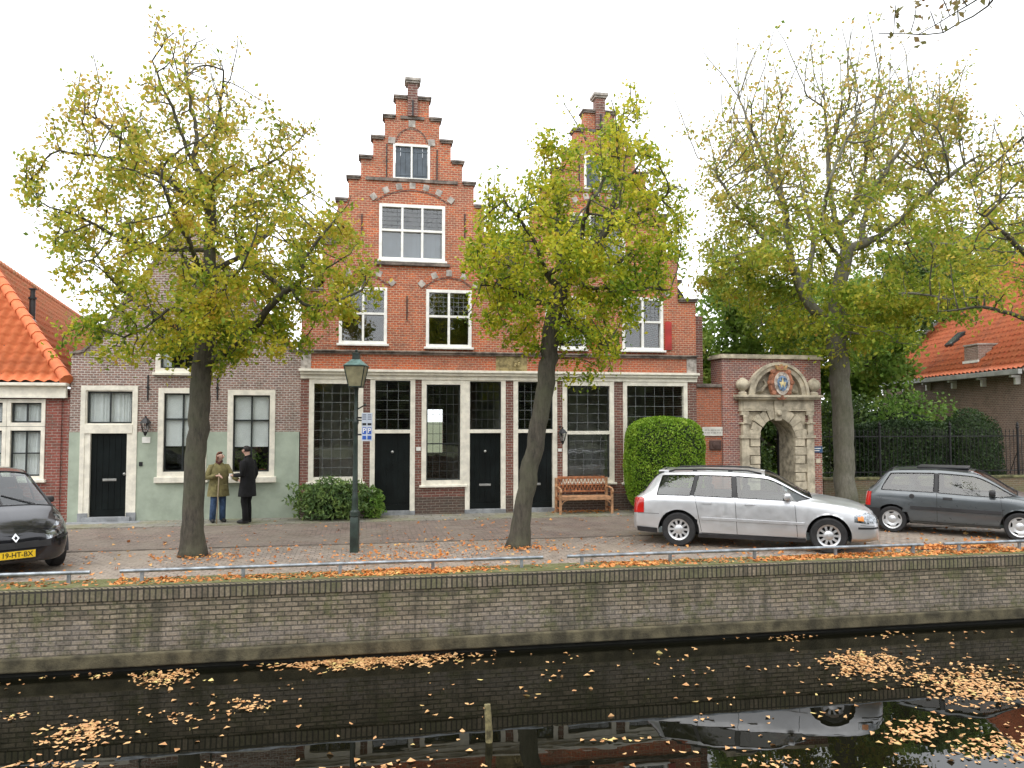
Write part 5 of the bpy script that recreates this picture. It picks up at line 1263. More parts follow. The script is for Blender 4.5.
clus = [(362, 658, 40, 4.2, 1500), (55, 676, 18, 2, 26), (100, 674, 13, 2, 22), (160, 679, 16, 4.5, 130), (178, 674, 14, 2, 40), (253, 706, 12, 4.5, 60), (80, 736, 18, 6, 120), (95, 728, 12, 4, 70), (13, 716, 12, 3, 22), (182, 717, 22, 4, 30), (862, 662, 20, 5, 210), (880, 668, 22, 6, 210), (850, 657, 14, 3, 80),
        (950, 680, 26, 6, 260), (975, 690, 26, 7, 240), (1008, 694, 20, 7, 200), (925, 728, 20, 6, 90), (905, 736, 16, 5, 50), (985, 746, 22, 8, 90), (1010, 750, 15, 8, 60), (724, 636, 18, 1.4, 45), (787, 637, 12, 2, 36), (780, 762, 18, 4, 36), (745, 668, 40, 1.5, 14), (460, 655, 30, 4, 40), (610, 740, 18, 1, 16), (870, 636, 30, 1.5, 14), (980, 630, 30, 2, 40), (990, 668, 30, 3, 30), (60, 765, 30, 3, 40), (380, 765, 30, 3, 20), (215, 765, 10, 3, 10)]
Cw = []
for (px, py, sx, sy, n) in clus:
    n = int(n*(1.45 if sx == 40 and px == 362 else .95))
    x = rng.normal(px, sx, n); y = rng.normal(py, sy, n)-(x-px)*.03
    if sy < 7 and n > 150: y += 2.5*np.sin(x*.21)
    for a, c_ in zip(x, y):
        if c_ < 632: continue
        g = ground(a, c_, WZ); Cw.append((g.x, g.y, WZ+.006+.004*random.random()))
n = 1250
for k in range(n):
    a = rng.uniform(-40, 1070); c_ = 632+ (850-632)*rng.random()**1.5
    if math.sin(a*.021+c_*.05)+math.sin(a*.047-c_*.03+2)*.8+rng.normal(0, .55) < .1: continue
    g = ground(a, c_, WZ); Cw.append((g.x, g.y, WZ+.006))
Cw = np.array(Cw); sl_ = (Cw-np.array(SO)) @ np.array(STREET)[:3, :3]; Cw = Cw[(sl_[:, 1] < QV-.03)]
flat_leaves('floating_leaves', Cw, .062, M['leaf_water'], 'tan and orange leaves floating on the dark canal', tilt=.96)
# wooden stake
g = ground(489, 742, WZ); t = MB(); t.tube([(g.x, g.y, WZ-.8), (g.x, g.y, WZ+.1), (g.x-.02, g.y+.02, WZ+.40)], [.04, .04, .035], 8)
tag(t.build('mooring_stake', plain('weathered_green_wood', (.20,.17,.08), .9, var=.35, scale=12), None, frame=WORLD, loc=(g.x, g.y, WZ), smooth=True, angle=40), 'short weathered wooden stake standing in the canal', 'stake')

# unseen tree mass added behind the camera to darken reflections in glass and paint
b = MB(); rws = []
for j in range(9):
    ph = math.pi*j/8; row = []
    for i in range(161):
        u = -80+i; h = 7.2+1.5*math.sin(u*.31)+1.1*math.sin(u*.83+1)+.6*math.sin(u*1.9); d = 3.2+.9*math.sin(u*.57+2)+.5*math.sin(u*1.3+j)
        row.append((u, -33-d*math.cos(ph)*(1+.12*math.sin(u*2.3+j*2)), .6+h*math.sin(ph)**.6*(1+.05*math.sin(u*3.1+j))))
    rws.append(row)
b.grid(rws); tl = b.build('unseen_treeline', M['core2'], None, smooth=True); tag(tl, 'unseen dark tree mass added behind the camera to darken reflections', 'unseen_treeline', kind='stuff')
# ================================================================== cars
def hermite(Pts, k):
    """monotone cubic through control points, k steps a cell, along axis 0"""
    Pts = np.asarray(Pts, float); d = np.diff(Pts, axis=0); m = np.zeros_like(Pts)
    a, c = d[:-1], d[1:]; same = (a*c) > 0
    m[1:-1] = np.where(same, 2*a*c/np.where(np.abs(a+c) < 1e-9, 1, a+c), 0); m[0] = d[0]; m[-1] = d[-1]
    out = []
    for i in range(len(d)):
        for s in range(k):
            t = s/k; h00 = 2*t**3-3*t*t+1; h10 = t**3-2*t*t+t; h01 = -2*t**3+3*t*t; h11 = t**3-t*t
            out.append(h00*Pts[i]+h10*m[i]+h01*Pts[i+1]+h11*m[i+1])
    out.append(Pts[-1]); return np.array(out)
def car_paint(name, col, metal=.6, rough=.32, coat=.8):
    m, nt, b = new_mat(name); o = objco(nt)
    L(nt, ramp(nt, noise(nt, o, 2.2, 6, .7), [(.3, tuple(x*.86 for x in col)), (.7, col)]), b.inputs['Base Color'])
    s = nt.nodes.new('ShaderNodeSeparateXYZ'); L(nt, o, s.inputs[0])
    L(nt, ramp(nt, noise(nt, o, 9, 5), [(.3, rough*.85), (.7, rough*1.25)]), b.inputs['Roughness'])
    sh(b, Metallic=metal); b.inputs['Coat Weight'].default_value = coat; b.inputs['Coat Roughness'].default_value = .06
    return m
M['trim'] = plain('black_plastic_trim', (.022,.022,.024), .55, var=.2)
M['interior'] = plain('grey_cabin_fabric', (.05,.05,.052), .9)
M['redlens'] = plain('red_lens', (.50,.015,.012), .15, coat=1, var=.1)
M['clearlens'] = plain('clear_headlamp_lens', (.30,.32,.34), .10, metal=.75, coat=1, var=.45, scale=11)
M['amber'] = plain('amber_lens', (.65,.22,.03), .2, coat=1)
M['hub'] = plain('silver_wheel', (.60,.61,.62), .35, metal=.55, var=.08)
M['plate_y'] = plain('yellow_plate', (.85,.55,.02), .4, var=.04); M['plate_b'] = plain('blue_plate_strip', (.03,.12,.5), .4)
# station: x_low, x_belt, x_top, z_bottom, z_belt, z_rail, z_top, w_low, w_mid, w_belt, w_top
def rows(st):
    xl, xb, xt, zb, ze, zr, zt, wl, wm, wb, wt = st; f = .86
    zs = zb+.08; zm = zs+(ze-zs)*.42; z3 = zs+(ze-zs)*.80; s = 1 if wm > 0 else 0
    return [(xl, 0, zb), (xl, wl*.82, zb), (xl, wl, zs), (xl*.7+xb*.3, wm, zm), (xl*.3+xb*.7, wm*.6+wb*.4+.008*s, z3), (xb, wb, ze), (xb+(xt-xb)*f, wb+(wt-wb)*f+.012*s, ze+(zr-ze)*f), (xt, wt, zr), (xt+(.0), wt*.55, zr+(zt-zr)*.8), (xt, 0, zt)]
class Car:
    K, J = 12, 6
    def __init__(s, stations, paint, name, label, cat, O, ang, wheels, wr, track, group=None):
        s.M = Matrix.Translation(Vector(O)) @ Matrix.Rotation(ang, 4, 'Z'); s.paint = paint; s.wheels = wheels; s.wr = wr; s.track = track
        s.t = thing(name, label, cat, O, ang, group)
        net = np.array([rows(x) for x in stations]); a = hermite(net, s.K); s.G = np.swapaxes(hermite(np.swapaxes(a, 0, 1), s.J), 0, 1)
        du = np.gradient(s.G, axis=0); dv = np.gradient(s.G, axis=1); n = np.cross(du, dv); ln = np.linalg.norm(n, axis=2, keepdims=True); s.Nn = n/np.maximum(ln, 1e-9)
        bad = ln[..., 0] < 1e-8; s.Nn[bad] = 0
        mid = s.Nn[s.G.shape[0]//2, int(s.J*3.2)]
        if mid[1] < 0: s.Nn = -s.Nn
    def mk(s, name, V, Fc, mat, parent=None, smooth=True, angle=38):
        b = MB(); b.v = [tuple(p) for p in V]; b.f = [tuple(f) for f in Fc]; return b.build(name, mat, parent or s.t, frame=s.M, smooth=smooth, angle=angle)
    def cells(s, sel, off, name, mat, sides=(1, -1), parent=None, thick=0.0):
        """faces of the skin picked by sel(cell centre, i, j) moved out by off"""
        G, Nn = s.G, s.Nn; a, b_ = G.shape[:2]; obs = []
        for sd in sides:
            V, Fc, idx = [], [], {}
            def vid(i, j):
                if (i, j) not in idx:
                    p = G[i, j]+Nn[i, j]*off; idx[(i, j)] = len(V); V.append((p[0], p[1]*sd, p[2]))
                return idx[(i, j)]
            for i in range(a-1):
                for j in range(b_-1):
                    c = (G[i, j]+G[i+1, j]+G[i, j+1]+G[i+1, j+1])/4
                    if sel(c, i/s.K, j/s.J):
                        f = (vid(i, j), vid(i+1, j), vid(i+1, j+1), vid(i, j+1)); Fc.append(f if sd < 0 else f[::-1])
            if Fc: obs.append(s.mk(name, V, Fc, mat, parent))
        return obs
    def body(s, glass, mats=None):
        G = s.G.copy(); a, b_ = G.shape[:2]; ra = s.wr*1.2
        for wx in s.wheels:
            dx, dz = G[..., 0]-wx, G[..., 2]-s.wr*.98; rr = np.hypot(dx, dz); m = (rr < ra) & (rr > ra-.055) & (G[..., 1] > .5)
            G[..., 0] = np.where(m, wx+dx/rr*ra, G[..., 0]); G[..., 2] = np.where(m, s.wr*.98+dz/rr*ra, G[..., 2])
        V, Fc, idx = [], [], {}
        def vid(i, j, sd):
            key = (i, j, sd)
            if key not in idx: idx[key] = len(V); V.append((G[i, j, 0], G[i, j, 1]*sd, G[i, j, 2]))
            return idx[key]
        for sd in (1, -1):
            for i in range(a-1):
                for j in range(b_-1):
                    fi, fj = i/s.K, j/s.J
                    if any(g[0] <= fi < g[1] and g[2] <= fj < g[3] for g in glass): continue
                    c = (G[i, j]+G[i+1, j]+G[i, j+1]+G[i+1, j+1])/4
                    if c[1] > .5 and any(math.hypot(c[0]-wx, c[2]-s.wr*.98) < ra-.01 for wx in s.wheels): continue
                    f = (vid(i, j, sd), vid(i+1, j, sd), vid(i+1, j+1, sd), vid(i, j+1, sd)); Fc.append(f if sd < 0 else f[::-1])
        s.bodyo = s.mk('body', V, Fc, s.paint, angle=50)
        for wx in s.wheels:   # wheel housings and arch lips
            for sd in (1, -1):
                b = MB(); arc_ = [(wx+ra*math.cos(R(g)), s.wr*.98+ra*math.sin(R(g))) for g in range(-4, 185, 8)]
                b.grid([[(x, sd*.48, z) for x, z in arc_], [(x, sd*(s.track+.0), z) for x, z in arc_]]); b.grid([[(x, sd*.48, z) for x, z in arc_], [(wx, sd*.48, s.wr) for _ in arc_]])
                b.build('wheel_housing', M['trim'], s.t, frame=s.M, smooth=True)
    def surf(s, x, z, lo=2.0, hi=9.0):
        j0, j1 = int(lo*s.J), int(hi*s.J); P_ = s.G[:, j0:j1]; d = (P_[..., 0]-x)**2+(P_[..., 2]-z)**2; k = np.argsort(d.ravel())[:4]; w = 1/(d.ravel()[k]+1e-5); w /= w.sum()
        return (P_.reshape(-1, 3)[k]*w[:, None]).sum(0), (s.Nn[:, j0:j1].reshape(-1, 3)[k]*w[:, None]).sum(0)
    def ribbon(s, pts, wid, name, mat, off=.002, sides=(1, -1), lo=2.0, hi=6.8, thick=0.0):
        for sd in sides:
            V, Fc = [], []; q = []
            for (x, z) in pts:
                p, n = s.surf(x, z, lo, hi); q.append((np.array([x, p[1], z]), n))
            for i, (p, n) in enumerate(q):
                t = q[min(i+1, len(q)-1)][0]-q[max(i-1, 0)][0]; c = np.cross(n, t); c /= np.linalg.norm(c)+1e-9
                for e in (-1, 1): r_ = p+c*wid/2*e+n*(off+thick); V.append((r_[0], r_[1]*sd, r_[2]))
            for i in range(len(q)-1): Fc.append((2*i, 2*i+1, 2*i+3, 2*i+2))
            n0 = len(V)
            if thick:
                V2 = []
                for i, (p, n) in enumerate(q):
                    t = q[min(i+1, len(q)-1)][0]-q[max(i-1, 0)][0]; c = np.cross(n, t); c /= np.linalg.norm(c)+1e-9
                    for e in (-1, 1): r_ = p+c*(wid/2+.004)*e-n*.004; V2.append((r_[0], r_[1]*sd, r_[2]))
                V += V2
                for i in range(len(q)-1): Fc += [(2*i, n0+2*i, n0+2*i+2, 2*i+2), (2*i+1, 2*i+3, n0+2*i+3, n0+2*i+1)]
            s.mk(name, V, Fc, mat, smooth=False)
    def glasses(s, glass, side_names=True):
        for g in glass:
            nm = g[4]
            for o in s.cells(lambda c, i, j: g[0] <= i < g[1] and g[2] <= j < g[3], -.008, nm, M['carglass']): pass
    def seal(s, i0, i1, j0, j1, w=.014, mat='trim', off=.0015, center=False):
        """dark rubber round a pane, following the skin"""
        G, Nn = s.G, s.Nn; K, J = s.K, s.J
        path = [(i, int(j0*J)) for i in range(int(i0*K), int(i1*K)+1)]+[(int(i1*K), j) for j in range(int(j0*J)+1, int(j1*J)+1)]
        if center: path = path+[]
        path2 = [(i, int(j1*J)) for i in range(int(i1*K)-1, int(i0*K)-1, -1)]+[(int(i0*K), j) for j in range(int(j1*J)-1, int(j0*J)-1, -1)]
        path = path+path2
        for sd in (1, -1):
            b = MB(); pts = [G[i, j]+Nn[i, j]*off for i, j in path]; pts = [(p[0], p[1]*sd, p[2]) for p in pts]
            b.tube(pts, w/2, 5, False); b.build('window_seal', M[mat], s.t, frame=s.M)
    def wheel(s, kind, ri=.60):
        r = s.wr
        for wx in s.wheels:
            for sd in (1, -1):
                n0 = 0; y1 = s.track; b = MB()
                prof = [(r*ri, -.19), (r*.90, -.19), (r*.985, -.165), (r, -.12), (r, -.05), (r*.985, -.015), (r*.92, .0), (r*ri*1.08, -.004), (r*ri, -.02)]
                b.lathe(prof, 40, (0, 0, 0), 'y', False)
                T = Matrix.Translation((wx, sd*y1, r)) @ (Matrix.Identity(4) if sd > 0 else Matrix.Rotation(math.pi, 4, 'Z'))
                b.xf(T); w = b.build('wheel', M['rubber'], s.t, frame=s.M, smooth=True, angle=35)
                b = MB(); b.lathe([(.001, -.10), (r*ri*.98, -.10), (r*ri, -.02), (r*ri*1.02, -.012)], 32, (0, 0, 0), 'y', False); b.xf(T); b.build('wheel_well', M['iron'], w, frame=s.M, smooth=True, angle=35)
                b = MB(); rr = r*ri
                b.lathe([(rr*.86, -.045), (rr*.9, -.022), (rr*1.0, -.012), (rr*1.05, -.006)], 40, (0, 0, 0), 'y', False)
                b.lathe([(.001, -.005), (rr*.18, -.008), (rr*.36, -.018), (rr*.46, -.032)], 32, (0, 0, 0), 'y', False)
                if kind == 'ten':
                    for k in range(10):
                        g = 2*math.pi*k/10; q = []
                        for (rad_, hw, y) in ((rr*.42, .026, -.03), (rr*.65, .017, -.026), (rr*.90, .027, -.026)):
                            q.append([((rad_*math.cos(g)-e*hw*math.sin(g)), y, (rad_*math.sin(g)+e*hw*math.cos(g))) for e in (1, -1)])
                        b.grid(q)
                        b.grid([[(p[0], p[1]-.02, p[2]) for p in row] for row in q])
                else:   # full disc trim with slots
                    n = 40; ring = []
                    for k in range(n+1):
                        g = 2*math.pi*k/n; ring.append(g)
                    b.grid([[(rr*.44*math.cos(g), -.03, rr*.44*math.sin(g)) for g in ring], [(rr*.66*math.cos(g), -.016, rr*.66*math.sin(g)) for g in ring], [(rr*(.80 if (k % 8) > 2 else .70)*math.cos(g), -.014, rr*(.80 if (k % 8) > 2 else .70)*math.sin(g)) for k, g in enumerate(ring)]])
                    for k in range(5):
                        g = 2*math.pi*(k*8+5.5)/40; hw = .05; b.grid([[((ra_*math.cos(g)-e*hw*math.sin(g)), -.013, (ra_*math.sin(g)+e*hw*math.cos(g))) for e in (1, -1)] for ra_ in (rr*.7, rr*.93)])
                b.xf(T); b.build('rim', M['hub'], w, frame=s.M, smooth=True, angle=35)
    def box(s, name, mat, x0, x1, y0, y1, z0, z1, bev=.01, parent=None, Mx=None):
        b = MB(); b.box(x0, x1, y0, y1, z0, z1, bev)
        if Mx is not None: b.xf(Mx)
        return b.build(name, mat, parent or s.t, frame=s.M, smooth=True, angle=30)
    def cabin(s, x0, x1, z, zc, w, seats):
        s.box('cabin_floor', M['interior'], x0, x1, -w, w, .25, z-.06, .03)
        for (x, sc_) in seats:
            for y in ((-.36, .36)):
                b = MB(); b.box(x-.06, x+.08, y-.24, y+.24, z-.15, zc-.22, .05); b.box(x-.04, x+.05, y-.13, y+.13, zc-.20, zc-.02, .04); b.box(x+.0, x+.5, y-.25, y+.25, z-.35, z-.12, .05); b.build('seat', M['interior'], s.t, frame=s.M, smooth=True, angle=40)
    def mirror(s, x, z, y, mat, sz=1.0):
        for sd in (1, -1):
            b = MB(); b.box(x-.07*sz, x+.06*sz, sd*(y+.03), sd*(y+.22*sz), z, z+.13*sz, .035*sz); b.box(x-.02, x+.03, sd*(y-.06), sd*(y+.05), z+.0, z+.04, .01); mo = b.build('wing_mirror', mat, s.t, frame=s.M, smooth=True, angle=50)
def textmesh(txt, size, Mx, mat, parent, name='characters', extr=.001):
    cu = bpy.data.curves.new('txt', 'FONT'); cu.body = txt; cu.size = size; cu.align_x = 'CENTER'; cu.align_y = 'CENTER'; cu.extrude = extr; cu.offset = size*.012
    o = bpy.data.objects.new('txt', cu); COL.objects.link(o); dg = bpy.context.evaluated_depsgraph_get(); me = bpy.data.meshes.new_from_object(o.evaluated_get(dg))
    b = MB(); b.v = [tuple(v.co) for v in me.vertices]; b.f = [tuple(p.vertices) for p in me.polygons]
    bpy.data.objects.remove(o); b.xf(Mx); return b.build(name, mat, parent, frame=WORLD)
def plate(s, x, z, ang, txt, front=True):
    """licence plate on the car: yellow field, blue strip, characters"""
    sg = 1 if front else -1
    Mx = s.M @ Matrix.Translation((x, 0, z)) @ Matrix.Rotation(R(90) if front else R(-90), 4, 'Z') @ Matrix.Rotation(R(90)+ang, 4, 'X')
    b = MB(); b.box(-.27, .27, -.065, .065, -.012, 0); b.xf(Mx); p = b.build('licence_plate', M['trim'], s.t, frame=WORLD)
    b = MB(); b.box(-.218, .26, -.055, .055, 0, .003); b.xf(Mx); b.build('plate_field', M['plate_y'], p, frame=WORLD)
    b = MB(); b.box(-.26, -.22, -.055, .055, 0, .003); b.xf(Mx); b.build('plate_strip', M['plate_b'], p, frame=WORLD)
    textmesh(txt, .105, Mx @ Matrix.Translation((.02, -.002, .0045)) @ Matrix.Diagonal((.92, 1, 1, 1)), M['iron'], p)

# ---- silver estate car
W_ = [ # xl, xb, xt, zb, zbelt, zrail, ztop, wl, wm, wb, wt
 (-.03,.01,.05,.30,.84,.90,.91,0,0,0,0), (-.01,.02,.08,.28,.86,.92,.94,.66,.71,.66,.50), (.08,.11,.17,.25,.90,.97,.99,.81,.85,.79,.62), (.50,.46,.56,.22,.95,1.36,1.405,.84,.862,.82,.575),
 (.95,1.07,1.17,.20,.95,1.385,1.435,.85,.868,.83,.60), (1.05,1.14,1.24,.20,.95,1.387,1.437,.85,.868,.83,.60), (1.85,1.84,1.82,.19,.935,1.385,1.44,.85,.868,.83,.605), (1.94,1.93,1.90,.19,.933,1.383,1.438,.85,.868,.83,.605),
 (2.55,2.52,2.42,.19,.92,1.34,1.405,.85,.868,.83,.60), (3.05,2.98,3.22,.19,.90,.955,.985,.85,.868,.825,.66), (3.5,3.5,3.55,.19,.865,.895,.935,.85,.868,.80,.60), (3.93,3.93,3.95,.20,.80,.83,.865,.835,.86,.765,.56),
 (4.20,4.18,4.16,.22,.715,.755,.785,.75,.79,.69,.48), (4.33,4.29,4.26,.24,.645,.69,.715,.56,.60,.54,.36), (4.37,4.33,4.29,.27,.62,.67,.69,0,0,0,0)]
silver = car_paint('silver_metallic_paint', (.68,.69,.71), metal=.7, rough=.38)
p0 = ground(678.7, 546.3); p1 = ground(827, 553.8); ang = math.atan2(p1.y-p0.y, p1.x-p0.x)
fdir = Vector((math.cos(ang), math.sin(ang), 0)); ldir = Vector((-fdir.y, fdir.x, 0))
O = p0-fdir*.86+ldir*.855
C = Car(W_, silver, 'parked_car', 'silver metallic estate car with roof rails parked in front of the gateway', 'car', O, ang, (.86, 3.48), .315, .862, 'cars parked along the canal')
GL = [(3, 4, 5, 6, 'side_window'), (5, 6, 5, 6, 'side_window'), (7, 9, 5, 6, 'side_window'), (8, 9, 7, 9, 'windscreen'), (2, 3, 7, 9, 'rear_window')]
C.body(GL); C.glasses(GL)
for g in GL[:3]: C.seal(*g[:4])
C.seal(8, 9, 7, 9, .012); C.seal(2, 3, 7, 9, .02)
def vline(x0, z0, x1, z1, n=10): return [(x0+(x1-x0)*k/n, z0+(z1-z0)*k/n) for k in range(n+1)]
C.ribbon(vline(1.28, .30, 1.16, .95), .008, 'panel_gap', M['iron']); C.ribbon(vline(1.92, .27, 1.885, .94), .008, 'panel_gap', M['iron']); C.ribbon(vline(2.96, .27, 2.92, .89), .008, 'panel_gap', M['iron']); C.ribbon(vline(1.28, .27, 2.96, .25, 20), .012, 'panel_gap', M['iron'])
C.ribbon(vline(3.05, .895, 4.12, .775, 16), .007, 'panel_gap', M['iron']); C.ribbon(vline(3.96, .47, 4.30, .47, 8), .03, 'bumper_strip', M['trim'], off=.002, thick=.006)
C.ribbon(vline(.05, .60, .50, .60, 8), .008, 'panel_gap', M['iron']); C.ribbon(vline(4.0, .52, 4.30, .50, 8), .007, 'panel_gap', M['iron'])
C.ribbon(vline(1.27, .54, 3.08, .51, 24), .045, 'side_moulding', silver, off=.002, thick=.012)
C.ribbon(vline(1.22, .22, 3.1, .215, 24), .07, 'sill_trim', M['trim'], off=.002)
C.ribbon(vline(.08, .30, .46, .28, 6), .10, 'rear_bumper_base', M['trim'], off=.003)
for x in (1.30, 2.06):
    C.ribbon(vline(x, .83, x+.17, .83, 4), .03, 'door_handle', silver, off=.012, thick=.016)
C.cells(lambda c, i, j: (4 <= i < 5 or 6 <= i < 7) and 5 <= j < 6, .0015, 'window_pillar', M['trim'])
C.wheel('ten'); C.cabin(.7, 2.9, .95, 1.30, .70, ((1.35, 1), (2.05, 1)))
C.mirror(2.80, .93, .80, silver, .95)
C.cells(lambda c, i, j: .0 < i < 2.35 and .62 < c[2] < .89 and c[1] > .50, .006, 'tail_light', M['redlens'])
C.cells(lambda c, i, j: 10.9 < i < 13.2 and .555 < c[2] < .735-.30*abs(c[0]-4.12) and c[1] > .36, .006, 'headlight', M['clearlens'])
C.cells(lambda c, i, j: 11.0 < i < 11.35 and .60 < c[2] < .67 and c[1] > .36, .0075, 'indicator', M['amber'])
C.cells(lambda c, i, j: 12.6 < i < 15 and .36 < c[2] < .45 and c[1] < .40, .004, 'lower_grille', M['trim']); C.cells(lambda c, i, j: 13 < i < 15 and .52 < c[2] < .62 and c[1] < .30, .005, 'grille', M['trim'])
for sd in (1, -1):
    b = MB(); y = sd*.565; b.tube([(.66, y, 1.375), (.78, y, 1.415), (1.4, y, 1.435), (2.1, y, 1.425), (2.36, y, 1.37)], .016, 8)
    for x, z in ((1.15, 1.37), (1.8, 1.37)): b.box(x-.04, x+.04, y-.012, y+.012, z-.01, z+.05)
    b.build('roof_rail', M['trim'], C.t, frame=C.M, smooth=True)
C.box('rear_spoiler', silver, .46, .66, -.54, .54, 1.365, 1.40, .012)
for sd in (1, -1):
    b = MB(); b.tube([(3.12, sd*.15+.25, .99), (2.85, sd*.15+.05, 1.14)], .008, 5); b.build('wiper', M['trim'], C.t, frame=C.M)

# ---- grey hatchback
H_ = [(.03,.07,.11,.30,.80,.88,.89,0,0,0,0), (.05,.10,.14,.28,.83,.90,.92,.58,.63,.58,.46), (.13,.18,.23,.24,.87,.94,.96,.72,.755,.70,.56), (.42,.40,.60,.22,.89,1.29,1.335,.75,.775,.73,.545),
 (1.30,1.38,1.40,.20,.875,1.325,1.375,.755,.78,.74,.565), (1.45,1.47,1.475,.20,.87,1.325,1.375,.755,.78,.74,.565), (2.05,2.02,2.10,.20,.845,1.28,1.335,.755,.78,.735,.56), (2.55,2.60,2.84,.20,.825,.875,.91,.755,.78,.73,.61),
 (3.0,3.05,3.08,.20,.78,.82,.85,.745,.77,.70,.52), (3.32,3.32,3.32,.22,.70,.74,.77,.69,.715,.64,.46), (3.46,3.45,3.44,.25,.62,.66,.69,.54,.57,.50,.34), (3.50,3.49,3.47,.28,.60,.64,.66,0,0,0,0)]
bluegrey = car_paint('blue_grey_metallic_paint', (.105,.118,.126), metal=.5, rough=.30)
p0 = ground(892.4, 532.3); p1 = ground(1020.3, 541.5); ang = math.atan2(p1.y-p0.y, p1.x-p0.x)
fdir = Vector((math.cos(ang), math.sin(ang), 0)); ldir = Vector((-fdir.y, fdir.x, 0)); O = p0-fdir*.60+ldir*.765
C = Car(H_, bluegrey, 'parked_car', 'small dark blue-grey three-door hatchback parked by the low garden wall', 'car', O, ang, (.60, 2.86), .275, .772, 'cars parked along the canal')
GL = [(3, 4, 5, 6, 'side_window'), (5, 7, 5, 6, 'side_window'), (6, 7, 7, 9, 'windscreen'), (2, 3, 7, 9, 'rear_window')]
C.body(GL); C.glasses(GL)
for g in GL[:2]: C.seal(*g[:4], .02)
C.seal(6, 7, 7, 9, .014); C.seal(2, 3, 7, 9, .02)
C.ribbon(vline(1.44, .28, 1.44, .87), .008, 'panel_gap', M['iron']); C.ribbon(vline(2.60, .28, 2.55, .83), .008, 'panel_gap', M['iron']); C.ribbon(vline(1.0, .27, 2.55, .255, 20), .01, 'panel_gap', M['iron'])
C.ribbon(vline(.95, .55, 2.56, .53, 20), .06, 'side_moulding', M['trim'], off=.002, thick=.01)
C.ribbon(vline(1.55, .76, 1.72, .76, 4), .045, 'door_handle', M['trim'], off=.006, thick=.012)
C.cells(lambda c, i, j: i < 2.9 and .27 < c[2] < .52, .022, 'rear_bumper', M['trim']); C.cells(lambda c, i, j: i > 8.9 and .26 < c[2] < .50, .02, 'front_bumper', M['trim'])
C.cells(lambda c, i, j: i < 2.25 and .55 < c[2] < .84 and c[1] > .52, .006, 'tail_light', M['redlens']); C.cells(lambda c, i, j: 8.9 < i < 10.6 and .53 < c[2] < .68 and c[1] > .36, .006, 'headlight', M['clearlens'])
C.cells(lambda c, i, j: 4 <= i < 5 and 5 <= j < 6, .0015, 'window_pillar', M['trim'])
C.wheel('disc', .66); C.cabin(.6, 2.5, .88, 1.25, .62, ((.95, 1), (1.75, 1)))
C.mirror(2.42, .86, .70, M['trim'], .85)
b = MB()
p, n = C.surf(.98, .78, 2, 6); b.lathe([(.001, .006), (.045, .006), (.05, 0)], 16, (.98, -p[1]-.004, .78), 'y'); b.lathe([(.03, -.004), (.05, -.002)], 16, (.98, -p[1]-.004, .78), 'y'); b.build('fuel_cap', M['trim'], C.t, frame=C.M)
C.box('sunroof', M['trim'], 1.05, 2.0, -.42, .42, 1.352, 1.392, .012)
for sd in (1, -1):
    b = MB(); b.tube([(.72, sd*.535, 1.325), (1.4, sd*.555, 1.352), (2.05, sd*.545, 1.32)], .010, 6); b.build('roof_gutter', M['trim'], C.t, frame=C.M)
b = MB(); b.tube([(2.72, .22, .93), (2.45, .0, 1.10)], .009, 5); b.tube([(2.6, -.45, .93), (2.62, -.30, .935), (2.75, .3, .94)], .03, 6); b.build('wiper', M['trim'], C.t, frame=C.M)

# ---- black people carrier, nose towards the canal
B_ = [(.03,.06,.10,.30,.90,.98,.99,0,0,0,0), (.05,.08,.14,.28,.92,1.0,1.02,.60,.66,.60,.50), (.15,.17,.24,.25,.96,1.06,1.09,.80,.84,.78,.64), (.42,.42,.52,.22,1.0,1.44,1.50,.83,.858,.81,.60),
 (1.15,1.15,1.18,.20,.99,1.50,1.565,.84,.86,.82,.63), (1.25,1.25,1.27,.20,.99,1.50,1.57,.84,.86,.82,.63), (1.95,1.95,1.95,.20,.965,1.50,1.575,.84,.86,.82,.63), (2.05,2.05,2.05,.20,.96,1.50,1.57,.84,.86,.82,.63),
 (2.55,2.55,2.35,.20,.95,1.44,1.515,.84,.86,.82,.62), (3.15,3.18,3.42,.20,.92,.985,1.03,.84,.86,.81,.68), (3.55,3.58,3.66,.20,.84,.895,.945,.83,.855,.765,.58), (3.84,3.86,3.90,.20,.745,.795,.84,.755,.79,.67,.46),
 (4.02,4.02,4.03,.21,.67,.715,.75,.60,.64,.54,.36), (4.12,4.11,4.10,.24,.61,.655,.68,.38,.41,.36,.24), (4.155,4.14,4.13,.27,.58,.62,.645,0,0,0,0)]
blackp = car_paint('black_metallic_paint', (.008,.008,.012), metal=.1, rough=.2, coat=.6)
th_ = R(47); fdir = Vector((math.sin(th_), -math.cos(th_), 0)); fc = Vector((-7.42, 11.60, 0)); Lc = 4.15; O = fc-fdir*Lc; ang = math.atan2(fdir.y, fdir.x)
C = Car(B_, blackp, 'parked_car', 'shiny black car with a yellow plate parked nose to the canal at the left edge', 'car', O, ang, (.78, 3.38), .31, .852, 'cars parked along the canal')
GL = [(3, 4, 5, 6, 'side_window'), (5, 6, 5, 6, 'side_window'), (7, 9, 5, 6, 'side_window'), (8, 9, 7, 9, 'windscreen'), (2, 3, 7, 9, 'rear_window')]
C.body(GL); C.glasses(GL)
for g in GL[:3]: C.seal(*g[:4])
C.seal(8, 9, 7, 9, .02); C.seal(2, 3, 7, 9, .02)
C.wheel('disc', .62); C.cabin(.6, 2.9, 1.0, 1.42, .68, ((1.2, 1), (2.15, 1))); C.mirror(2.80, .98, .72, M['trim'], .8)
C.cells(lambda c, i, j: 10.0 < i < 12.9 and .575+.34*(4.0-c[0]) < c[2] < .70+.50*(4.0-c[0]) and c[1] > .42, .006, 'headlight', M['clearlens'])
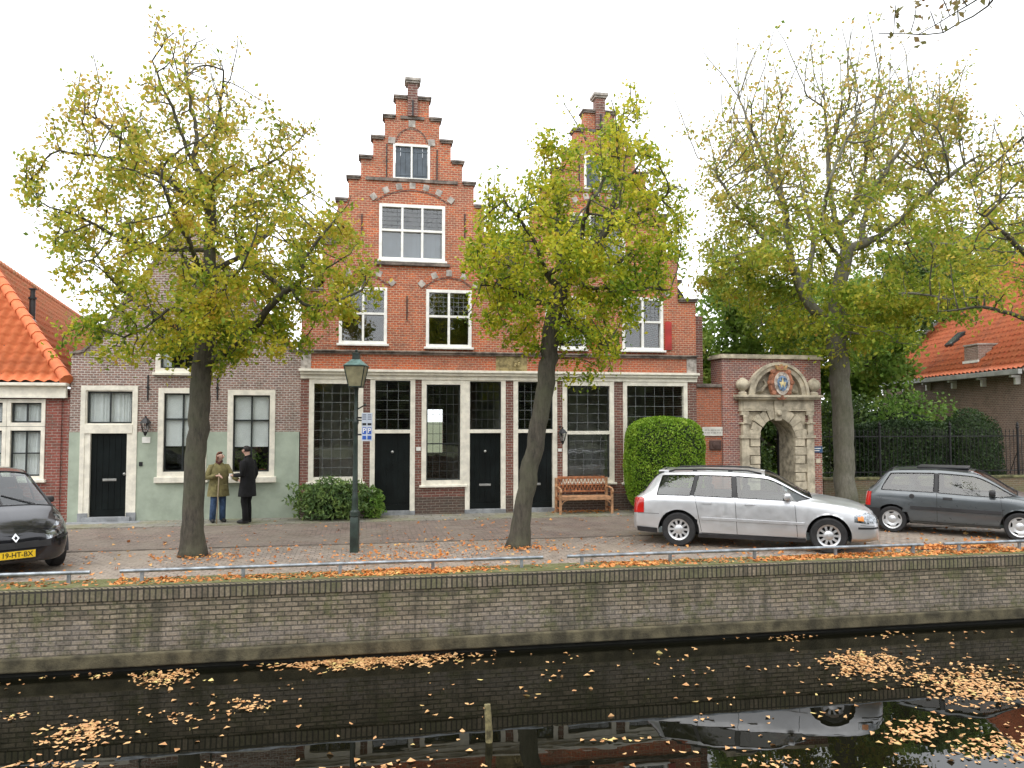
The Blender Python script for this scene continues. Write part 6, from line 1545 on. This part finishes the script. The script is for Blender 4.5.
C.cells(lambda c, i, j: i > 12 and .44 < c[2] < .54 and c[1] < .5, .004, 'grille', M['trim'])
C.cells(lambda c, i, j: i < 2.3 and .68 < c[2] < 1.0 and c[1] > .5, .006, 'tail_light', M['redlens'])
# bumper crease
C.ribbon([(3.75, .56), (3.85, .555), (3.98, .55), (4.05, .545)], .03, 'bumper_strip', M['trim'], off=.003, thick=.01)
p_ = 4.165
plate(C, p_+.025, .36, R(0), '19-HT-BX', True)
Mx = C.M @ Matrix.Translation((4.165, 0, .605)) @ Matrix.Rotation(R(90), 4, 'Z') @ Matrix.Rotation(R(78), 4, 'X')
b = MB(); 
for (s_, z0, z1) in ((1.0, 0, .012),):
    o_ = [(0, .075), (.055, 0), (0, -.075), (-.055, 0)]; i_ = [(0, .036), (.026, 0), (0, -.036), (-.026, 0)]
    n0 = len(b.v)
    for (x, y) in o_: b.v.append((x, y, z0))
    for (x, y) in o_: b.v.append((x*.86, y*.86, z1))
    for (x, y) in i_: b.v.append((x, y, z1)); 
    for (x, y) in i_: b.v.append((x*.8, y*.8, z0))
    for k in range(4):
        k2 = (k+1) % 4; b.f += [(k, k2, 4+k2, 4+k), (4+k, 4+k2, 8+k2, 8+k), (8+k, 8+k2, 12+k2, 12+k)]
b.xf(Mx); b.build('emblem', M['chrome'], C.t, frame=WORLD)
b = MB(); b.tube([(3.40, .45, 1.03), (3.12, .05, 1.17)], .009, 5); b.tube([(3.42, -.15, 1.04), (3.10, -.5, 1.14)], .009, 5); b.build('wiper', M['trim'], C.t, frame=C.M)
# ================================================================== street furniture
# lamp post
g = ground(354.5, 552); t = thing('lamp_post', 'dark green cast iron lamp post with copper-topped lantern by the canal', 'lamp post', g, 0)
b = MB(); x, y = g.x, g.y; s_ = FPX/g.y
def zz(py): return CAMZ+(420-py)/s_
zl0 = zz(387)
b.box(x-.075, x+.075, y-.075, y+.075, -.05, zz(516), .015)
b.lathe([(.075, zz(516)), (.09, zz(515)), (.09, zz(511)), (.06, zz(509)), (.055, zz(500)), (.065, zz(498)), (.05, zz(495)), (.045, zz(455)), (.042, zz(425)), (.055, zz(423)), (.055, zz(421)), (.036, zz(419)), (.03, zz(392)), (.045, zz(390)), (.05, zz(388)), (.03, zz(387))], 14, (x, y, 0))
b.build('post', M['lamp_green'], t, frame=WORLD, smooth=True, angle=35)
for sd in (-1, 1): b = MB(); b.tube([(x, y, zz(420)), (x+sd*.10, y, zz(420.5)), (x+sd*.17, y, zz(419))], [.016, .012, .010], 6); b.lathe([(.001, -.02), (.02, 0), (.001, .02)], 8, (x+sd*.178, y, zz(419))); b.build('arm', M['lamp_green'], t, frame=WORLD)
b = MB(); b.tube([(x, y, zz(410)), (x+.07, y, zz(408)), (x+.16, y, zz(405))], .012, 6); b.lathe([(.001, -.03), (.03, 0), (.001, .03)], 8, (x+.165, y, zz(405)))
b.build('arm', M['lamp_green'], t, frame=WORLD)
def frus(b, w0, z0, w1, z1): b.add([(x-w0,y-w0,z0),(x+w0,y-w0,z0),(x+w0,y+w0,z0),(x-w0,y+w0,z0),(x-w1,y-w1,z1),(x+w1,y-w1,z1),(x+w1,y+w1,z1),(x-w1,y+w1,z1)], [(0,3,2,1),(4,5,6,7),(0,1,5,4),(1,2,6,5),(2,3,7,6),(3,0,4,7)])
wb_, wt_ = 6.2/s_, 10.2/s_
b = MB(); frus(b, wb_*.96, zz(386.5), wt_*.96, zz(366.5)); lg = b.build('lamp_glass', M['lampglass'], t, frame=WORLD)
b = MB()
for sx in (-1, 1):
    for sy in (-1, 1): b.tube([(x+sx*wb_, y+sy*wb_, zz(387)), (x+sx*wt_, y+sy*wt_, zz(366))], .011, 6)
for (w, z) in ((wb_, 387), (wt_, 366)):
    for k in range(4):
        c_ = [(-1,-1),(1,-1),(1,1),(-1,1),(-1,-1)]; b.tube([(x+c_[k][0]*w, y+c_[k][1]*w, zz(z)), (x+c_[k+1][0]*w, y+c_[k+1][1]*w, zz(z))], .014, 6)
b.build('lantern_frame', M['lamp_green'], t, frame=WORLD)
b = MB(); frus(b, wt_*1.08, zz(366), 4.0/s_, zz(359.5)); b.build('lantern_roof', M['copper'], t, frame=WORLD)
b = MB(); frus(b, 3.6/s_, zz(359.5), 3.3/s_, zz(354)); b.lathe([(4.2/s_, zz(354)), (4.0/s_, zz(352.8)), (.02, zz(352)), (.03, zz(350.5)), (.001, zz(348.5))], 12, (x, y, 0)); b.build('chimney_cap', M['lamp_green'], t, frame=WORLD)
# sign on the post
c_ = at(367, 427, g.y-.06); t = thing('street_sign', 'pale blue and white parking sign hanging beside the lamp post', 'sign', c_, 0)
b = MB(); w, h = 5.3/s_, 14/s_; b.box(c_.x-w, c_.x+w, c_.y-.008, c_.y+.008, c_.z-h, c_.z+h, .004); bd_ = b.build('board', plain('pale_sign_enamel', (.55,.60,.68), .35, var=.06), t, frame=WORLD)
b = MB(); bl = MB(); dk = MB()
for sx in (-1, 1):
    xc = c_.x+sx*w*.48; ww = w*.36
    for k in range(3): b.box(xc-ww, xc+ww, c_.y-.012, c_.y-.009, c_.z+h*(.86-.15*k)-.009, c_.z+h*(.86-.15*k)+.009)
    bl.box(xc-ww, xc+ww, c_.y-.012, c_.y-.009, c_.z-h*.50, c_.z-h*.02); bl.box(xc-ww, xc+ww, c_.y-.012, c_.y-.009, c_.z-h*.88, c_.z-h*.62)
    dk.box(xc-ww, xc+ww, c_.y-.012, c_.y-.009, c_.z+h*.12, c_.z+h*.28)
b.build('lines', plain('grey_sign_text', (.16,.18,.24), .5), t, frame=WORLD); bl.build('blue_squares', plain('sign_blue', (.03,.10,.42), .4), t, frame=WORLD); dk.build('dark_band', M['iron'], t, frame=WORLD)
for sx in (-1, 1):
    textmesh('P', .12, Matrix.Translation((c_.x+sx*w*.48, c_.y-.0135, c_.z-h*.26)) @ Matrix.Rotation(R(90), 4, 'X'), M['white'], t)
b = MB(); b.box(x+.03, c_.x-w*.2, c_.y+.008, c_.y+.03, c_.z+h*.6, c_.z+h*.6+.03); b.box(x+.03, c_.x-w*.2, c_.y+.008, c_.y+.03, c_.z-h*.6, c_.z-h*.6+.03); b.build('clamp', M['iron'], t, frame=WORLD)

# bench
bv = -.42
ub0, ub1 = U(560, 509, bv-.3), U(614, 509, bv-.3)
t = thing('garden_bench', 'orange-brown wooden bench with lattice back below the leaded window', 'bench', S((ub0+ub1)/2, bv), TH)
yb, yf = bv+.20, bv-.26
b = MB(); 
for k in range(5): y0 = yf+.02+k*.088; b.box(ub0+.06, ub1-.06, y0, y0+.074, .43, .455, .005)
b.box(ub0+.05, ub1-.05, yf-.01, yf+.015, .37, .43, .005); b.build('seat', M['teak_light'], t)
b = MB(); b.box(ub0+.07, ub1-.07, yb+.03, yb+.065, .86, .93, .008); b.box(ub0+.07, ub1-.07, yb+.0, yb+.03, .53, .57, .006)
n = 13; W2 = ub1-ub0-.14
for k in range(n):
    a_ = ub0+.07+W2*k/n; c_ = ub0+.07+W2*(k+1)/n
    b.tube([(a_, yb+.015, .56), (c_, yb+.04, .87)], .011, 5); b.tube([(c_, yb+.02, .56), (a_, yb+.045, .87)], .011, 5)
b.box(ub0+.07, ub1-.07, yb+.02, yb+.045, .70, .725); b.build('backrest', M['teak'], t)
for u in (ub0, ub1-.06):
    for (yy, h) in ((yf, .62), (yb, .90)):
        b = MB(); b.box(u, u+.06, yy, yy+.055, .0, h, .006); b.build('leg', M['teak_light'], t)
    b = MB(); b.tube([(u+.03, yb+.03, .66), (u+.03, (yb+yf)/2, .675), (u+.03, yf-.02, .64), (u+.03, yf-.06, .58), (u+.03, yf-.02, .54)], .025, 8); b.build('armrest', M['teak_light'], t, smooth=True)
    b = MB(); b.box(u+.015, u+.045, yf+.05, yb, .13, .17); b.box(u+.012, u+.048, yf+.05, yb, .36, .42); b.build('stretcher', M['teak'], t)
b = MB()
for u, d in ((ub0+.06, 1), (ub1-.06, -1)): b.tube([(u, yf+.02, .26), (u+d*.06, yf+.02, .34), (u+d*.16, yf+.02, .375)], .014, 6)
b.build('seat_braces', M['teak_light'], t)

# ================================================================== people
def skin(verts, edges, radii, sub=2):
    me = bpy.data.meshes.new('sk'); me.from_pydata([tuple(v) for v in verts], edges, []); o = bpy.data.objects.new('sk', me); COL.objects.link(o)
    o.modifiers.new('s', 'SKIN')
    for i, r in enumerate(radii): me.skin_vertices[0].data[i].radius = (r, r) if not isinstance(r, tuple) else r
    me.skin_vertices[0].data[0].use_root = True
    m = o.modifiers.new('d', 'SUBSURF'); m.levels = sub; m.render_levels = sub
    dg = bpy.context.evaluated_depsgraph_get(); e = bpy.data.meshes.new_from_object(o.evaluated_get(dg))
    b = MB(); b.v = [tuple(v.co) for v in e.vertices]; b.f = [tuple(p.vertices) for p in e.polygons]; bpy.data.objects.remove(o); b.sm = True
    return b
def ringtube(b, rings, n=20):
    """stack of ellipses (cx, cy, z, rx, ry, rot) for clothes"""
    P_ = []
    for (cx, cy, z, rx, ry, *ro) in rings:
        a = ro[0] if ro else 0; row = []
        for k in range(n+1):
            g = 2*math.pi*k/n; px, py = rx*math.cos(g), ry*math.sin(g)
            wv = 1+.03*math.sin(3*g+z*9)
            row.append((cx+(px*math.cos(a)-py*math.sin(a))*wv, cy+(px*math.sin(a)+py*math.cos(a))*wv, z))
        P_.append(row)
    b.grid(P_[::-1]); return b
def person(label, base, ang, H, skinc, hairc, pose, clothes, group='two people talking outside the green-plinth house'):
    """local frame: faces +x, left is +y. pose: dict of joints (height 1.75 reference)"""
    k = H/1.75; Mx = Matrix.Translation(Vector(base)) @ Matrix.Rotation(ang, 4, 'Z') @ Matrix.Scale(k, 4)
    t = thing('person', label, 'person', base, ang, group)
    J = pose; V, Ed, Rd = [], [], []
    def chain(names_pts, parent=None):
        last = parent
        for p, r in names_pts:
            V.append(p); Rd.append(r); i = len(V)-1
            if last is not None: Ed.append((last, i))
            last = i
        return last
    pel = chain([((0, 0, .95), (.14, .10))]); ch = chain([((0.01, 0, 1.12), .12), ((.01, 0, 1.28), .13), ((.0, 0, 1.39), .085)], pel); nk = chain([((.0, 0, 1.50), .055), ((.015, 0, 1.56), .055)], ch)
    hd = J['head']; hx, hy = hd
    chain([((.02+hx*.02, hy*.02, 1.61), .075), ((.025+hx*.03, hy*.03, 1.67), .085), ((.015+hx*.02, hy*.02, 1.72), .062)], nk)
    hands = []
    for sd, nm in ((1, 'L'), (-1, 'R')):
        hip, kn, an = (0, sd*.09, .90), J['knee'+nm], J['ank'+nm]; toe = J['toe'+nm]
        chain([(hip, .095), (((hip[0]+kn[0])/2, (hip[1]+kn[1])/2, (hip[2]+kn[2])/2), .082), (kn, .058), (((kn[0]+an[0])/2, (kn[1]+an[1])/2, (kn[2]+an[2])/2+.06), .055), (an, .038), (toe, .032)], pel)
        shd, el, wr_ = (0, sd*.175, 1.38), J['elb'+nm], J['wri'+nm]
        w = chain([(shd, .050), (((shd[0]+el[0])/2, (shd[1]+el[1])/2, (shd[2]+el[2])/2), .048), (el, .040), (((el[0]+wr_[0])/2, (el[1]+wr_[1])/2, (el[2]+wr_[2])/2), .036), (wr_, .024)], ch)
        d = Vector(wr_)-Vector(el); d.normalize(); hands.append((Vector(wr_), d, sd, w))
        palm = Vector(wr_)+d*.05; side = d.cross(Vector((0, 0, 1))); side = side.normalized() if side.length > .2 else Vector((1, 0, 0)); up = side.cross(d)
        pi = chain([(tuple(palm), .03)], w)
        for f in range(4):
            o_ = palm+side*(f-1.5)*.020; L_ = (.036, .042, .039, .03)[f]; cv = J.get('curl'+nm, .4)
            q1_ = o_+d*.03; q2_ = q1_+d*L_*.9-up*L_*cv; q3_ = q2_+d*L_*.35-up*L_*.9*cv
            chain([(tuple(q1_), .0095), (tuple(q2_), .0085), (tuple(q3_), .007)], pi)
        th = palm-d*.02+side*.03*(-1); chain([(tuple(th), .011), (tuple(th-side*.02+d*.03), .009), (tuple(th-side*.022+d*.05), .008)], pi)
    b = skin(V, Ed, Rd, 1); sknm = plain('skin_tone', skinc, .55, var=.05, scale=9)
    body = b.build('body', sknm, t, frame=Mx, smooth=True)
    # face
    hv_ = Vector((.025+hx*.03, hy*.03, 1.665)); fa = math.atan2(hy, 1 if hx == 0 else hx) if (hx or hy) else 0; fx, fy = math.cos(fa), math.sin(fa)
    def fp(f, s_, z): return (hv_.x+fx*f-fy*s_, hv_.y+fy*f+fx*s_, z)
    b = MB()
    ringt = []
    b.tube([fp(.085, 0, 1.675), fp(.105, 0, 1.655), fp(.10, 0, 1.638), fp(.082, 0, 1.632)], [.010, .014, .017, .010], 8); b.build('nose', sknm, body, frame=Mx, smooth=True)
    b = MB()
    for s_ in (-1, 1): b.lathe([(.001, -.012), (.012, 0), (.001, .012)], 8, fp(.085, s_*.032, 1.685))
    b.build('eyes', M['iron'], body, frame=Mx, smooth=True)
    b = MB(); b.tube([fp(.082, -.025, 1.613), fp(.09, 0, 1.614), fp(.082, .025, 1.613)], .006, 6); b.build('mouth', plain('lips', (.35,.13,.10), .5), body, frame=Mx)
    for s_ in (-1, 1):
        b = MB(); c_ = fp(-.005, s_*.088, 1.66); b.lathe([(.001, -.03), (.018, -.012), (.022, .012), (.001, .032)], 8, c_); b.build('ear', sknm, body, frame=Mx, smooth=True)
    # hair: shell over the back and top of the head
    b = MB(); Pn = []
    hl = J.get('hair', .0)
    for j in range(9):
        ph = R(90-j*(15+hl*6)); row = []
        for i in range(21):
            fo = R((62 if j > 2 else 20)+(30 if hl > .5 and j > 2 else 0)); g = fa+fo+(2*math.pi-2*fo)*i/20; rr = (.093+.008*hl)+.004*math.sin(i*2.1+j)
            cp = math.cos(ph) if (ph > 0 or hl < .5) else 1.0+.10*abs(ph); zp = .092*math.sin(ph) if (ph > 0 or hl < .5) else .115*ph
            row.append((hv_.x-fx*.01+rr*cp*math.cos(g)*(1.0), hv_.y-fy*.01+rr*cp*math.sin(g)*.92, hv_.z+.018+zp))
        Pn.append(row)
    b.grid(Pn); b.build('hair', plain('hair_'+('brown' if hairc[0] > .08 else 'dark'), hairc, .7, var=.3, scale=30), t, frame=Mx, smooth=True)
    clothes(t, Mx, J)
    return t
def sleeve(b, pts, rr): b.tube(pts, rr, 12)
# woman in an olive coat holding a stick -----------------------------
gb = ground(218, 522.2, .022); gm = ground(247, 523.2, .022)
def cl_w(t, Mx, J):
    coat = plain('olive_coat_cloth', (.19,.165,.065), .85, var=.18, scale=7, bumpd=.004); jeans = plain('blue_denim', (.045,.085,.17), .85, var=.2, scale=10)
    b = MB(); ringtube(b, [(0, 0, .66, .235, .27), (0, 0, .75, .225, .26), (0, 0, .92, .20, .24), (0, 0, 1.10, .185, .225), (.01, 0, 1.26, .175, .225), (.0, 0, 1.38, .135, .215), (0, 0, 1.45, .095, .14), (.005, 0, 1.50, .075, .08)])
    c_ = b.build('coat', coat, t, frame=Mx, smooth=True)
    b = MB()
    for sd, nm in ((1, 'L'), (-1, 'R')):
        s_ = Vector((0, sd*.19, 1.40)); e_ = Vector(J['elb'+nm]); w_ = Vector(J['wri'+nm]); sleeve(b, [s_-Vector((0, sd*.05, 0)), s_, (s_+e_)/2, e_, (e_+w_)/2, w_-(w_-e_)*.06], [.06, .078, .072, .066, .058, .055])
    b.build('sleeves', coat, c_, frame=Mx, smooth=True)
    b = MB(); b.tube([(.03, -.05, 1.48), (.085, 0, 1.50), (.03, .06, 1.52), (-.06, .05, 1.53), (-.07, -.04, 1.53), (.03, -.07, 1.50), (.09, -.01, 1.46)], .03, 8); b.build('scarf', plain('dark_red_scarf', (.10,.035,.03), .9), t, frame=Mx, smooth=True)
    b = MB(); 
    for sd in (1, -1): b.box(.17, .215, sd*.09-.06, sd*.09+.06, .82, .95, .01)
    b.build('pocket_flaps', coat, c_, frame=Mx)
    for sd, nm in ((1, 'L'), (-1, 'R')):
        k_, a_ = Vector(J['knee'+nm]), Vector(J['ank'+nm]); b = MB(); b.tube([(0, sd*.09, .90), (0, sd*.095, .75), tuple(k_), tuple((k_+a_)/2+Vector((-.01, 0, .02))), tuple(a_+Vector((0, 0, -.03)))], [.11, .10, .082, .078, .075], 12); b.build('trouser_leg', jeans, t, frame=Mx, smooth=True)
        to = Vector(J['toe'+nm]); b = MB(); b.tube([tuple(a_+Vector((-.05, 0, -.04))), tuple(a_+Vector((.03, 0, -.03))), tuple(to+Vector((.0, 0, .01))), tuple(to+(to-a_)*.35*Vector((1,1,0)).length*0+Vector((.04, 0, .0)))], [.045, .052, .045, .028], 10); b.build('shoe', M['rubber'], t, frame=Mx, smooth=True)
face = ang_w = math.atan2(gm.y-gb.y, gm.x-gb.x)
# turned half to the camera
pw = dict(head=(.85, .55), kneeL=(.02, .10, .50), kneeR=(.02, -.12, .50), ankL=(0, .11, .09), ankR=(0, -.14, .09), toeL=(.13, .12, .035), toeR=(.13, -.17, .035),
          elbL=(.12, .29, 1.14), wriL=(.27, .40, 1.05), elbR=(.04, -.33, 1.12), wriR=(.26, -.14, 1.18), curlR=1.2, curlL=.3, hair=.9)
aw = R(-50)
person('woman in olive coat, scarf and blue jeans holding a stick beside the tree trunk', gb, aw, 1.60, (.66,.42,.33), (.17,.06,.03), pw, cl_w)
Mw = Matrix.Translation(gb) @ Matrix.Rotation(aw, 4, 'Z') @ Matrix.Scale(1.60/1.75, 4)
hp = Mw @ Vector((.30, -.10, 1.17)); b = MB(); b.tube([(hp.x-.02, hp.y-.05, .01), (hp.x, hp.y, hp.z), (hp.x+.0, hp.y+.01, hp.z+.07)], .014, 8); 
tag(b.build('walking_stick', plain('pale_wooden_stick', (.45,.36,.24), .6), None, frame=WORLD, loc=(hp.x, hp.y, 0), smooth=True), 'long thin pale wooden stick held upright by the woman in olive', 'stick')
# man in black ---------------------------------------------------------
def cl_m(t, Mx, J):
    blk = plain('black_wool_coat', (.005,.005,.006), .95, var=.3, scale=12, bumpd=.003); tr_ = plain('black_trousers', (.004,.004,.005), .95, var=.3)
    b = MB(); ringtube(b, [(0, 0, .62, .185, .245), (0, 0, .75, .175, .235), (0, 0, .95, .155, .21), (0, 0, 1.10, .148, .20), (.01, 0, 1.28, .155, .225), (.0, 0, 1.40, .125, .215), (0, 0, 1.465, .09, .13), (.0, 0, 1.52, .07, .075)])
    c_ = b.build('coat', blk, t, frame=Mx, smooth=True); b = MB()
    for sd, nm in ((1, 'L'), (-1, 'R')):
        s_ = Vector((0, sd*.20, 1.40)); e_ = Vector(J['elb'+nm]); w_ = Vector(J['wri'+nm]); sleeve(b, [s_-Vector((0, sd*.06, 0)), s_, (s_+e_)/2, e_, (e_+w_)/2, w_-(w_-e_)*.05], [.06, .078, .068, .060, .052, .047])
    b.build('sleeves', blk, c_, frame=Mx, smooth=True)
    b = MB(); b.tube([(.02, -.075, 1.51), (.085, -.01, 1.48), (.02, .075, 1.51), (-.065, 0, 1.545), (.02, -.075, 1.51)], .03, 8); b.build('collar', blk, c_, frame=Mx, smooth=True)
    for sd, nm in ((1, 'L'), (-1, 'R')):
        k_, a_ = Vector(J['knee'+nm]), Vector(J['ank'+nm]); b = MB(); b.tube([(0, sd*.09, .90), (0, sd*.09, .72), tuple(k_), tuple((k_+a_)/2+Vector((-.01, 0, .02))), tuple(a_+Vector((0, 0, -.03)))], [.105, .095, .078, .072, .07], 12); b.build('trouser_leg', tr_, t, frame=Mx, smooth=True)
        to = Vector(J['toe'+nm]); b = MB(); b.tube([tuple(a_+Vector((-.06, 0, -.045))), tuple(a_+Vector((.03, 0, -.035))), tuple(to+Vector((.0, 0, .01))), tuple(to+Vector((.06, 0, 0)))], [.042, .050, .042, .026], 10); b.build('shoe', M['rubber'], t, frame=Mx, smooth=True)
pm = dict(head=(1, -.15), kneeL=(.03, .09, .50), kneeR=(.05, -.10, .50), ankL=(-.02, .10, .09), ankR=(.04, -.12, .09), toeL=(.12, .11, .035), toeR=(.18, -.13, .035),
          elbL=(-.02, .27, 1.12), wriL=(.22, .20, 1.10), elbR=(-.05, -.26, 1.12), wriR=(.05, -.24, .88), curlL=1.1, curlR=.5, hair=0)
am = R(168)
person('man in long black coat and black trousers facing left towards the woman', gm, am, 1.74, (.62,.38,.29), (.018,.014,.012), pm, cl_m)
Mm = Matrix.Translation(gm) @ Matrix.Rotation(am, 4, 'Z') @ Matrix.Scale(1.74/1.75, 4); hp = Mm @ Vector((.31, .195, 1.08))
b = MB(); b.lathe([(.001, -.07), (.030, -.07), (.040, .06), (.036, .06), (.028, -.06), (.001, -.06)], 14, tuple(hp)); tag(b.build('paper_cup', M['white'], None, frame=WORLD, loc=tuple(hp), smooth=True, angle=40), 'white paper cup held up by the man in black', 'cup')

# ================================================================== light
w = bpy.data.worlds.new('World'); sc.world = w; w.use_nodes = True; nt = w.node_tree; bg = nt.nodes['Background']
sky = nt.nodes.new('ShaderNodeTexSky'); sky.sky_type = 'NISHITA'; sky.sun_disc = False; SE, SR = R(60), R(-150)
sky.sun_elevation = SE; sky.sun_rotation = SR; sky.dust_density = 1; sky.air_density = 1.0
hs = nt.nodes.new('ShaderNodeHueSaturation'); hs.inputs['Saturation'].default_value = .12; hs.inputs['Value'].default_value = .3; L(nt, sky.outputs[0], hs.inputs['Color'])
tc = nt.nodes.new('ShaderNodeTexCoord'); sp = nt.nodes.new('ShaderNodeSeparateXYZ'); L(nt, tc.outputs['Generated'], sp.inputs[0])
cl = ramp(nt, noise(nt, tc.outputs['Generated'], 3.0, 6, .6), [(.3, .86), (.7, 1.0)])
cm = nt.nodes.new('ShaderNodeVectorMath'); cm.operation = 'MULTIPLY'; L(nt, cl, cm.inputs[0]); cm.inputs[1].default_value = (15.4, 15.8, 16.4)
ad = nt.nodes.new('ShaderNodeVectorMath'); ad.operation = 'ADD'; L(nt, cm.outputs[0], ad.inputs[0]); L(nt, hs.outputs[0], ad.inputs[1])
L(nt, ad.outputs[0], bg.inputs['Color']); bg.inputs['Strength'].default_value = .085
sun = bpy.data.objects.new('sun', bpy.data.lights.new('sun', 'SUN')); COL.objects.link(sun); sun.data.energy = 1.3; sun.data.angle = R(62); sun.data.color = (1, .96, .90)
sd = Vector((math.sin(SR)*math.cos(SE), math.cos(SR)*math.cos(SE), math.sin(SE))); sun.rotation_euler = sd.to_track_quat('Z', 'Y').to_euler()
vs = sc.view_settings; vs.view_transform = 'Standard'; vs.look = 'None'; vs.gamma = 1; vs.use_curve_mapping = False; vs.exposure = .62
sc.cycles.max_bounces = 6; sc.cycles.transparent_max_bounces = 16; sc.cycles.use_denoising = True
